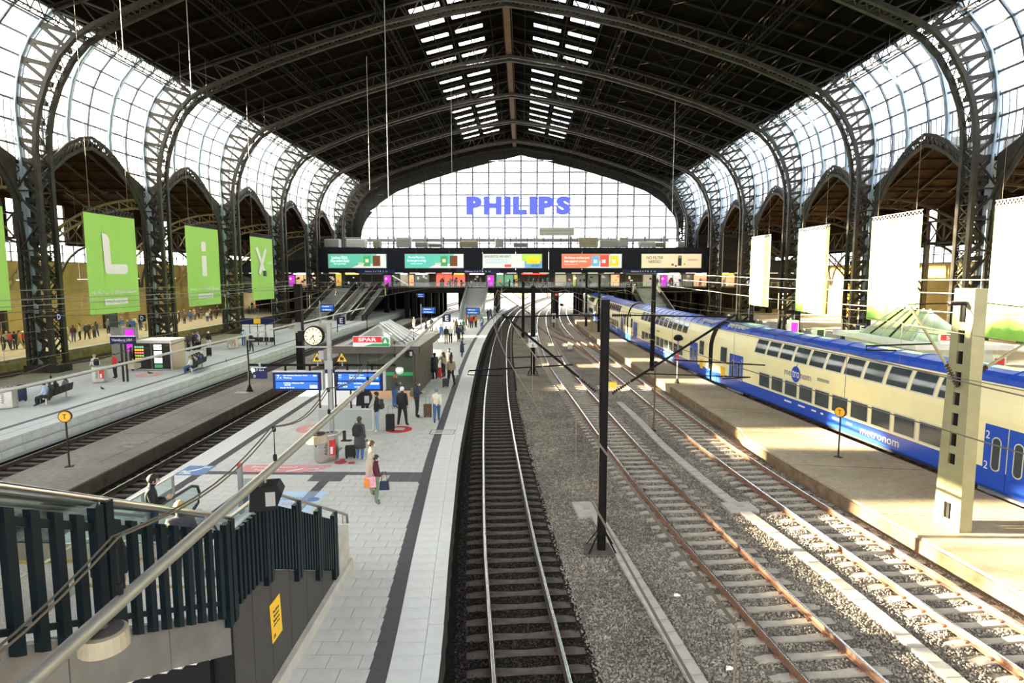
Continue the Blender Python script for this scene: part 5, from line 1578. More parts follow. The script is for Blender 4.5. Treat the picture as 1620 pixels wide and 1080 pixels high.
for lb, z, x, y0, y1 in (('thick grey cable across the L banner foot', 6.1, -31.5, 26, 90), ('thin grey cable above the bench platform', 6.6, -29.0, 25, 85), ('grey cable above the column line', 6.9, -36.0, 35, 100)):
    wire(lb, [(x, y0, z), (x, (y0 + y1) / 2, z - .3), (x, y1, z)], .028, GREYM, 'cable', 'suspended_cable')
for lb, z, x, y0, y1 in (('white cable above the train, lower one', 6.0, 24, 20, 100), ('white cable above the train, upper one', 7.0, 26, 20, 100), ('pale cable in front of the sunlit banners', 7.8, 28, 22, 100)):
    wire(lb, [(x, y0, z), (x, (y0 + y1) / 2, z - .4), (x, y1, z)], .024, PALEM, 'cable', 'suspended_cable')
for i, (p, q, Y) in enumerate(((196, 95, 42), (303, 150, 52), (615, 330, 60), (585, 300, 75), (715, 280, 95), (1063, 345, 85))):
    t_ = gy(p, q, Y)
    zt = 27.5 if p in (196, 303) else 33
    o = wire(['hanging cable near the first side window', 'hanging cable by the second side window', 'long hanging cable in front of the roof skylights', 'long hanging cable before the green adverts', 'hanging cable left of the gable', 'hanging cable right of the gable'][i], [(t_.x, Y, ztop(abs(t_.x - AX)) + .21), (t_.x, Y, t_.z)], .03, PALEM, 'cable', 'hanging_cable')

# ------------------------------------------------------------------ banners
def banner(label, px0, px1, pyt, pyb, X, letter, small):
    """banner in the plane X, facing the nave"""
    def at(px, py):
        p = gp(px, py, 0) if False else None
        x, y = (px - 810) / FPX, -(py - 540) / FPX
        d = Vector((x, y * math.sin(PITCH) + math.cos(PITCH), y * math.cos(PITCH) - math.sin(PITCH)))
        c, s = math.cos(YAW), math.sin(YAW)
        d = Vector((d.x * c - d.y * s, d.x * s + d.y * c, d.z))
        return d * (X / d.x) + Vector((0, 0, CAMZ))
    a, b = at(px0, pyt[0]), at(px1, pyt[1])
    lo = at(px0, pyb)
    y0, y1 = sorted((a.y, b.y)); zt, zb = (a.z + b.z) / 2, lo.z
    s = 1 if X < 0 else -1
    o = empty('hanging_banner', (X, (y0 + y1) / 2, zb), label=label, cat='banner')
    w, h = y1 - y0, zt - zb
    n = 12
    vs, fs = [], []
    for i in range(n + 1):
        for zz in (0, h):
            u = -w / 2 + w * i / n
            wob = .03 * math.sin(i * 1.3)
            vs += [(wob - .012, u, zz), (wob + .012, u, zz)]
    for i in range(n):
        k = 4 * i
        fs += [(k, k + 4, k + 6, k + 2), (k + 1, k + 3, k + 7, k + 5), (k, k + 1, k + 5, k + 4), (k + 2, k + 6, k + 7, k + 3)]
    fs += [(0, 2, 3, 1), (4 * n, 4 * n + 1, 4 * n + 3, 4 * n + 2)]
    MB().add(vs, fs).build('banner_cloth', GREEN, o)
    tr = MB()
    for zz in (h + .08, h + .45):
        tr.bar((0, -w / 2, zz), (0, w / 2, zz), .07, .06)
    for i in range(14):
        u, v = -w / 2 + w * i / 14, -w / 2 + w * (i + 1) / 14
        tr.bar((0, u, h + .08), (0, (u + v) / 2, h + .45), .04, .04); tr.bar((0, (u + v) / 2, h + .45), (0, v, h + .08), .04, .04)
    tr.build('top_truss', STEEL_D if X < 0 else PALEM, o)
    m0 = MB()
    for u in (-w * .38, w * .38): m0.tube([(0, u, h + .45), (0, u, ztop(abs(X - AX)) + .2 - zb)], .015, 4)
    m0.build('banner_cable', WIRE, o, kind='stuff')
    rt, up = (0, s, 0), (0, 0, 1)
    xf = s * .05
    if letter == 'L':
        m0 = MB()
        pts = [(-.20, .815), (-.12, .805), (-.08, .78), (-.065, .75), (-.055, .505), (.25, .505), (.275, .49), (.275, .44), (.25, .412), (.21, .405), (-.14, .405), (-.175, .425), (-.185, .46)]
        m0.prism([(u * w * s, v * h) for u, v in pts], xf, xf + s * .01, 'x'); m0.build('lettering', WHITE, o)
    if letter == 'i':
        m0 = MB(); m0.prism([(u * w * s, v * h) for u, v in ((-.07, .38), (.07, .38), (.07, .64), (-.07, .64))], xf, xf + s * .01, 'x')
        m0.prism([(u * w * s, v * h) for u, v in ((-.07, .70), (.07, .70), (.07, .80), (.04, .825), (-.04, .825), (-.07, .80))], xf, xf + s * .01, 'x'); m0.build('lettering', WHITE, o, kind='stuff')
    if letter == 'X':
        m0 = MB(); m0.prism([(u * w * s, v * h) for u, v in ((-.30, .82), (-.2, .85), (.12, .44), (.05, .40))], xf, xf + s * .01, 'x'); m0.prism([(u * w * s, v * h) for u, v in ((.13, .85), (.2, .81), (-.12, .40), (-.22, .44))], xf + s * .011, xf + s * .02, 'x'); m0.build('lettering', WHITE, o, kind='stuff')
        lettering('.COM', (xf, s * w * .3, h * .60), rt, up, w * .22, h * .04, WHITE, o)
        MB().box(xf, xf + s * .015, s * w * .0, s * w * .15, h * .38, h * .47).build('dark_print', TXTBLACK, o)
    if small:
        lettering('Mit FlixTrain ab der' if letter == 'L' else 'Steig ein mit', (xf, -s * w * .2, h * .215), rt, up, w * .5, h * .035, WHITE, o)
        lettering('Sitzplatz inklusive' if letter == 'L' else 'WiFi Strom', (xf, s * w * .22, h * .215), rt, up, w * .42, h * .045, WHITE, o, bold=.02)
        MB().box(min(xf, xf + s * .012), max(xf, xf + s * .012), -w * .23, w * .23, h * .09, h * .15).build('white_pill', WHITE, o, bevel=.005)
        lettering('FlixTrain.de', (xf + s * .014, 0, h * .12), rt, up, w * .36, h * .035, M('banner_green_print', (.3, .6, .12), .7) if letter == 'L' else bpy.data.materials['banner_green_print'], o)
    return o
banner('green banner with a large white L between the first columns', 131, 212, (334, 347), 500, -32.0, 'L', True)
banner('green banner with a large white i, middle one of the three', 292, 344, (356, 364), 486, -32.0, 'i', True)
banner('green banner with a large white X, farthest of the three', 395, 430, (373, 379), 476, -32.0, 'X', False)
XB = 31.5
banner('sunlit green banner, farthest of those above the train', 1189, 1220, (380, 377), 482, XB, '', False)
banner('sunlit green banner, second from the far end above the train', 1264, 1313, (369, 362), 492, XB, '', False)
banner('sunlit green banner behind the slotted mast', 1380, 1460, (352, 341), 506, XB, '', False)
banner('sunlit green banner at the picture edge', 1575, 1660, (330, 315), 535, XB, '', False)
banner('green banner cut by the picture edge before the ochre wall', -120, 3, (312, 325), 500, -32.0, '', False)

# big blue sign on the gable
ps = empty('gable_sign', (0, 0, 0), label='large blue lit letters standing before the glazed gable', cat='sign')
LBL = M('blue_sign_letters', (.09, .12, .85), .4, emit=.9)
a, b = gy(738, 340, YEND - 3), gy(903, 310, YEND - 3)
xs = a.x
wd_ = {'P': 1.0, 'H': 1.15, 'I': .45, 'L': .92, 'S': .95}
tot = sum(wd_[c] for c in 'PHILIPS') + .14 * 6
sc = (b.x - a.x) / tot
for c in 'PHILIPS':
    w = wd_[c] * sc
    lettering(c, (xs + w / 2, YEND - 3, (a.z + b.z) / 2), (1, 0, 0), (0, 0, 1), w, b.z - a.z, LBL, ps, bold=.07, depth=.25)
    xs += w + .14 * sc
m0 = MB()
for z in (a.z + .4, b.z - .4): m0.bar((a.x, YEND - 2.6, z), (b.x, YEND - 2.6, z), .12, .12)
for u in frange(0, 1, 6): m0.bar((a.x + (b.x - a.x) * u, YEND - 2.6, a.z), (a.x + (b.x - a.x) * u, YEND - 2.6, b.z), .1, .1)
for u in frange(0, 1, 4):
    for z in (a.z + .4, b.z - .4): m0.bar((a.x + (b.x - a.x) * u, YEND - 2.6, z), (a.x + (b.x - a.x) * u, YEND - .1, z), .1, .1)
m0.build('sign_frame', MULL, ps)

# ------------------------------------------------------------------ platform furniture
def at(px, py, z=ZP): return gp(px, py, z)
# departure boards on their pole
Yp = 24.6
pb = at(524, 718); pb.x = gy(524, 640, Yp).x; pb.y = Yp
o = empty('board_pole', (pb.x, pb.y, ZP), label='grey pole with cross bar carrying the departure boards', cat='pole')
MB().box(-.085, .085, -.085, .085, 0, 5.25).build('pole', GREYM, o, bevel=.02)
MB().box(-.3, .3, -.3, .3, 0, .03).build('foot_plate', GREYM, o)
MB().tube([(-3.3, -.02, 3.55), (2.7, -.02, 3.55)], .045, 8).build('cross_bar', MAST, o)
m0 = MB()
m0.box(-.16, .16, -.2, -.1, 3.4, 3.75); m0.build('bar_clamp', GREYM, o)
for sx, t_ in ((-3.05, 'dome camera'), (2.85, 'dome camera')):
    g = MB(); g.lathe([(.10, .05), (.16, 0), (.17, -.1), (.12, -.2), (.03, -.24)], (sx, -.05, 3.42), 14); g.build('dome_camera', WHITE, o, smooth=True)
for sx in (-1.0,): MB().box(-.1 + sx * .3, .1 + sx * .3, -.18, -.1, 3.8, 4.15).build('junction_box', GREYM, o)
def board(px0, px1, py0, py1, label, rows):
    a, b = gy(px0, py0, Yp - .15), gy(px1, py1, Yp - .15)
    w, h = b.x - a.x, a.z - b.z
    o = empty('departure_board', ((a.x + b.x) / 2, Yp - .15, (a.z + b.z) / 2), label=label, cat='departure board')
    MB().box(-w / 2, w / 2, -.14, .14, -h / 2, h / 2).build('board_case', BLUES, o, bevel=.02)
    MB().box(-w / 2 - .02, w / 2 + .06, -.10, .2, h / 2, h / 2 + .05).build('top_cover', PALEM, o)
    MB().box(w / 2, w / 2 + .06, -.10, .2, -h / 2, h / 2).build('side_cover', PALEM, o)
    for z0, z1 in ((.04, .40), (-.40, -.02)): MB().box(-w * .44, w * .44, -.155, -.14, z0 * h, z1 * h).build('screen', SCREEN, o)
    m0 = MB()
    for sx in (-.5, .5): m0.box(sx - .03, sx + .03, -.04, .04, h / 2, h / 2 + .32)
    m0.build('hanger', MAST, o, kind='stuff')
    for t_, u, v, ww, hh in rows: lettering(t_, (u * w, -.165, v * h), (1, 0, 0), (0, 0, 1), ww * w, hh * h, SCREEN_W, o)
    return o, w, h
o, w, h = board(433, 510, 588, 616.5, 'blue departure board for track 7, on the side of the asphalt strip', [('7', -.38, .26, .045, .2), ('D-H', -.33, .2, .03, .08), ('über Hamburg Dammtor Altona', -.02, .33, .5, .07), ('Flensburg', -.18, .2, .16, .09), ('06:54', .38, .33, .07, .08), ('S-Bahn Altona Hbf', -.06, -.08, .42, .07), ('Kiel Hbf', -.19, -.19, .12, .08), ('Aktuell: 7A 7B 7C', -.2, -.34, .3, .07)])
MB().box(w * .27, w * .42, -.165, -.155, -h * .37, -h * .20).build('white_field', SCREEN_W, o)
o, w, h = board(532, 607, 587, 617, 'blue departure board for track 8, beside the kiosk', [('8', .38, .25, .05, .22), ('07:12', -.40, .32, .06, .08), ('IC 2', -.40, .2, .05, .06), ('Hannover Göttingen Kassel', -.05, .33, .3, .06), ('Berlin Südkreuz', -.03, .2, .34, .12), ('07:28  IC 908', -.35, -.1, .2, .08), ('07:41  RE 80', -.35, -.28, .2, .08), ('von München', -.02, -.1, .18, .08), ('von Lübeck', -.02, -.28, .16, .08)])
MB().box(w * .24, w * .42, -.165, -.155, -h * .16, -h * .06).build('white_field', SCREEN_W, o)
# platform section sign, clock, warning signs
p = gy(409, 591, 24.3); o = empty('section_sign', (p.x, 24.45, p.z), label='small dark blue section sign hanging from the cross bar end', cat='sign')
MB().box(-.27, .27, -.05, .05, -.22, .22).build('sign_case', BLUES, o); lettering('7 G-I', (.02, -.06, .14), (1, 0, 0), (0, 0, 1), .3, .1, WHITE, o); lettering('D', (-.2, -.06, -.12), (1, 0, 0), (0, 0, 1), .08, .1, WHITE, o); MB().box(-.04, .04, -.02, .02, .22, .42).build('sign_hanger', GREYM, o); MB().box(-.26, .26, -.08, .08, .22, .25).build('sign_cover', PALEM, o)
p = gy(497, 531, 24.5)
o = empty('platform_clock', (p.x, 24.5, p.z), .0, label='round platform clock with cream dial and black rim', cat='clock')
c_ = MB().lathe([(.36, -.12), (.40, -.12), (.41, 0), (.40, .12), (.36, .12)], (0, 0, 0), 32).build('clock_case', BLACK, o); c_.rotation_euler = (math.pi / 2, 0, 0)
DIAL = M('clock_dial', (.95, .80, .45), .5, emit=.5)
c_ = MB().lathe([(.355, .121), (.355, .126)], (0, 0, 0), 32).build('dial', DIAL, o); c_.rotation_euler = (math.pi / 2, 0, 0)
for i in range(12):
    t_ = 2 * math.pi * i / 12
    MB().bar((.25 * math.sin(t_), -.13, .25 * math.cos(t_)), (.33 * math.sin(t_), -.13, .33 * math.cos(t_)), .03 if i % 3 else .04, .008, up=(0, 1, 0)).build('hour_mark', TXTBLACK, c_ if False else o)
def hand(ang, l, w, n_): MB().bar((-.06 * math.sin(ang), -.135, -.06 * math.cos(ang)), (l * math.sin(ang), -.135, l * math.cos(ang)), w, .008, up=(0, 1, 0)).build(n_, TXTBLACK, o)
hand(math.radians(222), .20, .035, 'hour_hand'); hand(math.radians(165), .30, .026, 'minute_hand')
MB().box(-.75, .6, -.05, .05, -.48, -.42).build('clock_bracket', GREYM, o); MB().box(-.62, -.40, -.15, .1, -.2, .2).build('clock_gear_box', BLACK, o); MB().box(.15, .62, .12, .35, .1, .5).build('back_case', CREAM, o)
for px, lb, px2 in ((502, 'yellow triangular warning sign on the cross bar, under the clock', 0), (541, 'yellow triangular warning sign on the cross bar, beside the pole', 0)):
    p = gy(px, 565, 24.5)
    o = empty('warning_sign', (p.x, 24.5, p.z), label=lb, cat='sign')
    MB().prism([(-.25, -.2), (.25, -.2), (0, .24)], -.02, 0, 'y').build('black_border', TXTBLACK, o)
    MB().prism([(-.20, -.17), (.20, -.17), (0, .18)], -.026, -.02, 'y').build('yellow_face', YEL, o)
    MB().box(-.08, .08, -.032, -.026, -.12, .0).build('train_symbol', TXTBLACK, o); MB().bar((-.05, -.03, .0), (.05, -.03, .07), .03, .006, up=(0, 1, 0)).build('bolt_symbol', TXTBLACK, o)
    MB().box(-.02, .02, 0, .03, -.36, -.1).build('sign_bracket', GREYM, o)
# blank grey board on legs
a, b = gy(504, 647, 26.0), gy(590, 679, 26.0)
o = empty('blank_board', ((a.x + b.x) / 2, 26.0, ZP), label='blank grey back of an information board on two legs', cat='board')
w = b.x - a.x; z0, z1 = b.z - ZP, a.z - ZP
MB().box(-w / 2, w / 2, -.07, .07, z0, z1).build('board_back', M('grey_green_sheet', (.33, .36, .33), .5), o)
m0 = MB(); m0.box(-w / 2 - .03, -w / 2, -.09, .09, z0 - .03, z1 + .03); m0.box(w / 2, w / 2 + .03, -.09, .09, z0 - .03, z1 + .03); m0.box(-w / 2, w / 2, -.09, .09, z1, z1 + .03); m0.box(-w / 2, w / 2, -.09, .09, z0 - .03, z0); m0.build('board_frame', PALEM, o)
for sx in (-.08, .62):
    l_ = MB().box(sx - .06, sx + .06, -.05, .05, 0, z0).build('leg', STEEL_D, o); MB().box(sx - .14, sx + .30, -.12, .12, 0, .025).build('foot_plate', STEEL_D, l_)
# timetable cases behind it
p = gy(570, 640, 30); o = empty('timetable_case', (p.x - .9, 30.2, ZP), .1, label='white timetable case on dark posts behind the blank board', cat='timetable case')
for i in range(3): MB().box(-1.1 + i * .75, -.4 + i * .75, -.05, .05, .7, 2.3).build('timetable_sheet', WHITE, o)
for x in (-1.15, -.37, .38, 1.13): MB().box(x - .04, x + .04, -.06, .06, 0, 2.45).build('case_post', STEEL_D, o)
MB().box(-1.2, 1.2, -.08, .08, 2.35, 2.5).build('case_head', BLUES, o)
# waste bins
def bin_(px, py, rz, label, s=1.0, text=True, z=ZP):
    p = at(px, py, z)
    o = empty('waste_bin', (p.x, p.y, ZP), rz, label=label, cat='waste bin')
    m0 = MB()
    pts = [(-.42, -.20), (-.25, -.26), (.25, -.26), (.46, -.12), (.46, .12), (.25, .26), (-.42, .20)]
    m0.prism([(u * s, v * s) for u, v in pts], .02, 1.05 * s, 'z'); m0.build('bin_case', INOX, o, bevel=.02)
    m0 = MB(); m0.prism([(u * s * .97, v * s * .97) for u, v in pts], 1.05 * s, 1.09 * s, 'z'); m0.build('bin_lid', GREYM, o)
    for q in range(4): MB().box(-.3 * s + q * .17 * s, -.22 * s + q * .17 * s, -.05, .05, 1.09 * s, 1.11 * s).build('slot_cover', STEEL_D, o)
    MB().box(-.425 * s, -.42 * s, -.06, .04, .62, .72).build('ash_slot', BLACK, o)
    if text:
        lettering('Abfall', (-.14 * s, -.265 * s, .55), (0, 0, 1), (-1, 0, 0), .55, .14, TXTBLACK, o)
        q = MB().add([(-.0, -.266, .25), (.25, -.266, .25), (.25, -.266, .85), (-.0, -.266, .85)], [(0, 1, 2, 3)]).build('red_sticker', RED, o)
        MB().add([(.03, -.27, .3), (.14, -.27, .3), (.14, -.27, .58), (.03, -.27, .58)], [(0, 1, 2, 3)]).build('white_print', WHITE, q)
    return o
bin_(517, 728, .75, 'stainless waste bin marked Abfall in front of the blank board')
bin_(158, 604, .6, 'stainless waste bin between the bench group and the snack kiosk', 1.0)
bin_(12, 645, .6, 'stainless waste bin cut by the picture edge near the bench', 1.05)
bin_(368, 551, .6, 'stainless waste bin on the bench platform past the second bench')
# SPAR kiosk
KX0, KX1, KY0, KY1 = -10.6, -6.3, 35.2, 42.5
k = empty('snack_kiosk', (0, 0, 0), label='dark glazed kiosk with flat roof and glass pyramid on the paved platform', cat='kiosk')
KG = M('kiosk_dark_glass', (.045, .05, .04), .12); KF = M('kiosk_brown_cladding', (.075, .06, .05), .5, 0, .15, 3); KS = M('kiosk_sand_plinth', (.62, .38, .22), .6)
MB().box(KX0 + .1, KX1 - .1, KY0 + .1, KY1 - .1, ZP + .45, 3.55).build('kiosk_core', KG, k)
for a_, b_ in zip(frange(KX0, KX1, 4)[:-1], frange(KX0, KX1, 4)[1:]):
    MB().box(a_ + .05, b_ - .05, KY0 + .02, KY0 + .1, ZP + .5, 3.5).build('front_pane', M('kiosk_front_glass', (.07, .08, .06), .1) if 'kiosk_front_glass' not in bpy.data.materials else bpy.data.materials['kiosk_front_glass'], k)
    MB().box(a_ + .05, b_ - .05, KY0, KY0 + .03, ZP + 1.35, ZP + 1.55).build('green_stripe', GREENP, k)
for x in frange(KX0, KX1, 4): MB().box(x - .05, x + .05, KY0 - .04, KY0 + .1, ZP, 3.55).build('front_post', KF, k)
MB().box(KX0, KX1, KY0 - .06, KY0 + .12, ZP, ZP + .45).build('front_plinth', KS, k)
for y in frange(KY0, KY1, 22): MB().box(KX1 - .02, KX1 + .05, y - .13, y + .13, ZP, 3.55).build('side_batten', KF, k)
MB().box(KX0 - .3, KX1 + .45, KY0 - .7, KY1 + .4, 3.55, 3.85).build('flat_roof', M('kiosk_roof_felt', (.50, .47, .42), .85, 0, .12, 2), k, bevel=.03)
MB().box(KX0 - .34, KX1 + .49, KY0 - .74, KY0 - .70, 3.5, 3.9).build('roof_edge', KF, k); MB().box(KX1 + .45, KX1 + .49, KY0 - .74, KY1 + .4, 3.5, 3.9).build('roof_edge', KF, k)
AP = (-8.6, 36.4, 4.95); AQ = (-8.6, 39.8, 4.95)
g0, g1, g2, g3 = (-10.3, 35.3, 3.86), (-6.9, 35.3, 3.86), (-6.9, 41, 3.86), (-10.3, 41, 3.86)
PG = glass('pyramid_glass', (.75, .78, .76), .25, .25)
for nm_, f in (('front_glass', (g0, g1, AP)), ('side_glass', (g1, g2, AQ, AP)), ('side_glass', (g3, g0, AP, AQ)), ('back_glass', (g2, g3, AQ))):
    MB().add(list(f), [tuple(range(len(f)))]).build(nm_, PG, k)
for p, q in ((g0, AP), (g1, AP), (g2, AQ), (g3, AQ), (AP, AQ), (g0, g1), (g1, g2), (g3, g0)): MB().bar(p, q, .09).build('pyramid_bar', PALEM, k)
for i in range(6):
    u = (i + .5) / 6
    a_ = Vector(g1).lerp(Vector(g2), u); b_ = Vector(AP).lerp(Vector(AQ), u)
    MB().bar(a_ + Vector((.12, 0, .1)), b_ + Vector((.1, 0, .12)), .26, .06, up=(1, 0, .6)).build('sun_louvre', WHITE, k)
MB().lathe([(.05, 0), (.22, .05), (.22, .16), (.05, .2)], (-8.0, 36.2, 4.3), 12).build('inner_lamp', LAMP, k)
for x in (-8.9, -7.3): 
    MB().lathe([(.2, 0), (.2, .01)], (0, 0, 0), 14).build('round_logo', PALEM, k).rotation_euler = (math.pi / 2, 0, 0)
    k.children[-1].location = (x, KY0 - .0, 2.7)
def spar(loc, w, label, right=(1, 0, 0)):
    o = empty('shop_sign', loc, label=label, cat='sign')
    h = w * .28
    MB().box(-w / 2, w / 2, -.08, .08, 0, h).build('sign_case', WHITE, o)
    MB().box(-w / 2 + .02, w / 2 - w * .22, -.10, -.08, h * .42, h - .02).build('red_field', M('sign_red_face', (.62, .015, .02), .4, emit=.15) if 'sign_red_face' not in bpy.data.materials else bpy.data.materials['sign_red_face'], o)
    lettering('SPAR', (-w * .1, -.11, h * .70), (1, 0, 0), (0, 0, 1), w * .5, h * .36, WHITE, o, bold=.03)
    MB().prism([(-w * .2, .03), (w / 2 - .03, .03), (w / 2 - .03, h * .3), (w * .05, h * .3)], -.1, -.08, 'y').build('green_field', GREENP, o)
    t_ = MB().lathe([(h * .36, 0), (h * .36, .012)], (0, 0, 0), 18).build('green_disc', GREENP, o); t_.rotation_euler = (math.pi / 2, 0, 0); t_.location = (w * .38, -.09, h * .55)
    MB().prism([(w * .38 - h * .2, h * .35), (w * .38 + h * .2, h * .35), (w * .38, h * .82)], -.112, -.104, 'y').build('fir_symbol', WHITE, o)
    return o
p = gy(590, 568, 34.6); spar((p.x, 34.4, 3.9), 2.1, 'red and green kiosk sign at the roof edge in front of the glass pyramid')
# floor stickers
def disc_sticker(px, py, r, label, mt=RED, inner=True):
    p = at(px, py)
    o = MB().lathe([(r, 0), (r, .004)], (0, 0, 0), 28).build('floor_sticker', mt, loc=(p.x, p.y, ZP + .003), label=label, cat='floor sticker')
    if inner: MB().box(-r * .4, r * .4, -r * .3, r * .5, .004, .006).build('pale_print', PALEM, o)
    return o
disc_sticker(631, 679, .62, 'red round floor sticker under the white-haired man'); disc_sticker(496, 678, .8, 'faded red round floor sticker behind the lamp pipe', PINKRED)
disc_sticker(539, 731, .24, 'small dark red round floor sticker right beside the bin', M('dark_red_print', (.45, .06, .06), .7), False); disc_sticker(556, 732, .14, 'tiny red floor mark next to the small round sticker', RED, False); disc_sticker(542, 727, .12, 'tiny red floor mark behind the small round sticker', RED, False)
disc_sticker(236, 593, .9, 'pale red round floor sticker before the snack machines', PINKRED)
p = at(446, 741); o = empty('floor_print', (p.x, p.y, ZP + .004), label='large faded red floor print with white writing behind the loudspeaker', cat='floor sticker')
m0 = MB(); m0.box(-1.5, .95, -.42, .42, 0, .003); m0.build('red_field', PINKRED, o)
for i, (x0, x1, y0, y1) in enumerate(((.99, 1.35, .1, .4), (1.0, 1.3, -.3, -.05), (1.4, 1.6, -.1, .15), (1.38, 1.75, .22, .42), (1.38, 1.5, -.38, -.22))): MB().box(x0, x1, y0, y1, 0, .003).build('red_flake', PINKRED, o)
lettering('Bitte Abstand', (-.35, .18, .005), (1, 0, 0), (0, 1, 0), 1.7, .2, WHITE, o, depth=.001); lettering('halten', (-.5, -.15, .005), (1, 0, 0), (0, 1, 0), .9, .2, WHITE, o, depth=.001)
MB().bar((.3, -.35, .005), (.8, .0, .005), .1, .003).build('white_arrow', WHITE, o)
p0, p1 = at(425, 818), at(505, 781)
o = empty('floor_print', ((at(415, 800).x + at(495, 800).x) / 2, at(455, 800).y, ZP + .004), label='pale blue floor advert reading about arriving home, beside the dark guide strip', cat='floor sticker')
PB = M('pale_blue_print', (.50, .66, .82), .7); DB_ = M('mid_blue_print', (.14, .24, .46), .7)
MB().box(-.85, .85, -1.3, 1.3, 0, .003).build('blue_field', PB, o); MB().box(-.85, .85, -1.3, -.85, .003, .005).build('dark_band', DB_, o); MB().box(-.85, -.5, -.98, -.85, .005, .007).build('red_tab', PINKRED, o)
lettering('GEREIST', (0, .62, .006), (1, 0, 0), (0, 1, 0), 1.05, .3, DB_, o, depth=.001); lettering('ZUHAUSE', (0, .12, .006), (1, 0, 0), (0, 1, 0), 1.05, .3, PINKRED, o, depth=.001); lettering('IST ES', (0, -.32, .006), (1, 0, 0), (0, 1, 0), 1.0, .24, DB_, o, depth=.001)
MB().lathe([(.2, 0), (.2, .004)], (.62, .55, .004), 16).build('blue_seal', DB_, o)
p = at(309, 744); o = empty('floor_print', (p.x, p.y, ZP + .004), label='blue floor sticker with white arrow at the platform edge strip', cat='floor sticker')
MB().box(-.52, .52, -.55, .55, 0, .003).build('blue_field', DB_, o); MB().bar((-.35, -.3, .004), (.15, .2, .004), .12, .003).build('white_arrow', WHITE, o); MB().bar((-.38, -.02, .004), (-.36, -.36, .004), .12, .003).build('white_arrow', WHITE, o); MB().bar((-.38, -.34, .004), (.0, -.34, .004), .12, .003).build('white_arrow', WHITE, o)
for i in range(2): MB().box(.1, .4, .28 + i * .12, .34 + i * .12, .003, .005).build('white_print', WHITE, o)
p = at(700, 683); o = empty('inspection_cover', (p.x, p.y, ZP + .003), label='flush inspection cover in the paving near the dark guide strip', cat='cover')
m0 = MB()
for a_, b_ in (((-.55, -.4), (.55, -.4)), ((.55, -.4), (.55, .4)), ((.55, .4), (-.55, .4)), ((-.55, .4), (-.55, -.4))): m0.bar((*a_, 0), (*b_, 0), .025, .006)
m0.build('cover_frame', BLACK, o); MB().box(-.53, .53, -.38, .38, -.003, .001).build('cover_plate', PAVE, o)
# snack machine kiosk on the bench platform
o = empty('snack_machines', (-27.9, 46.3, ZP), -.02, label='steel clad snack machine block on the bench platform', cat='vending machine')
MB().box(-1.5, 1.5, -.9, .9, 0, 2.15).build('machine_case', INOX, o, bevel=.03); MB().box(-1.55, 1.55, -.95, .95, 2.15, 2.3).build('machine_roof', PALEM, o)
f_ = MB().box(-1.42, -.05, -.93, -.9, .1, 2.05).build('machine_front', STEEL_D, o); MB().box(-1.3, -.55, -.95, -.93, .75, 1.95).build('snack_window', TGLASS, f_)
for q in range(5):
    for r_ in range(4): MB().box(-1.26 + r_ * .18, -1.12 + r_ * .18, -.965, -.95, .82 + q * .22, .95 + q * .22).build('snack', [AYEL, ALIME, G_RED, AYEL, G_GRN][q], f_)
g_ = MB().box(.0, 1.4, -.93, -.9, .1, 2.05).build('machine_front', STEEL_D, o)
for q in range(3): MB().box(.2, .8, -.95, -.93, .55 + q * .5, .95 + q * .5).build('lit_picture', WHITE_L, g_)
MB().box(.2, .8, -.95, -.93, .2, .45).build('green_picture', AGREEN, g_)
for yy in (-.6,): MB().box(1.5, 1.53, -.85, .85, .05, 2.1).build('side_sheet', M('warm_steel_side', (.62, .52, .38), .4, .6), o)
# blue station and letter signs
def letter_sign(ch, X, Y, z, w, label, post=True, rz=0.0):
    o = empty('letter_sign', (X, Y, z), rz, label=label, cat='sign')
    MB().box(-w / 2, w / 2, -.06, .06, -w / 2, w / 2).build('sign_case', BLUES, o)
    lettering(ch, (0, -.07, 0), (1, 0, 0), (0, 0, 1), w * .42, w * .66, WHITE, o, bold=.02)
    if post: MB().box(-w / 2 - .08, -w / 2, -.04, .04, ZP - z, w / 2).build('sign_post', STEEL_D, o)
    return o
p = gy(540, 507, 76); letter_sign('E', p.x, 76, p.z, .95, 'blue letter E sign on the bench platform')
p = gy(707, 503, 75); letter_sign('E', p.x, 75, p.z, .95, 'blue letter E sign on the paved platform in the crowd')
p = gy(1363, 520, 50); letter_sign('E', p.x, 50, p.z, .8, 'blue letter E sign beyond the train')
p = gy(94, 501, 47.7); letter_sign('D', p.x, 47.72, p.z, .62, 'blue letter D sign fixed to the first iron column', False)
p = gy(225, 503, 63.85); letter_sign('D', p.x, 63.85, p.z, .7, 'blue letter D sign fixed to the second iron column', False)
p = gy(242, 472, 74); letter_sign('H', p.x, 74, p.z, .75, 'small blue letter H sign behind the L banner')
p = gy(184, 538, 40.5); o = empty('station_sign', (-26.8, 40.5, p.z), label='dark blue station name sign on two posts beside the snack kiosk', cat='sign')
MB().box(-.85, .85, -.06, .06, -.25, .25).build('sign_case', BLUES, o); lettering('Hamburg Hbf', (-.02, -.07, 0), (1, 0, 0), (0, 0, 1), 1.35, .24, WHITE, o); MB().box(-.87, .87, -.07, .07, .25, .29).build('sign_cover', PALEM, o)
for x in (-.14, .14): MB().box(x - .05, x + .05, -.05, .05, ZP - p.z, -.25).build('sign_post', STEEL_D, o)
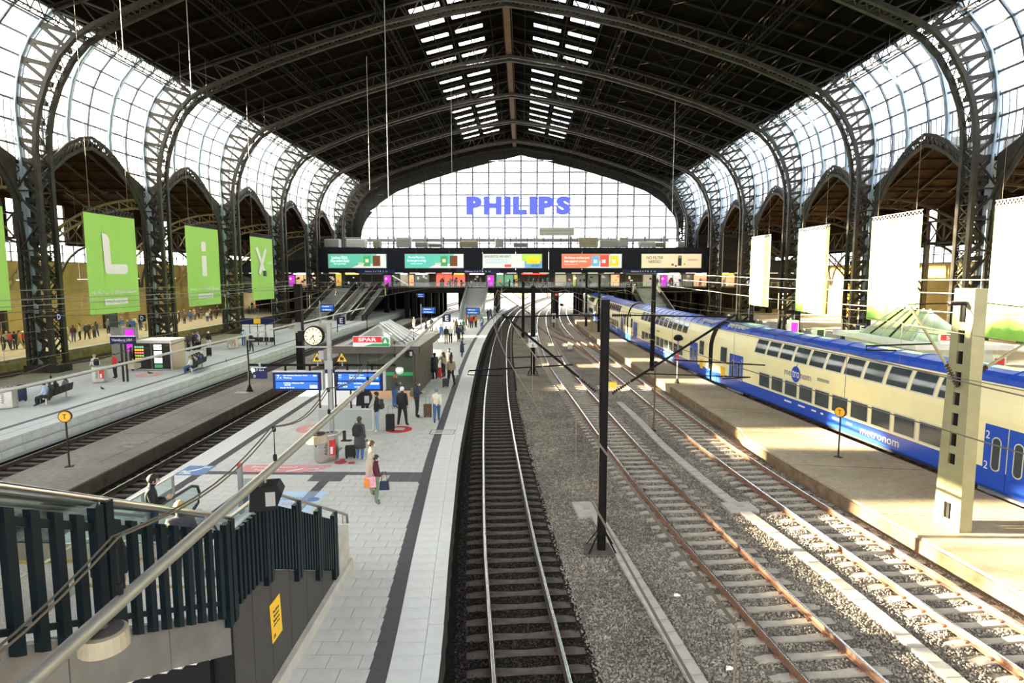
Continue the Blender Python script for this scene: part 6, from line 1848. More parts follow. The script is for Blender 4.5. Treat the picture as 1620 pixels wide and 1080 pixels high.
for px, py, Y, lb in ((186, 520, 50, 'grey advert pillar with dark screen behind the station name sign'), (207, 527, 49, 'purple lit advert pillar beside the first column')):
    q = at(px, py + 22, ZP) ; 
    o = empty('advert_pillar', (gy(px, py, Y).x, Y, ZP), label=lb, cat='advert pillar')
    MB().box(-.5, .5, -.2, .2, 0, 2.9).build('pillar_case', GREYM, o, bevel=.03); MB().box(-.36, .36, -.22, -.2, 1.0, 2.75).build('screen', MAG if 'purple' in lb else TGLASS, o)
    MB().lathe([(.16, 0), (.16, .01)], (0, 0, 0), 12).build('yellow_dot' if 'purple' in lb else 'dark_dot', SIGN_Y if 'purple' in lb else BLACK, o).rotation_euler = (math.pi / 2, 0, 0); o.children[-1].location = (0, -.225, 1.9)
# timetable wall on the bench platform
o = empty('timetable_case', (gy(408, 520, 62).x, 62, ZP), label='white timetable wall with blue head and yellow plate on the bench platform', cat='timetable case')
for i in range(4): MB().box(-1.6 + i * .8, -.85 + i * .8, -.05, .05, .6, 2.1).build('timetable_sheet', WHITE, o)
MB().box(-1.75, 1.75, -.1, .1, 2.15, 2.75).build('blue_head', BLUES, o); MB().box(-.35, .35, -.13, -.1, 2.18, 2.72).build('yellow_plate', YEL, o)
for x in (-1.65, -.82, 0, .82, 1.65): MB().box(x - .04, x + .04, -.05, .05, 0, 2.2).build('case_post', STEEL_D, o)
# little blue display boards far along the platforms
for px, py, Y, w_, lb, gnd in ((518, 487, 68, 1.5, 'small lit departure display on the bench platform', 0), (678, 491, 78, 1.75, 'small lit departure display over the asphalt strip end', 0), (748, 492, 78, 1.75, 'small lit departure display above the far crowd', 0), (666, 467, 114.5, 1.4, 'tiny lit display under the concourse bridge', 1)):
    p = gy(px, py, Y)
    o = empty('departure_board', (p.x, Y, p.z), label=lb, cat='departure board')
    MB().box(-w_ / 2, w_ / 2, -.15, .15, -.42, .42).build('board_case', BLUES, o)
    for z0, z1 in ((.04, .33), (-.33, -.04)): MB().box(-w_ * .44, w_ * .44, -.17, -.15, z0, z1).build('screen', SCREEN, o)
    lettering('Hannover', (-.1, -.18, .18), (1, 0, 0), (0, 0, 1), w_ * .5, .14, SCREEN_W, o); lettering('S Altona', (.0, -.18, -.18), (1, 0, 0), (0, 0, 1), w_ * .6, .12, SCREEN_W, o)
    MB().box(-w_ / 2 - .16, -w_ / 2 - .04, -.06, .06, ZP - p.z if not gnd else 0, .8 if not gnd else 4.6 - p.z).build('board_post', GREYM, o)
# fingerposts and signals
def disc_post(px, py, z, htop, label, ch, rz=0.0):
    b_ = gp(px, py, z)
    o = empty('disc_signal', (b_.x, b_.y, z), rz, label=label, cat='signal')
    MB().tube([(0, 0, 0), (0, 0, htop - .1)], .035, 8).build('post', STEEL_D, o); MB().box(-.14, .14, -.1, .1, 0, .03).build('foot_plate', STEEL_D, o)
    c_ = MB().lathe([(.21, -.02), (.235, -.02), (.235, .08), (.21, .09)], (0, 0, 0), 22).build('disc_case', STEEL_D, o); c_.rotation_euler = (math.pi / 2, 0, 0); c_.location = (0, 0, htop)
    c_ = MB().lathe([(.205, .09), (.205, .10)], (0, 0, 0), 22).build('disc_face', ORANGE, o); c_.rotation_euler = (math.pi / 2, 0, 0); c_.location = (0, 0, htop)
    c_ = MB().lathe([(.165, .10), (.165, .106)], (0, 0, 0), 22).build('disc_yellow', YEL, o); c_.rotation_euler = (math.pi / 2, 0, 0); c_.location = (0, 0, htop)
    if ch: lettering(ch, (0, -.115, htop), (1, 0, 0), (0, 0, 1), .14, .2, TXTBLACK, o)
disc_post(110, 738, ZBL, 2.05, 'orange disc with a black T on a thin post on the asphalt strip', 'T', .35)
disc_post(1326, 723, ZBR, 1.95, 'orange disc on a thin post on the concrete platform before the train', 'T', -.9)
b_ = gp(1034, 682, ZG); o = empty('signal_post', (b_.x, b_.y, ZG), label='thin rusty post with a round cap between the rusty sidings', cat='post')
MB().tube([(0, 0, 0), (0, 0, 3.6)], .045, 8).build('post', M('rusty_brown_post', (.13, .07, .04), .8), o); MB().lathe([(.05, 0), (.13, .05), (.13, .1), (.03, .14)], (0, 0, 3.6), 12).build('cap', STEEL_D, o); MB().lathe([(.2, 0), (.1, .1)], (0, 0, 0), 8).build('post_foot', STEEL_D, o)
b_ = gp(1071, 606, ZBR); o = empty('signal_post', (b_.x, b_.y, ZBR), label='post with red band and black lamp head beside the train', cat='post')
MB().tube([(0, 0, 0), (0, 0, 3.1)], .05, 8).build('post', GREYM, o); MB().tube([(0, 0, 1.6), (0, 0, 2.2)], .06, 8).build('red_band', RED, o); MB().lathe([(.1, 0), (.32, .1), (.34, .25), (.2, .42), (.05, .45)], (0, 0, 3.0), 14).build('lamp_head', BLACK, o); MB().lathe([(.18, 0), (.06, .35)], (0, 0, 0), 8).build('post_foot', STEEL_D, o)
b_ = gp(395, 619, ZBL); o = empty('lamp_post', (b_.x, b_.y, ZBL), label='thin dark post with a flared foot on the asphalt strip', cat='post')
MB().tube([(0, 0, .3), (0, 0, 3.35)], .06, 8).build('post', MAST, o); MB().lathe([(.24, 0), (.2, .05), (.07, .45)], (0, 0, 0), 12).build('flared_foot', MAST, o); MB().box(-.15, .45, -.08, .08, 3.35, 3.42).build('post_arm', CREAM, o)
b_ = gp(581, 529, ZBL); o = empty('lamp_post', (b_.x, b_.y, ZBL), label='thin dark post far along the asphalt strip, before the kiosk pyramid', cat='post')
MB().tube([(0, 0, .2), (0, 0, 2.6)], .06, 8).build('post', MAST, o); MB().lathe([(.24, 0), (.07, .3)], (0, 0, 0), 10).build('flared_foot', MAST, o)
b_ = gp(941, 586 - 61, ZBR); 
for px, py, h_, lb in ((936, 524, 1.9, 'short ochre post on the far baggage platform'),):
    b_ = gp(px, py, ZBR); o = MB().box(-.16, .16, -.16, .16, 0, h_).build('ochre_post', M('ochre_paint', (.38, .24, .05), .7), loc=b_, label=lb, cat='post'); MB().box(-.2, .2, -.2, .2, h_, h_ + .08).build('post_cap', STEEL_D, o)
b_ = gp(876, 518, ZG); o = empty('dwarf_signal', (b_.x, b_.y, ZG), label='dwarf signal with pale plate between the far tracks', cat='signal'); MB().box(-.3, .3, -.15, .15, .8, 2.2).build('signal_case', PALEM, o); MB().box(-.08, .08, -.08, .08, 0, .8).build('signal_foot', STEEL_D, o); MB().box(-.14, .14, -.17, -.15, 1.3, 1.8).build('dark_lens', BLACK, o)
b_ = gp(880, 519, ZG); o = empty('signal_post', (b_.x + .6, b_.y - 3, ZG), label='thin post with black disc head between the far tracks', cat='post'); MB().tube([(0, 0, 0), (0, 0, 3.6)], .05, 6).build('post', GREYM, o); MB().lathe([(.05, 0), (.3, .12), (.3, .3), (.05, .42)], (0, 0, 3.5), 12).build('lamp_head', BLACK, o)
p = gp(876, 496, ZG); o = MB().box(-.25, .25, -.2, .2, -.6, .6).build('red_signal', BLACK, loc=(6.35, 114.3, 4.0), label='black signal with a small red light on the bridge pier', cat='signal'); MB().box(-.2, .2, -.24, -.2, .0, .3).build('red_light', SIGN_R, o)
for px, py, lb in ((1071, 942, 'crumpled pale wrapper on the ballast between the tracks'), (1155, 1058, 'small white scrap on the ballast beside the rusty rail')):
    b_ = gp(px, py, ZG + .03); m0 = MB(); m0.add([(-.1, -.04, 0), (.08, -.06, .02), (.1, .05, 0), (-.06, .07, .03), (0, 0, .07)], [(0, 1, 4), (1, 2, 4), (2, 3, 4), (3, 0, 4), (3, 2, 1, 0)]); m0.build('paper_scrap', WHITE, loc=b_, label=lb, cat='litter')
# platform beyond the train: kiosk with glass gable, signs, boxes
k2 = empty('snack_kiosk', (25.3, 40, ZP), label='pale kiosk with slanted glass roof beyond the train', cat='kiosk')
MB().box(-2.2, 2.2, -4, 4, 0, 2.9).build('kiosk_wall', PALEM, k2); MB().box(-2.8, 2.8, -4.8, 4.6, 2.9, 3.2).build('flat_roof', PAVE_E, k2)
MB().add([(-1.8, -3, 3.2), (1.8, -3, 3.2), (1.8, 3, 3.2), (-1.8, 3, 3.2), (0, -1.6, 5), (0, 1.6, 5)], [(0, 1, 4), (1, 2, 5, 4), (2, 3, 5), (3, 0, 4, 5)]).build('roof_glass', PG, k2)
for i in range(6):
    y = -2.8 + i * 1.1; yy = -1.6 + i * .62
    MB().bar((-1.8, y, 3.25), (0, yy, 5.05), .1).build('glazing_bar', STEEL_D if i in (2, 4) else PALEM, k2)
spar((25.0, 35.4, 3.96), 2.1, 'red kiosk sign beyond the train roof')
for px, Y, h_, w_, lb in ((1254, 62, 2.6, .9, 'white box with purple screen beyond the train, nearer the E sign'), (1295, 58, 2.2, .9, 'white machine box beyond the train beside the second column'), (1540, 41, 2.4, 1.3, 'white machine with dark window beyond the train roof'), (1578, 40, 2.0, .9, 'pale machine with red print beyond the train roof')):
    p = gy(px, 520, Y); o = empty('platform_machine', (p.x, Y, ZP), label=lb, cat='machine'); MB().box(-w_ / 2, w_ / 2, -.4, .4, 0, h_).build('machine_case', WHITE, o, bevel=.03); MB().box(-w_ * .35, w_ * .35, -.42, -.4, h_ * .45, h_ * .92).build('machine_screen', MAG if 'purple' in lb else (RED if 'red' in lb else TGLASS), o)

# ------------------------------------------------------------------ benches
def bench(x, y, rz, n, label):
    o = empty('platform_bench_seat', (x, y, ZP), rz, label=label, cat='bench')
    for i in range(n):
        u = (i - (n - 1) / 2) * .56
        s_ = MB().box(u - .24, u + .24, -.22, .22, .42, .46).build('seat', STEEL_D, o, bevel=.01); MB().bar((u, .22, .46), (u, .30, .86), .48, .03, up=(0, 1, 0)).build('seat_back', STEEL_D, s_)
    MB().box(-n * .28, n * .28, -.03, .03, .36, .42).build('beam', INOX, o)
    for u in (-n * .22, n * .22): l_ = MB().bar((u, -.0, .38), (u, -.0, .0), .07, .07).build('leg', INOX, o); MB().box(u - .04, u + .04, -.28, .28, 0, .03).build('leg_foot', INOX, l_)
    return o
B1 = at(90, 634); B2 = at(312, 585); B3 = at(424, 545)
bench(B1.x, B1.y, -1.35, 5, 'steel bench near the picture edge with seated passengers'); bench(B2.x, B2.y, -1.35, 6, 'long steel bench past the snack machines, full of passengers'); bench(B3.x, 61.0, 0, 4, 'empty steel bench under the timetable wall')

# added luminaires, unseen fixtures that brighten the outer wall and platform
for i, y in enumerate((42, 52.6, 60.4, 68.7, 76.5, 84.8, 92.6, 101)):
    o = empty('added_luminaire', (-49.0, y, 7.4), label='added warm luminaire brightening the yellow-lit platform, %s along' % ['first', 'second', 'third', 'fourth', 'fifth', 'sixth', 'seventh', 'eighth'][i], cat='lamp')
    MB().box(-.14, .14, -1.5, 1.5, 0, .14).build('lamp_case', GREYM, o); MB().box(-.11, .11, -1.45, 1.45, -.02, 0).build('lamp_lens', LAMP, o)
    m0 = MB()
    for u in (-1.2, 1.2): m0.tube([(0, u, .1), (0, u, 9.0)], .012, 4)
    m0.build('lamp_cable', WIRE, o, kind='stuff')
    L = bpy.data.objects.new('luminaire_light', bpy.data.lights.new('luminaire_light', 'AREA')); COL.objects.link(L)
    L.data.shape = 'RECTANGLE'; L.data.size, L.data.size_y = .3, 2.9; L.data.energy = 300; L.data.color = (1, .84, .5); L.location = (-49.0, y, 7.36)

# ------------------------------------------------------------------ people
SKINS = [M('skin_light', (.62, .40, .29), .6), M('skin_tan', (.45, .27, .17), .6), M('skin_dark', (.16, .085, .05), .6)]
_cm = {}
CLOTH = {'black': (.014, .014, .016), 'navy': (.02, .03, .075), 'grey': (.17, .17, .18), 'white': (.72, .71, .68), 'beige': (.58, .48, .34), 'maroon': (.085, .012, .02), 'jeans': (.06, .12, .28), 'pale jeans': (.26, .37, .52),
         'olive': (.12, .13, .07), 'khaki': (.33, .26, .16), 'red': (.55, .03, .035), 'brown': (.14, .075, .04), 'blue': (.05, .14, .42), 'green': (.04, .22, .14), 'pink': (.75, .35, .42), 'charcoal': (.05, .05, .055), 'orange': (.75, .25, .04), 'sage': (.16, .21, .14), 'cream': (.70, .64, .50), 'pale blue': (.40, .52, .68), 'rust': (.35, .13, .06)}
HAIR = {'black': (.012, .01, .009), 'brown': (.06, .032, .017), 'blond': (.42, .27, .11), 'ginger': (.32, .12, .04), 'white': (.75, .73, .70), 'grey': (.30, .29, .28)}
def cm(k, h=False):
    key = (k, h)
    if key not in _cm: _cm[key] = M(('hair_' if h else 'cloth_') + k.replace(' ', '_'), (HAIR if h else CLOTH)[k], .8 if not h else .6, 0, .15, 12)
    return _cm[key]
def ico(c, r, s=(1, 1, 1), n=8, m=6):
    vs, fs = [], []
    for i in range(m + 1):
        t = math.pi * i / m
        for j in range(n):
            p = 2 * math.pi * j / n
            vs.append((c[0] + r * s[0] * math.sin(t) * math.cos(p), c[1] + r * s[1] * math.sin(t) * math.sin(p), c[2] + r * s[2] * math.cos(t)))
    for i in range(m):
        for j in range(n): fs.append((i * n + j, (i + 1) * n + j, (i + 1) * n + (j + 1) % n, i * n + (j + 1) % n))
    return vs, fs
def hand_geo(w, d, side):
    """palm, four bent fingers of unequal length and a thumb, at the wrist w along direction d"""
    d = d.normalized(); out = []
    fw = Vector((0, 1, 0)) if abs(d.y) < .8 else Vector((0, 0, 1))
    sd_ = d.cross(fw).normalized(); fw = sd_.cross(d).normalized()
    def seg(a, b, wd_, th):
        m_ = MB(); m_.bar(a, b, wd_, th, up=fw); return m_.v, m_.f
    out.append(seg(w, w + d * .09, .03, .075))
    for i, (o, l) in enumerate(((-.028, .062), (-.009, .074), (.010, .068), (.028, .052))):
        a = w + d * .088 + fw * o; b = a + d * l * .55 + sd_ * (-side) * .008; c = b + (d * .7 + sd_ * (-side) * .6).normalized() * l * .5
        out.append(seg(a, b, .017, .016)); out.append(seg(b, c, .014, .013))
    a = w + d * .03 + fw * .036; b = a + d * .035 + fw * .022; c = b + d * .032 + fw * .004
    out.append(seg(a, b, .02, .018)); out.append(seg(b, c, .016, .015))
    return out
def pose_nodes(pose):
    J = dict(pel=(0, 0, .96), sp=(0, .01, 1.13), ch=(0, 0, 1.33), nk=(0, .0, 1.49), hl=(0, .025, 1.575), hd=(0, .02, 1.645), ht=(0, .005, 1.705))
    for s, k in ((1, 'r'), (-1, 'l')):
        J['sh' + k] = (s * .175, -.01, 1.42); J['el' + k] = (s * .225, -.03, 1.14); J['wr' + k] = (s * .225, .06, .91)
        J['hp' + k] = (s * .095, 0, .90); J['kn' + k] = (s * .105, .015, .50); J['an' + k] = (s * .11, -.03, .09); J['to' + k] = (s * .125, .13, .035)
    if pose == 'apart':
        for s, k in ((1, 'r'), (-1, 'l')): J['kn' + k] = (s * .15, .02, .5); J['an' + k] = (s * .20, -.02, .09); J['to' + k] = (s * .24, .12, .035)
    if pose == 'walk':
        J['knr'] = (.10, .16, .52); J['anr'] = (.10, .26, .10); J['tor'] = (.11, .42, .06); J['knl'] = (-.10, -.05, .50); J['anl'] = (-.10, -.30, .16); J['tol'] = (-.10, -.18, .035)
        J['elr'] = (.23, -.14, 1.16); J['wrr'] = (.22, -.10, .92); J['ell'] = (-.23, .06, 1.16); J['wrl'] = (-.21, .24, 1.0)
    if pose == 'phone':
        J['elr'] = (.22, .03, 1.15); J['wrr'] = (.10, .27, 1.22); J['ell'] = (-.22, .03, 1.15); J['wrl'] = (-.09, .25, 1.17)
        J['hl'] = (0, .05, 1.565); J['hd'] = (0, .06, 1.63); J['ht'] = (0, .05, 1.69)
    if pose == 'bag':
        J['elr'] = (.22, .02, 1.15); J['wrr'] = (.14, .18, 1.02); J['wrl'] = (-.24, .02, .88)
    if pose == 'reach':
        J['ell'] = (-.36, .10, 1.28); J['wrl'] = (-.55, .22, 1.12)
    if pose == 'sit':
        for s, k in ((1, 'r'), (-1, 'l')):
            J['kn' + k] = (s * .12, .45, .50); J['an' + k] = (s * .13, .44, .09); J['to' + k] = (s * .14, .60, .035); J['hp' + k] = (s * .10, .03, .50)
            J['el' + k] = (s * .22, .10, .75); J['wr' + k] = (s * .13, .32, .66); J['sh' + k] = (s * .175, .02, 1.0)
        for n_, v in dict(pel=(0, 0, .54), sp=(0, .0, .72), ch=(0, .01, .92), nk=(0, .04, 1.07), hl=(0, .08, 1.15), hd=(0, .09, 1.22), ht=(0, .08, 1.28)).items(): J[n_] = v
    if pose == 'sitout':
        J = pose_nodes('sit'); J = {k: tuple(v) for k, v in J.items()}
        for s, k in ((1, 'r'), (-1, 'l')): J['kn' + k] = (s * .10, .46, .42); J['an' + k] = (s * .12, .86, .12); J['to' + k] = (s * .13, .96, .22)
    return {k: Vector(v) for k, v in J.items()}
RAD = dict(pel=(.19, .145), sp=(.185, .14), ch=(.205, .15), nk=(.064, .064), hl=(.078, .088), hd=(.094, .112), ht=(.062, .078), sh=(.085, .088), el=(.064, .064), wr=(.042, .042), hp=(.118, .125), kn=(.082, .084), an=(.058, .06), to=(.05, .042))
BONES = [('pel', 'sp', 1), ('sp', 'ch', 1), ('ch', 'nk', 1), ('nk', 'hl', 0), ('hl', 'hd', 0), ('hd', 'ht', 0)]
for k_ in 'rl': BONES += [('ch', 'sh' + k_, 1), ('sh' + k_, 'el' + k_, 1), ('el' + k_, 'wr' + k_, 1), ('pel', 'hp' + k_, 2), ('hp' + k_, 'kn' + k_, 2), ('kn' + k_, 'an' + k_, 2), ('an' + k_, 'to' + k_, 3)]
_body = {}
def body_mesh(pose):
    if pose in _body: return _body[pose]
    J = pose_nodes(pose)
    names = list(J); idx = {n_: i for i, n_ in enumerate(names)}
    me = bpy.data.meshes.new('skeleton')
    me.from_pydata([J[n_] for n_ in names], [(idx[a], idx[b]) for a, b, _ in BONES], [])
    ob = bpy.data.objects.new('skeleton', me); COL.objects.link(ob)
    md = ob.modifiers.new('skin', 'SKIN'); md.use_smooth_shade = True
    if not me.skin_vertices: 
        bpy.context.view_layer.objects.active = ob
        bpy.ops.mesh.customdata_skin_add()
    for n_ in names:
        r = RAD.get(n_) or RAD[n_[:2]]
        me.skin_vertices[0].data[idx[n_]].radius = r
    me.skin_vertices[0].data[idx['pel']].use_root = True
    sb_ = ob.modifiers.new('sub', 'SUBSURF'); sb_.levels = 1; sb_.render_levels = 1
    dg = bpy.context.evaluated_depsgraph_get()
    ev = bpy.data.meshes.new_from_object(ob.evaluated_get(dg))
    V_ = [tuple(v.co) for v in ev.vertices]; F_ = [tuple(p.vertices) for p in ev.polygons]
    COL.objects.unlink(ob); bpy.data.objects.remove(ob)
    mats = []
    for f in F_:
        c = sum((Vector(V_[i]) for i in f), Vector()) / len(f)
        best = (9, 0)
        for a, b, m in BONES:
            A, B = J[a], J[b]; d = B - A
            t = max(0, min(1, (c - A).dot(d) / max(d.length_squared, 1e-9)))
            q = (c - (A + d * t)).length - .35 * (RAD.get(a) or RAD[a[:2]])[0]
            if q < best[0]: best = (q, m)
        mats.append(best[1])
    mb = MB(); mb.v, mb.f, mb.m = V_, F_, mats
    hd = J['hd']; fr = hd + Vector((0, .10, -.02))
    mb.mi = 0
    for c, r, s in ((fr + Vector((0, .005, -.005)), .016, (.8, 1.2, 1.5)), (hd + Vector((.088, -.005, -.015)), .025, (.4, .8, 1.2)), (hd + Vector((-.088, -.005, -.015)), .025, (.4, .8, 1.2))): mb.add(*ico(c, r, s, 6, 4))
    for k_, s in (('r', 1), ('l', -1)):
        for v, f in hand_geo(J['wr' + k_], J['wr' + k_] - J['el' + k_], s): mb.add(v, f)
    mb.mi = 4
    for s in (-1, 1): mb.add(*ico(hd + Vector((s * .033, .088, .005)), .011, (1.2, .6, .8), 6, 4))
    mb.add(*ico(hd + Vector((0, .088, -.062)), .018, (1.3, .4, .35), 6, 4))
    m = mb.mesh('body', [SKINS[0], cm('black'), cm('black'), cm('black'), BLACK], True)
    # hair: short cap, long hair, and a coat skirt, hood and mask shaped to this pose
    def cap(long, hood=False):
        h = MB()
        v, f = ico(hd + Vector((0, -.012, .022)), .108 if not hood else .122, (.92, 1.06, 1.03), 12, 9)
        keep = [q for q in f if (lambda c: not (c.y > hd.y + .03 and c.z < hd.z + .045) and c.z > hd.z - (.06 if not long else .09))(sum((Vector(v[i]) for i in q), Vector()) / 4)]
        h.add(v, keep)
        if long: h.sweep([hd + Vector((0, -.06, -.01)), hd + Vector((0, -.10, -.08)), hd + Vector((0, -.125, -.17)), hd + Vector((0, -.125, -.25))], .14, .045, up=(0, 1, 0))
        return h.mesh('hair', cm('black', True), True)
    mk_ = MB(); v, f = ico(hd + Vector((0, .045, -.04)), .062, (1.0, 1.0, .85), 10, 7)
    mk_.add(v, [q for q in f if sum(v[i][1] for i in q) / 4 > hd.y + .045])
    ct = MB()
    if not pose.startswith('sit'):
        ct.lathe([(.235, .50), (.23, .75), (.215, .98), (.20, 1.15)], (0, 0, 0), 14, 1.05, .82)
    _body[pose] = (m, cap(False), cap(True), mk_.mesh('face_mask', WHITE, True), ct.mesh('coat_skirt', cm('black'), True) if ct.v else None, J)
    return _body[pose]
def setmats(o, ms):
    for i, m_ in enumerate(ms):
        o.material_slots[i].link = 'OBJECT'; o.material_slots[i].material = m_
def person(loc, rz, pose, h, top, legs, hair, label, long=False, mask=False, coat=False, skin=0, shoes='black', hood=None, group=None):
    m, c0, c1, mk_, ct, J = body_mesh(pose)
    s = h / 1.745
    o = empty('person', loc, rz, label=label, cat='person', group=group)
    o.scale = (s, s, s)
    b_ = link('body', m, o); setmats(b_, [SKINS[skin], cm(top), cm(legs), cm(shoes), BLACK])
    hr = link('hair' if not hood else 'hood', c1 if long else c0, o); setmats(hr, [cm(hood) if hood else cm(hair, True)])
    if mask: link('face_mask', mk_, o)
    if coat and ct: setmats(link('coat_skirt', ct, o), [cm(top)])
    return o
def pperson(px, py, hpx, rz, pose, top, legs, hair, label, z=ZP, hm=None, **k):
    p = gp(px, py, z)
    if p.x < -31.2: p.x = -31.2
    depth = p.y * math.cos(PITCH) + (CAMZ - z) * math.sin(PITCH)
    h = hm or min(1.92, max(1.45, hpx * depth / FPX * 1.03))
    return person(p, math.radians(rz), pose, h, top, legs, hair, label, **k), p
def suitcase(p, rz, col, label, h=.62, handle=True):
    o = empty('suitcase', (p[0], p[1], p[2]), rz, label=label, cat='suitcase')
    MB().box(-.2, .2, -.12, .12, .06, h).build('case_shell', cm(col), o, bevel=.035)
    m0 = MB()
    for x in (-.15, .15):
        for y in (-.08, .08): m0.lathe([(.03, 0), (.03, .06)], (x, y, 0), 8)
    m0.build('wheel', BLACK, o, kind='stuff')
    if handle: m0 = MB(); m0.tube([(-.1, .1, h), (-.1, .1, h + .35), (.1, .1, h + .35), (.1, .1, h)], .012, 5); m0.build('pull_handle', GREYM, o)
    m0 = MB(); m0.box(-.14, .14, -.135, -.12, .15, h - .1); m0.build('front_pocket', cm(col), o, bevel=.01)
    return o
def backpack(per, col, label, rz):
    s = per.scale.x
    d = Vector((math.sin(rz), -math.cos(rz), 0))
    o = empty('backpack', Vector(per.location) + d * .19 * s + Vector((0, 0, 1.02 * s)), rz, label=label, cat='backpack')
    MB().prism([(-.15, 0), (.15, 0), (.16, .3), (.10, .44), (-.10, .44), (-.16, .3)], -.10, .06, 'y').build('bag_body', cm(col), o, bevel=.03)
    MB().box(-.11, .11, -.14, -.10, .04, .22).build('pocket', cm(col), o, bevel=.01)
    for x in (-.10, .10): MB().tube([(x, .05, .05), (x * 1.2, .22, .2), (x * 1.1, .20, .42), (x, .04, .43)], .016, 5).build('strap', cm(col), o)
    return o
def tote(p, col, label, rz=0, s=1.0, patch=None):
    o = empty('shoulder_bag', p, rz, label=label, cat='bag')
    MB().prism([(-.2 * s, 0), (.2 * s, 0), (.17 * s, .36 * s), (-.17 * s, .36 * s)], -.06 * s, .06 * s, 'y').build('bag_body', cm(col), o, bevel=.02)
    if patch: MB().prism([(-.19 * s, .02), (.02, .02), (-.02, .3 * s), (-.17 * s, .34 * s)], -.07 * s, -.062 * s, 'y').build('printed_patch', cm(patch), o)
    MB().tube([(-.12 * s, 0, .35 * s), (-.06 * s, 0, .75 * s), (.06 * s, 0, .75 * s), (.12 * s, 0, .35 * s)], .013, 5).build('bag_strap', cm(col), o)
    return o
rad = math.radians
o, p = pperson(596, 796, 76, -75, 'bag', 'maroon', 'sage', 'black', 'woman in maroon hoodie and sage trousers carrying a pink bag', mask=True, long=False, shoes='grey')
tote(p + Vector((-.13, -.27, .62)), 'pink', 'pink shoulder bag with an orange print held by the woman in maroon', .15, .95, 'orange'); tote(p + Vector((.24, .06, .42)), 'navy', 'dark blue bag hanging in front of the woman in maroon', .1, .8)
o, p = pperson(589, 782, 84, -70, 'stand', 'beige', 'khaki', 'brown', 'woman in beige coat behind the woman in maroon', mask=True, shoes='brown', coat=True)
o, p = pperson(570, 727, 62, -20, 'stand', 'charcoal', 'jeans', 'brown', 'person in long dark coat and jeans under the blank board', coat=True, shoes='white', hm=1.7)
backpack(o, 'black', 'black backpack of the person in the long dark coat', rad(-20)); suitcase(p + Vector((-.45, .25, 0)), .2, 'black', 'small black suitcase beside the long dark coat', .5, False)
o, p = pperson(597, 683, 62, 100, 'stand', 'black', 'pale jeans', 'black', 'man in black jacket and pale jeans standing behind the grey board', shoes='white')
backpack(o, 'charcoal', 'charcoal backpack worn by the man in pale jeans', rad(100)); suitcase(p + Vector((.55, .25, 0)), .1, 'black', 'tall black suitcase next to the man in pale jeans', .78)
o, p = pperson(578, 664, 62, 190, 'phone', 'black', 'black', 'black', 'masked person in black half hidden by the blank board', mask=True, hm=1.7)
o, p = pperson(637, 673, 60, 180 - 190, 'apart', 'black', 'black', 'white', 'white-haired man in black standing on the red floor sticker')
o, p = pperson(625, 645, 52, -40, 'phone', 'charcoal', 'jeans', 'ginger', 'ginger-haired man in dark jacket and jeans at the kiosk front', mask=True, hm=1.85)
o, p = pperson(660, 660, 56, -85, 'phone', 'navy', 'black', 'brown', 'man with white sleeves looking at his phone before the kiosk', mask=True)
backpack(o, 'olive', 'dark olive backpack of the man looking at his phone', rad(-85)); suitcase(p + Vector((.52, .12, 0)), .05, 'brown', 'grey-brown suitcase between the phone man and the woman in white', .66)
o, p = pperson(691, 668, 52, 5, 'walk', 'cream', 'jeans', 'grey', 'woman in cream jacket and grey headscarf walking by the dark strip', hood='grey', hm=1.66)
o, p = pperson(688, 600, 41, 40, 'stand', 'black', 'black', 'black', 'person wrapped in a long black robe beside the kiosk corner', coat=True, hood='black')
suitcase(at(694, 598), .1, 'red', 'bright red suitcase beside the black robe', .75)
o, p = pperson(702, 597, 39, 60, 'reach', 'khaki', 'black', 'brown', 'woman in khaki jacket stretching out one arm', long=True)
o, p = pperson(714, 611, 46, 10, 'apart', 'khaki', 'black', 'brown', 'woman with long brown hair and black trousers near the platform edge strip', long=True, shoes='white')
suitcase(at(705, 612), .1, 'charcoal', 'small charcoal suitcase left of the woman in black trousers', .55); tote(p + Vector((.32, 0, .75)), 'white', 'white bag on the shoulder of the woman in black trousers', .2, .8)
o, p = pperson(711, 590, 38, 150, 'stand', 'black', 'black', 'black', 'man in black behind the woman with long brown hair')
o, p = pperson(731, 566, 31, -80, 'phone', 'navy', 'navy', 'brown', 'person in dark navy coat and trousers alone by the edge strip', coat=True, shoes='white')
o, p = pperson(706, 544, 27, 170, 'stand', 'black', 'khaki', 'brown', 'woman in black top with bare legs in the far group', mask=True)
o, p = pperson(713, 542, 26, 175, 'stand', 'white', 'black', 'white', 'person with white hood and black trousers in the far group', hood='white')
o, p = pperson(729, 537, 28, 5, 'apart', 'black', 'black', 'black', 'man in black seen from behind in the far group'); backpack(o, 'grey', 'grey backpack of the man in black in the far group', rad(5))
o, p = pperson(762, 522, 20, 5, 'walk', 'charcoal', 'jeans', 'black', 'man in charcoal jacket walking away by the platform edge'); backpack(o, 'pale blue', 'pale backpack of the man walking away by the edge', rad(5))
far = [(718, 531, 'grey', 'charcoal'), (722, 527, 'olive', 'black'), (724, 534, 'black', 'jeans'), (733, 528, 'green', 'grey'), (737, 519, 'red', 'black'), (743, 518, 'green', 'black'), (746, 519, 'red', 'navy'), (750, 516, 'black', 'khaki'), (753, 518, 'orange', 'black'), (772, 507, 'black', 'black'), (776, 505, 'charcoal', 'navy'), (783, 500, 'black', 'jeans'), (674, 534, 'navy', 'grey'), (683, 524, 'olive', 'khaki'), (655, 522, 'cream', 'white'), (690, 541, 'cream', 'beige'), (698, 536, 'blue', 'jeans'), (726, 541, 'navy', 'black')]
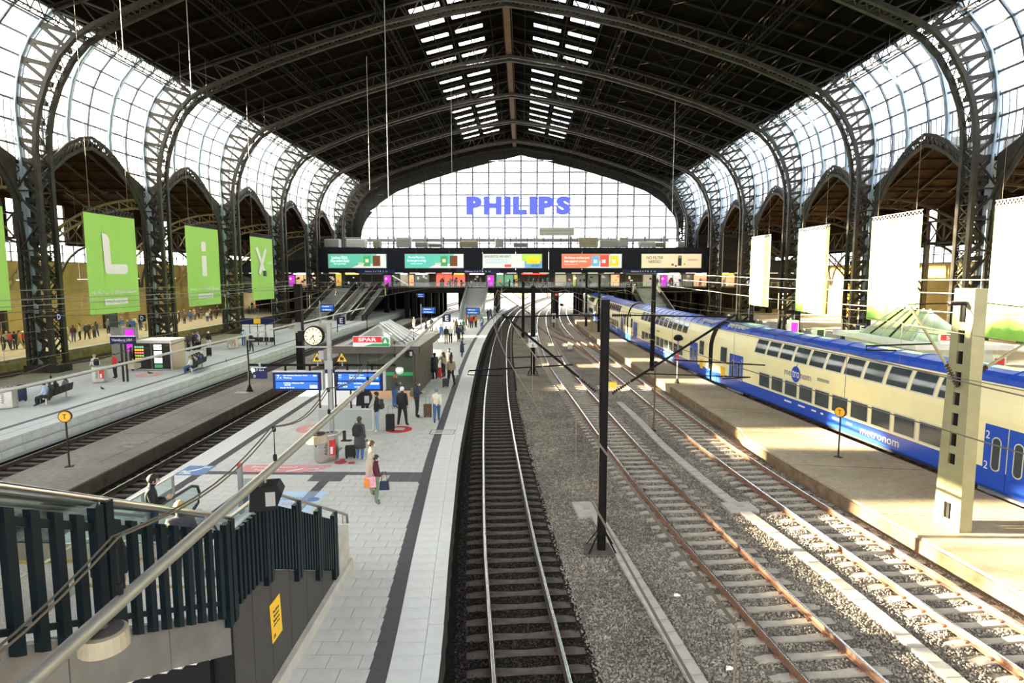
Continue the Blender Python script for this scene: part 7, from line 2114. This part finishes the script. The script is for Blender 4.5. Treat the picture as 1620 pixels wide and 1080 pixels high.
ordn = ['first', 'second', 'third', 'fourth', 'fifth', 'sixth', 'seventh', 'eighth', 'ninth', 'tenth', 'eleventh', 'twelfth', 'thirteenth', 'fourteenth', 'fifteenth', 'sixteenth', 'seventeenth', 'eighteenth', 'nineteenth', 'twentieth', 'twenty-first', 'twenty-second', 'twenty-third', 'twenty-fourth', 'twenty-fifth', 'twenty-sixth', 'twenty-seventh', 'twenty-eighth', 'twenty-ninth', 'thirtieth']
ordn += ['thirty-' + x for x in ordn[:9]] + ['fortieth'] + ['forty-' + x for x in ordn[:9]] + ['fiftieth'] + ['fifty-' + x for x in ordn[:9]] + ['sixtieth'] + ['sixty-' + x for x in ordn[:9]]
rp_ = random.Random(21)
PO = ['stand', 'apart', 'bag', 'phone', 'walk', 'stand']
for i, (px, py, tp, lg) in enumerate(sorted(far)):
    pperson(px, py, 0, rp_.uniform(0, 360), PO[i % 6], tp, lg, rp_.choice(list(HAIR)), 'distant person in %s and %s, %s from left in the crowd' % (tp, lg, ordn[i]), hm=rp_.uniform(1.6, 1.82), mask=i % 3 == 0, long=i % 4 == 1, group='people far along the paved platform')
# on the stairs and escalator
person((-8.15, 12.9, zesc(12.9)), rad(-60), 'phone', 1.85, 'black', 'navy', 'black', 'man in black hoodie with a phone on the escalator', hood=None)
person((-6.2, 8.7, 2.66), rad(200), 'stand', 1.6, 'black', 'jeans', 'black', 'dark-haired person on the stair landing, only the head above the rail', mask=True)
person((-5.55, 9.5, 2.66), rad(20), 'stand', 1.66, 'charcoal', 'grey', 'blond', 'blond person going down the stair behind the slat railing', mask=True)
# bench platform
o, p = pperson(152, 600, 0, 60, 'walk', 'white', 'grey', 'blond', 'person in white top walking past the bin on the bench platform', hm=1.72); backpack(o, 'black', 'black backpack of the person in white near the bin', rad(60))
pperson(183, 598, 0, 150, 'stand', 'red', 'black', 'brown', 'person in bright red jacket behind the station name sign', hm=1.72)
pperson(209, 586, 0, -60, 'stand', 'black', 'black', 'black', 'person in black in front of the snack machines', hm=1.75); pperson(331, 553, 0, 0, 'stand', 'black', 'white', 'white', 'person with white cap and dark jacket past the second bench', hm=1.75)
pperson(398, 556, 0, 160, 'apart', 'black', 'navy', 'black', 'person in black jacket standing alone near the tactile line', hm=1.75); pperson(386, 547, 0, 20, 'stand', 'pale blue', 'jeans', 'brown', 'person in pale blue near the small bin on the bench platform', hm=1.65)
def seat_at(bx, by, brz, k_, n_, side=1):
    u = (k_ - (n_ - 1) / 2) * .56
    c, s = math.cos(brz), math.sin(brz)
    return Vector((bx + u * c + side * .0, by + u * s, ZP))
for i, (k_, tp, lg, hr, lb, ps, ex) in enumerate(((0, 'pale blue', 'black', 'brown', 'seated man in pale blue shirt and red cap on the near bench', 'sit', 0), (1, 'charcoal', 'black', 'black', 'seated person in charcoal on the near bench', 'sit', 1), (2, 'black', 'charcoal', 'black', 'seated person in black with dark legs on the near bench', 'sit', 1), (4, 'grey', 'jeans', 'black', 'long-haired woman in grey with stretched legs on the near bench', 'sitout', 1))):
    q = seat_at(B1.x, B1.y, -1.35, 4 - k_, 5); person(q + Vector((.02, 0, -.03)), -1.35 + math.pi, ps, 1.72, tp, lg, hr, lb, long=k_ in (2, 4), shoes='white' if k_ == 2 else 'black')
tp_ = ['white', 'navy', 'pale blue', 'maroon', 'blue', 'charcoal']
for i in range(6):
    q = seat_at(B2.x, B2.y, -1.35, 5 - i, 6); person(q + Vector((.02, 0, -.03)), -1.35 + math.pi, 'sit', 1.7, tp_[i], ['jeans', 'black', 'khaki', 'jeans', 'charcoal', 'black'][i], ['blond', 'black', 'brown', 'black', 'brown', 'white'][i], 'seated passenger in %s on the long bench, %s from its near end' % (tp_[i], ordn[i]), long=i % 2 == 0, shoes='white')
for i, (px, py, tp) in enumerate(((284, 548, 'charcoal'), (290, 545, 'blue'), (297, 546, 'black'), (303, 544, 'maroon'), (308, 546, 'brown'), (314, 545, 'white'))): pperson(px, py + 8, 0, 160, 'stand', tp, 'black', ['black', 'brown', 'blond'][i % 3], 'person in %s standing behind the long bench' % tp, hm=1.7)
suitcase(at(36, 634), .4, 'navy', 'large dark blue suitcase at the end of the near bench', .95); suitcase(at(331, 563), .2, 'black', 'black suitcase at the end of the long bench', .75); tote(at(76, 630) + Vector((0, 0, .02)), 'black', 'black bag on the floor under the near bench', .4, 1.1); tote(at(302, 572), 'beige', 'beige paper bag on the floor by the long bench', .2, .8)
# pigeons
def pigeon(px, py, rz, label, z=ZP):
    p = at(px, py, z); o = empty('pigeon', p, rz, label=label, cat='pigeon')
    m0 = MB(); m0.add(*ico((0, 0, .12), .075, (.75, 1.5, .8), 10, 7)); m0.add(*ico((0, .11, .2), .036, (.9, 1, 1), 8, 6)); m0.tube([(0, .07, .13), (0, .10, .18)], [.04, .028], 6); m0.tube([(0, -.08, .12), (0, -.2, .09)], [.04, .022], 6); m0.tube([(0, .14, .2), (0, .175, .19)], [.01, .003], 5)
    m0.build('body', cm('charcoal'), o, smooth=True)
    for sx in (-1, 1): MB().tube([(sx * .025, 0, .07), (sx * .025, .01, .0), (sx * .025, .04, .003)], .006, 4).build('leg', cm('red'), o)
pigeon(162, 617, 1.2, 'dark pigeon walking on the bench platform near the first bin'); pigeon(358, 573, .6, 'dark pigeon near the tactile line of the bench platform'); pigeon(237, 592, 2, 'dark pigeon on the pale red floor sticker')
# crowd on the yellow-lit far platform
crowd = []
for px, py in ((6, 556), (12, 552), (18, 554), (25, 553), (32, 552), (38, 551), (52, 549), (55, 546), (99, 545), (103, 543), (108, 544), (117, 541), (127, 538), (138, 537), (142, 535), (150, 536), (153, 533)):
    crowd.append((px, py, 'yellow'))
for i in range(48): crowd.append((170 + i * 5.2 + rp_.uniform(-3, 3), 529 - i * .83 + rp_.uniform(-3, 5), 'dark'))
cols_ = ['black', 'charcoal', 'navy', 'grey', 'white', 'beige', 'red', 'olive', 'maroon', 'orange', 'khaki', 'blue']
crowd.sort()
for i, (px, py, _) in enumerate(crowd):
    tp, lg = rp_.choice(cols_), rp_.choice(['black', 'jeans', 'navy', 'charcoal', 'khaki'])
    p = gp(px, py, ZP)
    if p.x > -44.2: p = gp(px, py - 1, ZP); p.x = min(p.x, -44.3 - rp_.random() * 4)
    person(p, rp_.uniform(0, 6.28), PO[i % 6], rp_.uniform(1.6, 1.85), tp, lg, rp_.choice(list(HAIR)), 'waiting person in %s and %s, %s along the outer wall' % (tp, lg, ordn[i]), mask=i % 3 == 0, long=i % 4 == 0, shoes='white' if i % 5 == 0 else 'black', group='crowd on the yellow-lit platform')
# people on the concourse
cc = sorted([(690 + rp_.uniform(0, 48), ) for _ in range(10)] + [(806 + i * 7.5,) for i in range(10)] + [(932, ), (992, ), (1040,), (1060,), (1076,), (1108,), (1146,), (1064,), (760,), (748,)])
for i, (px,) in enumerate(cc):
    tp = rp_.choice(cols_); Y = rp_.uniform(113.6, 116.5)
    person((gy(px, 445, Y).x, Y, ZC), rp_.uniform(0, 6.28), PO[i % 6], rp_.uniform(1.6, 1.85), tp if px not in (992,) else 'red', rp_.choice(['black', 'jeans', 'charcoal']), rp_.choice(list(HAIR)), 'small figure in %s on the concourse, %s from left' % (tp if px != 992 else 'red', ordn[i]), group='people on the concourse bridge')
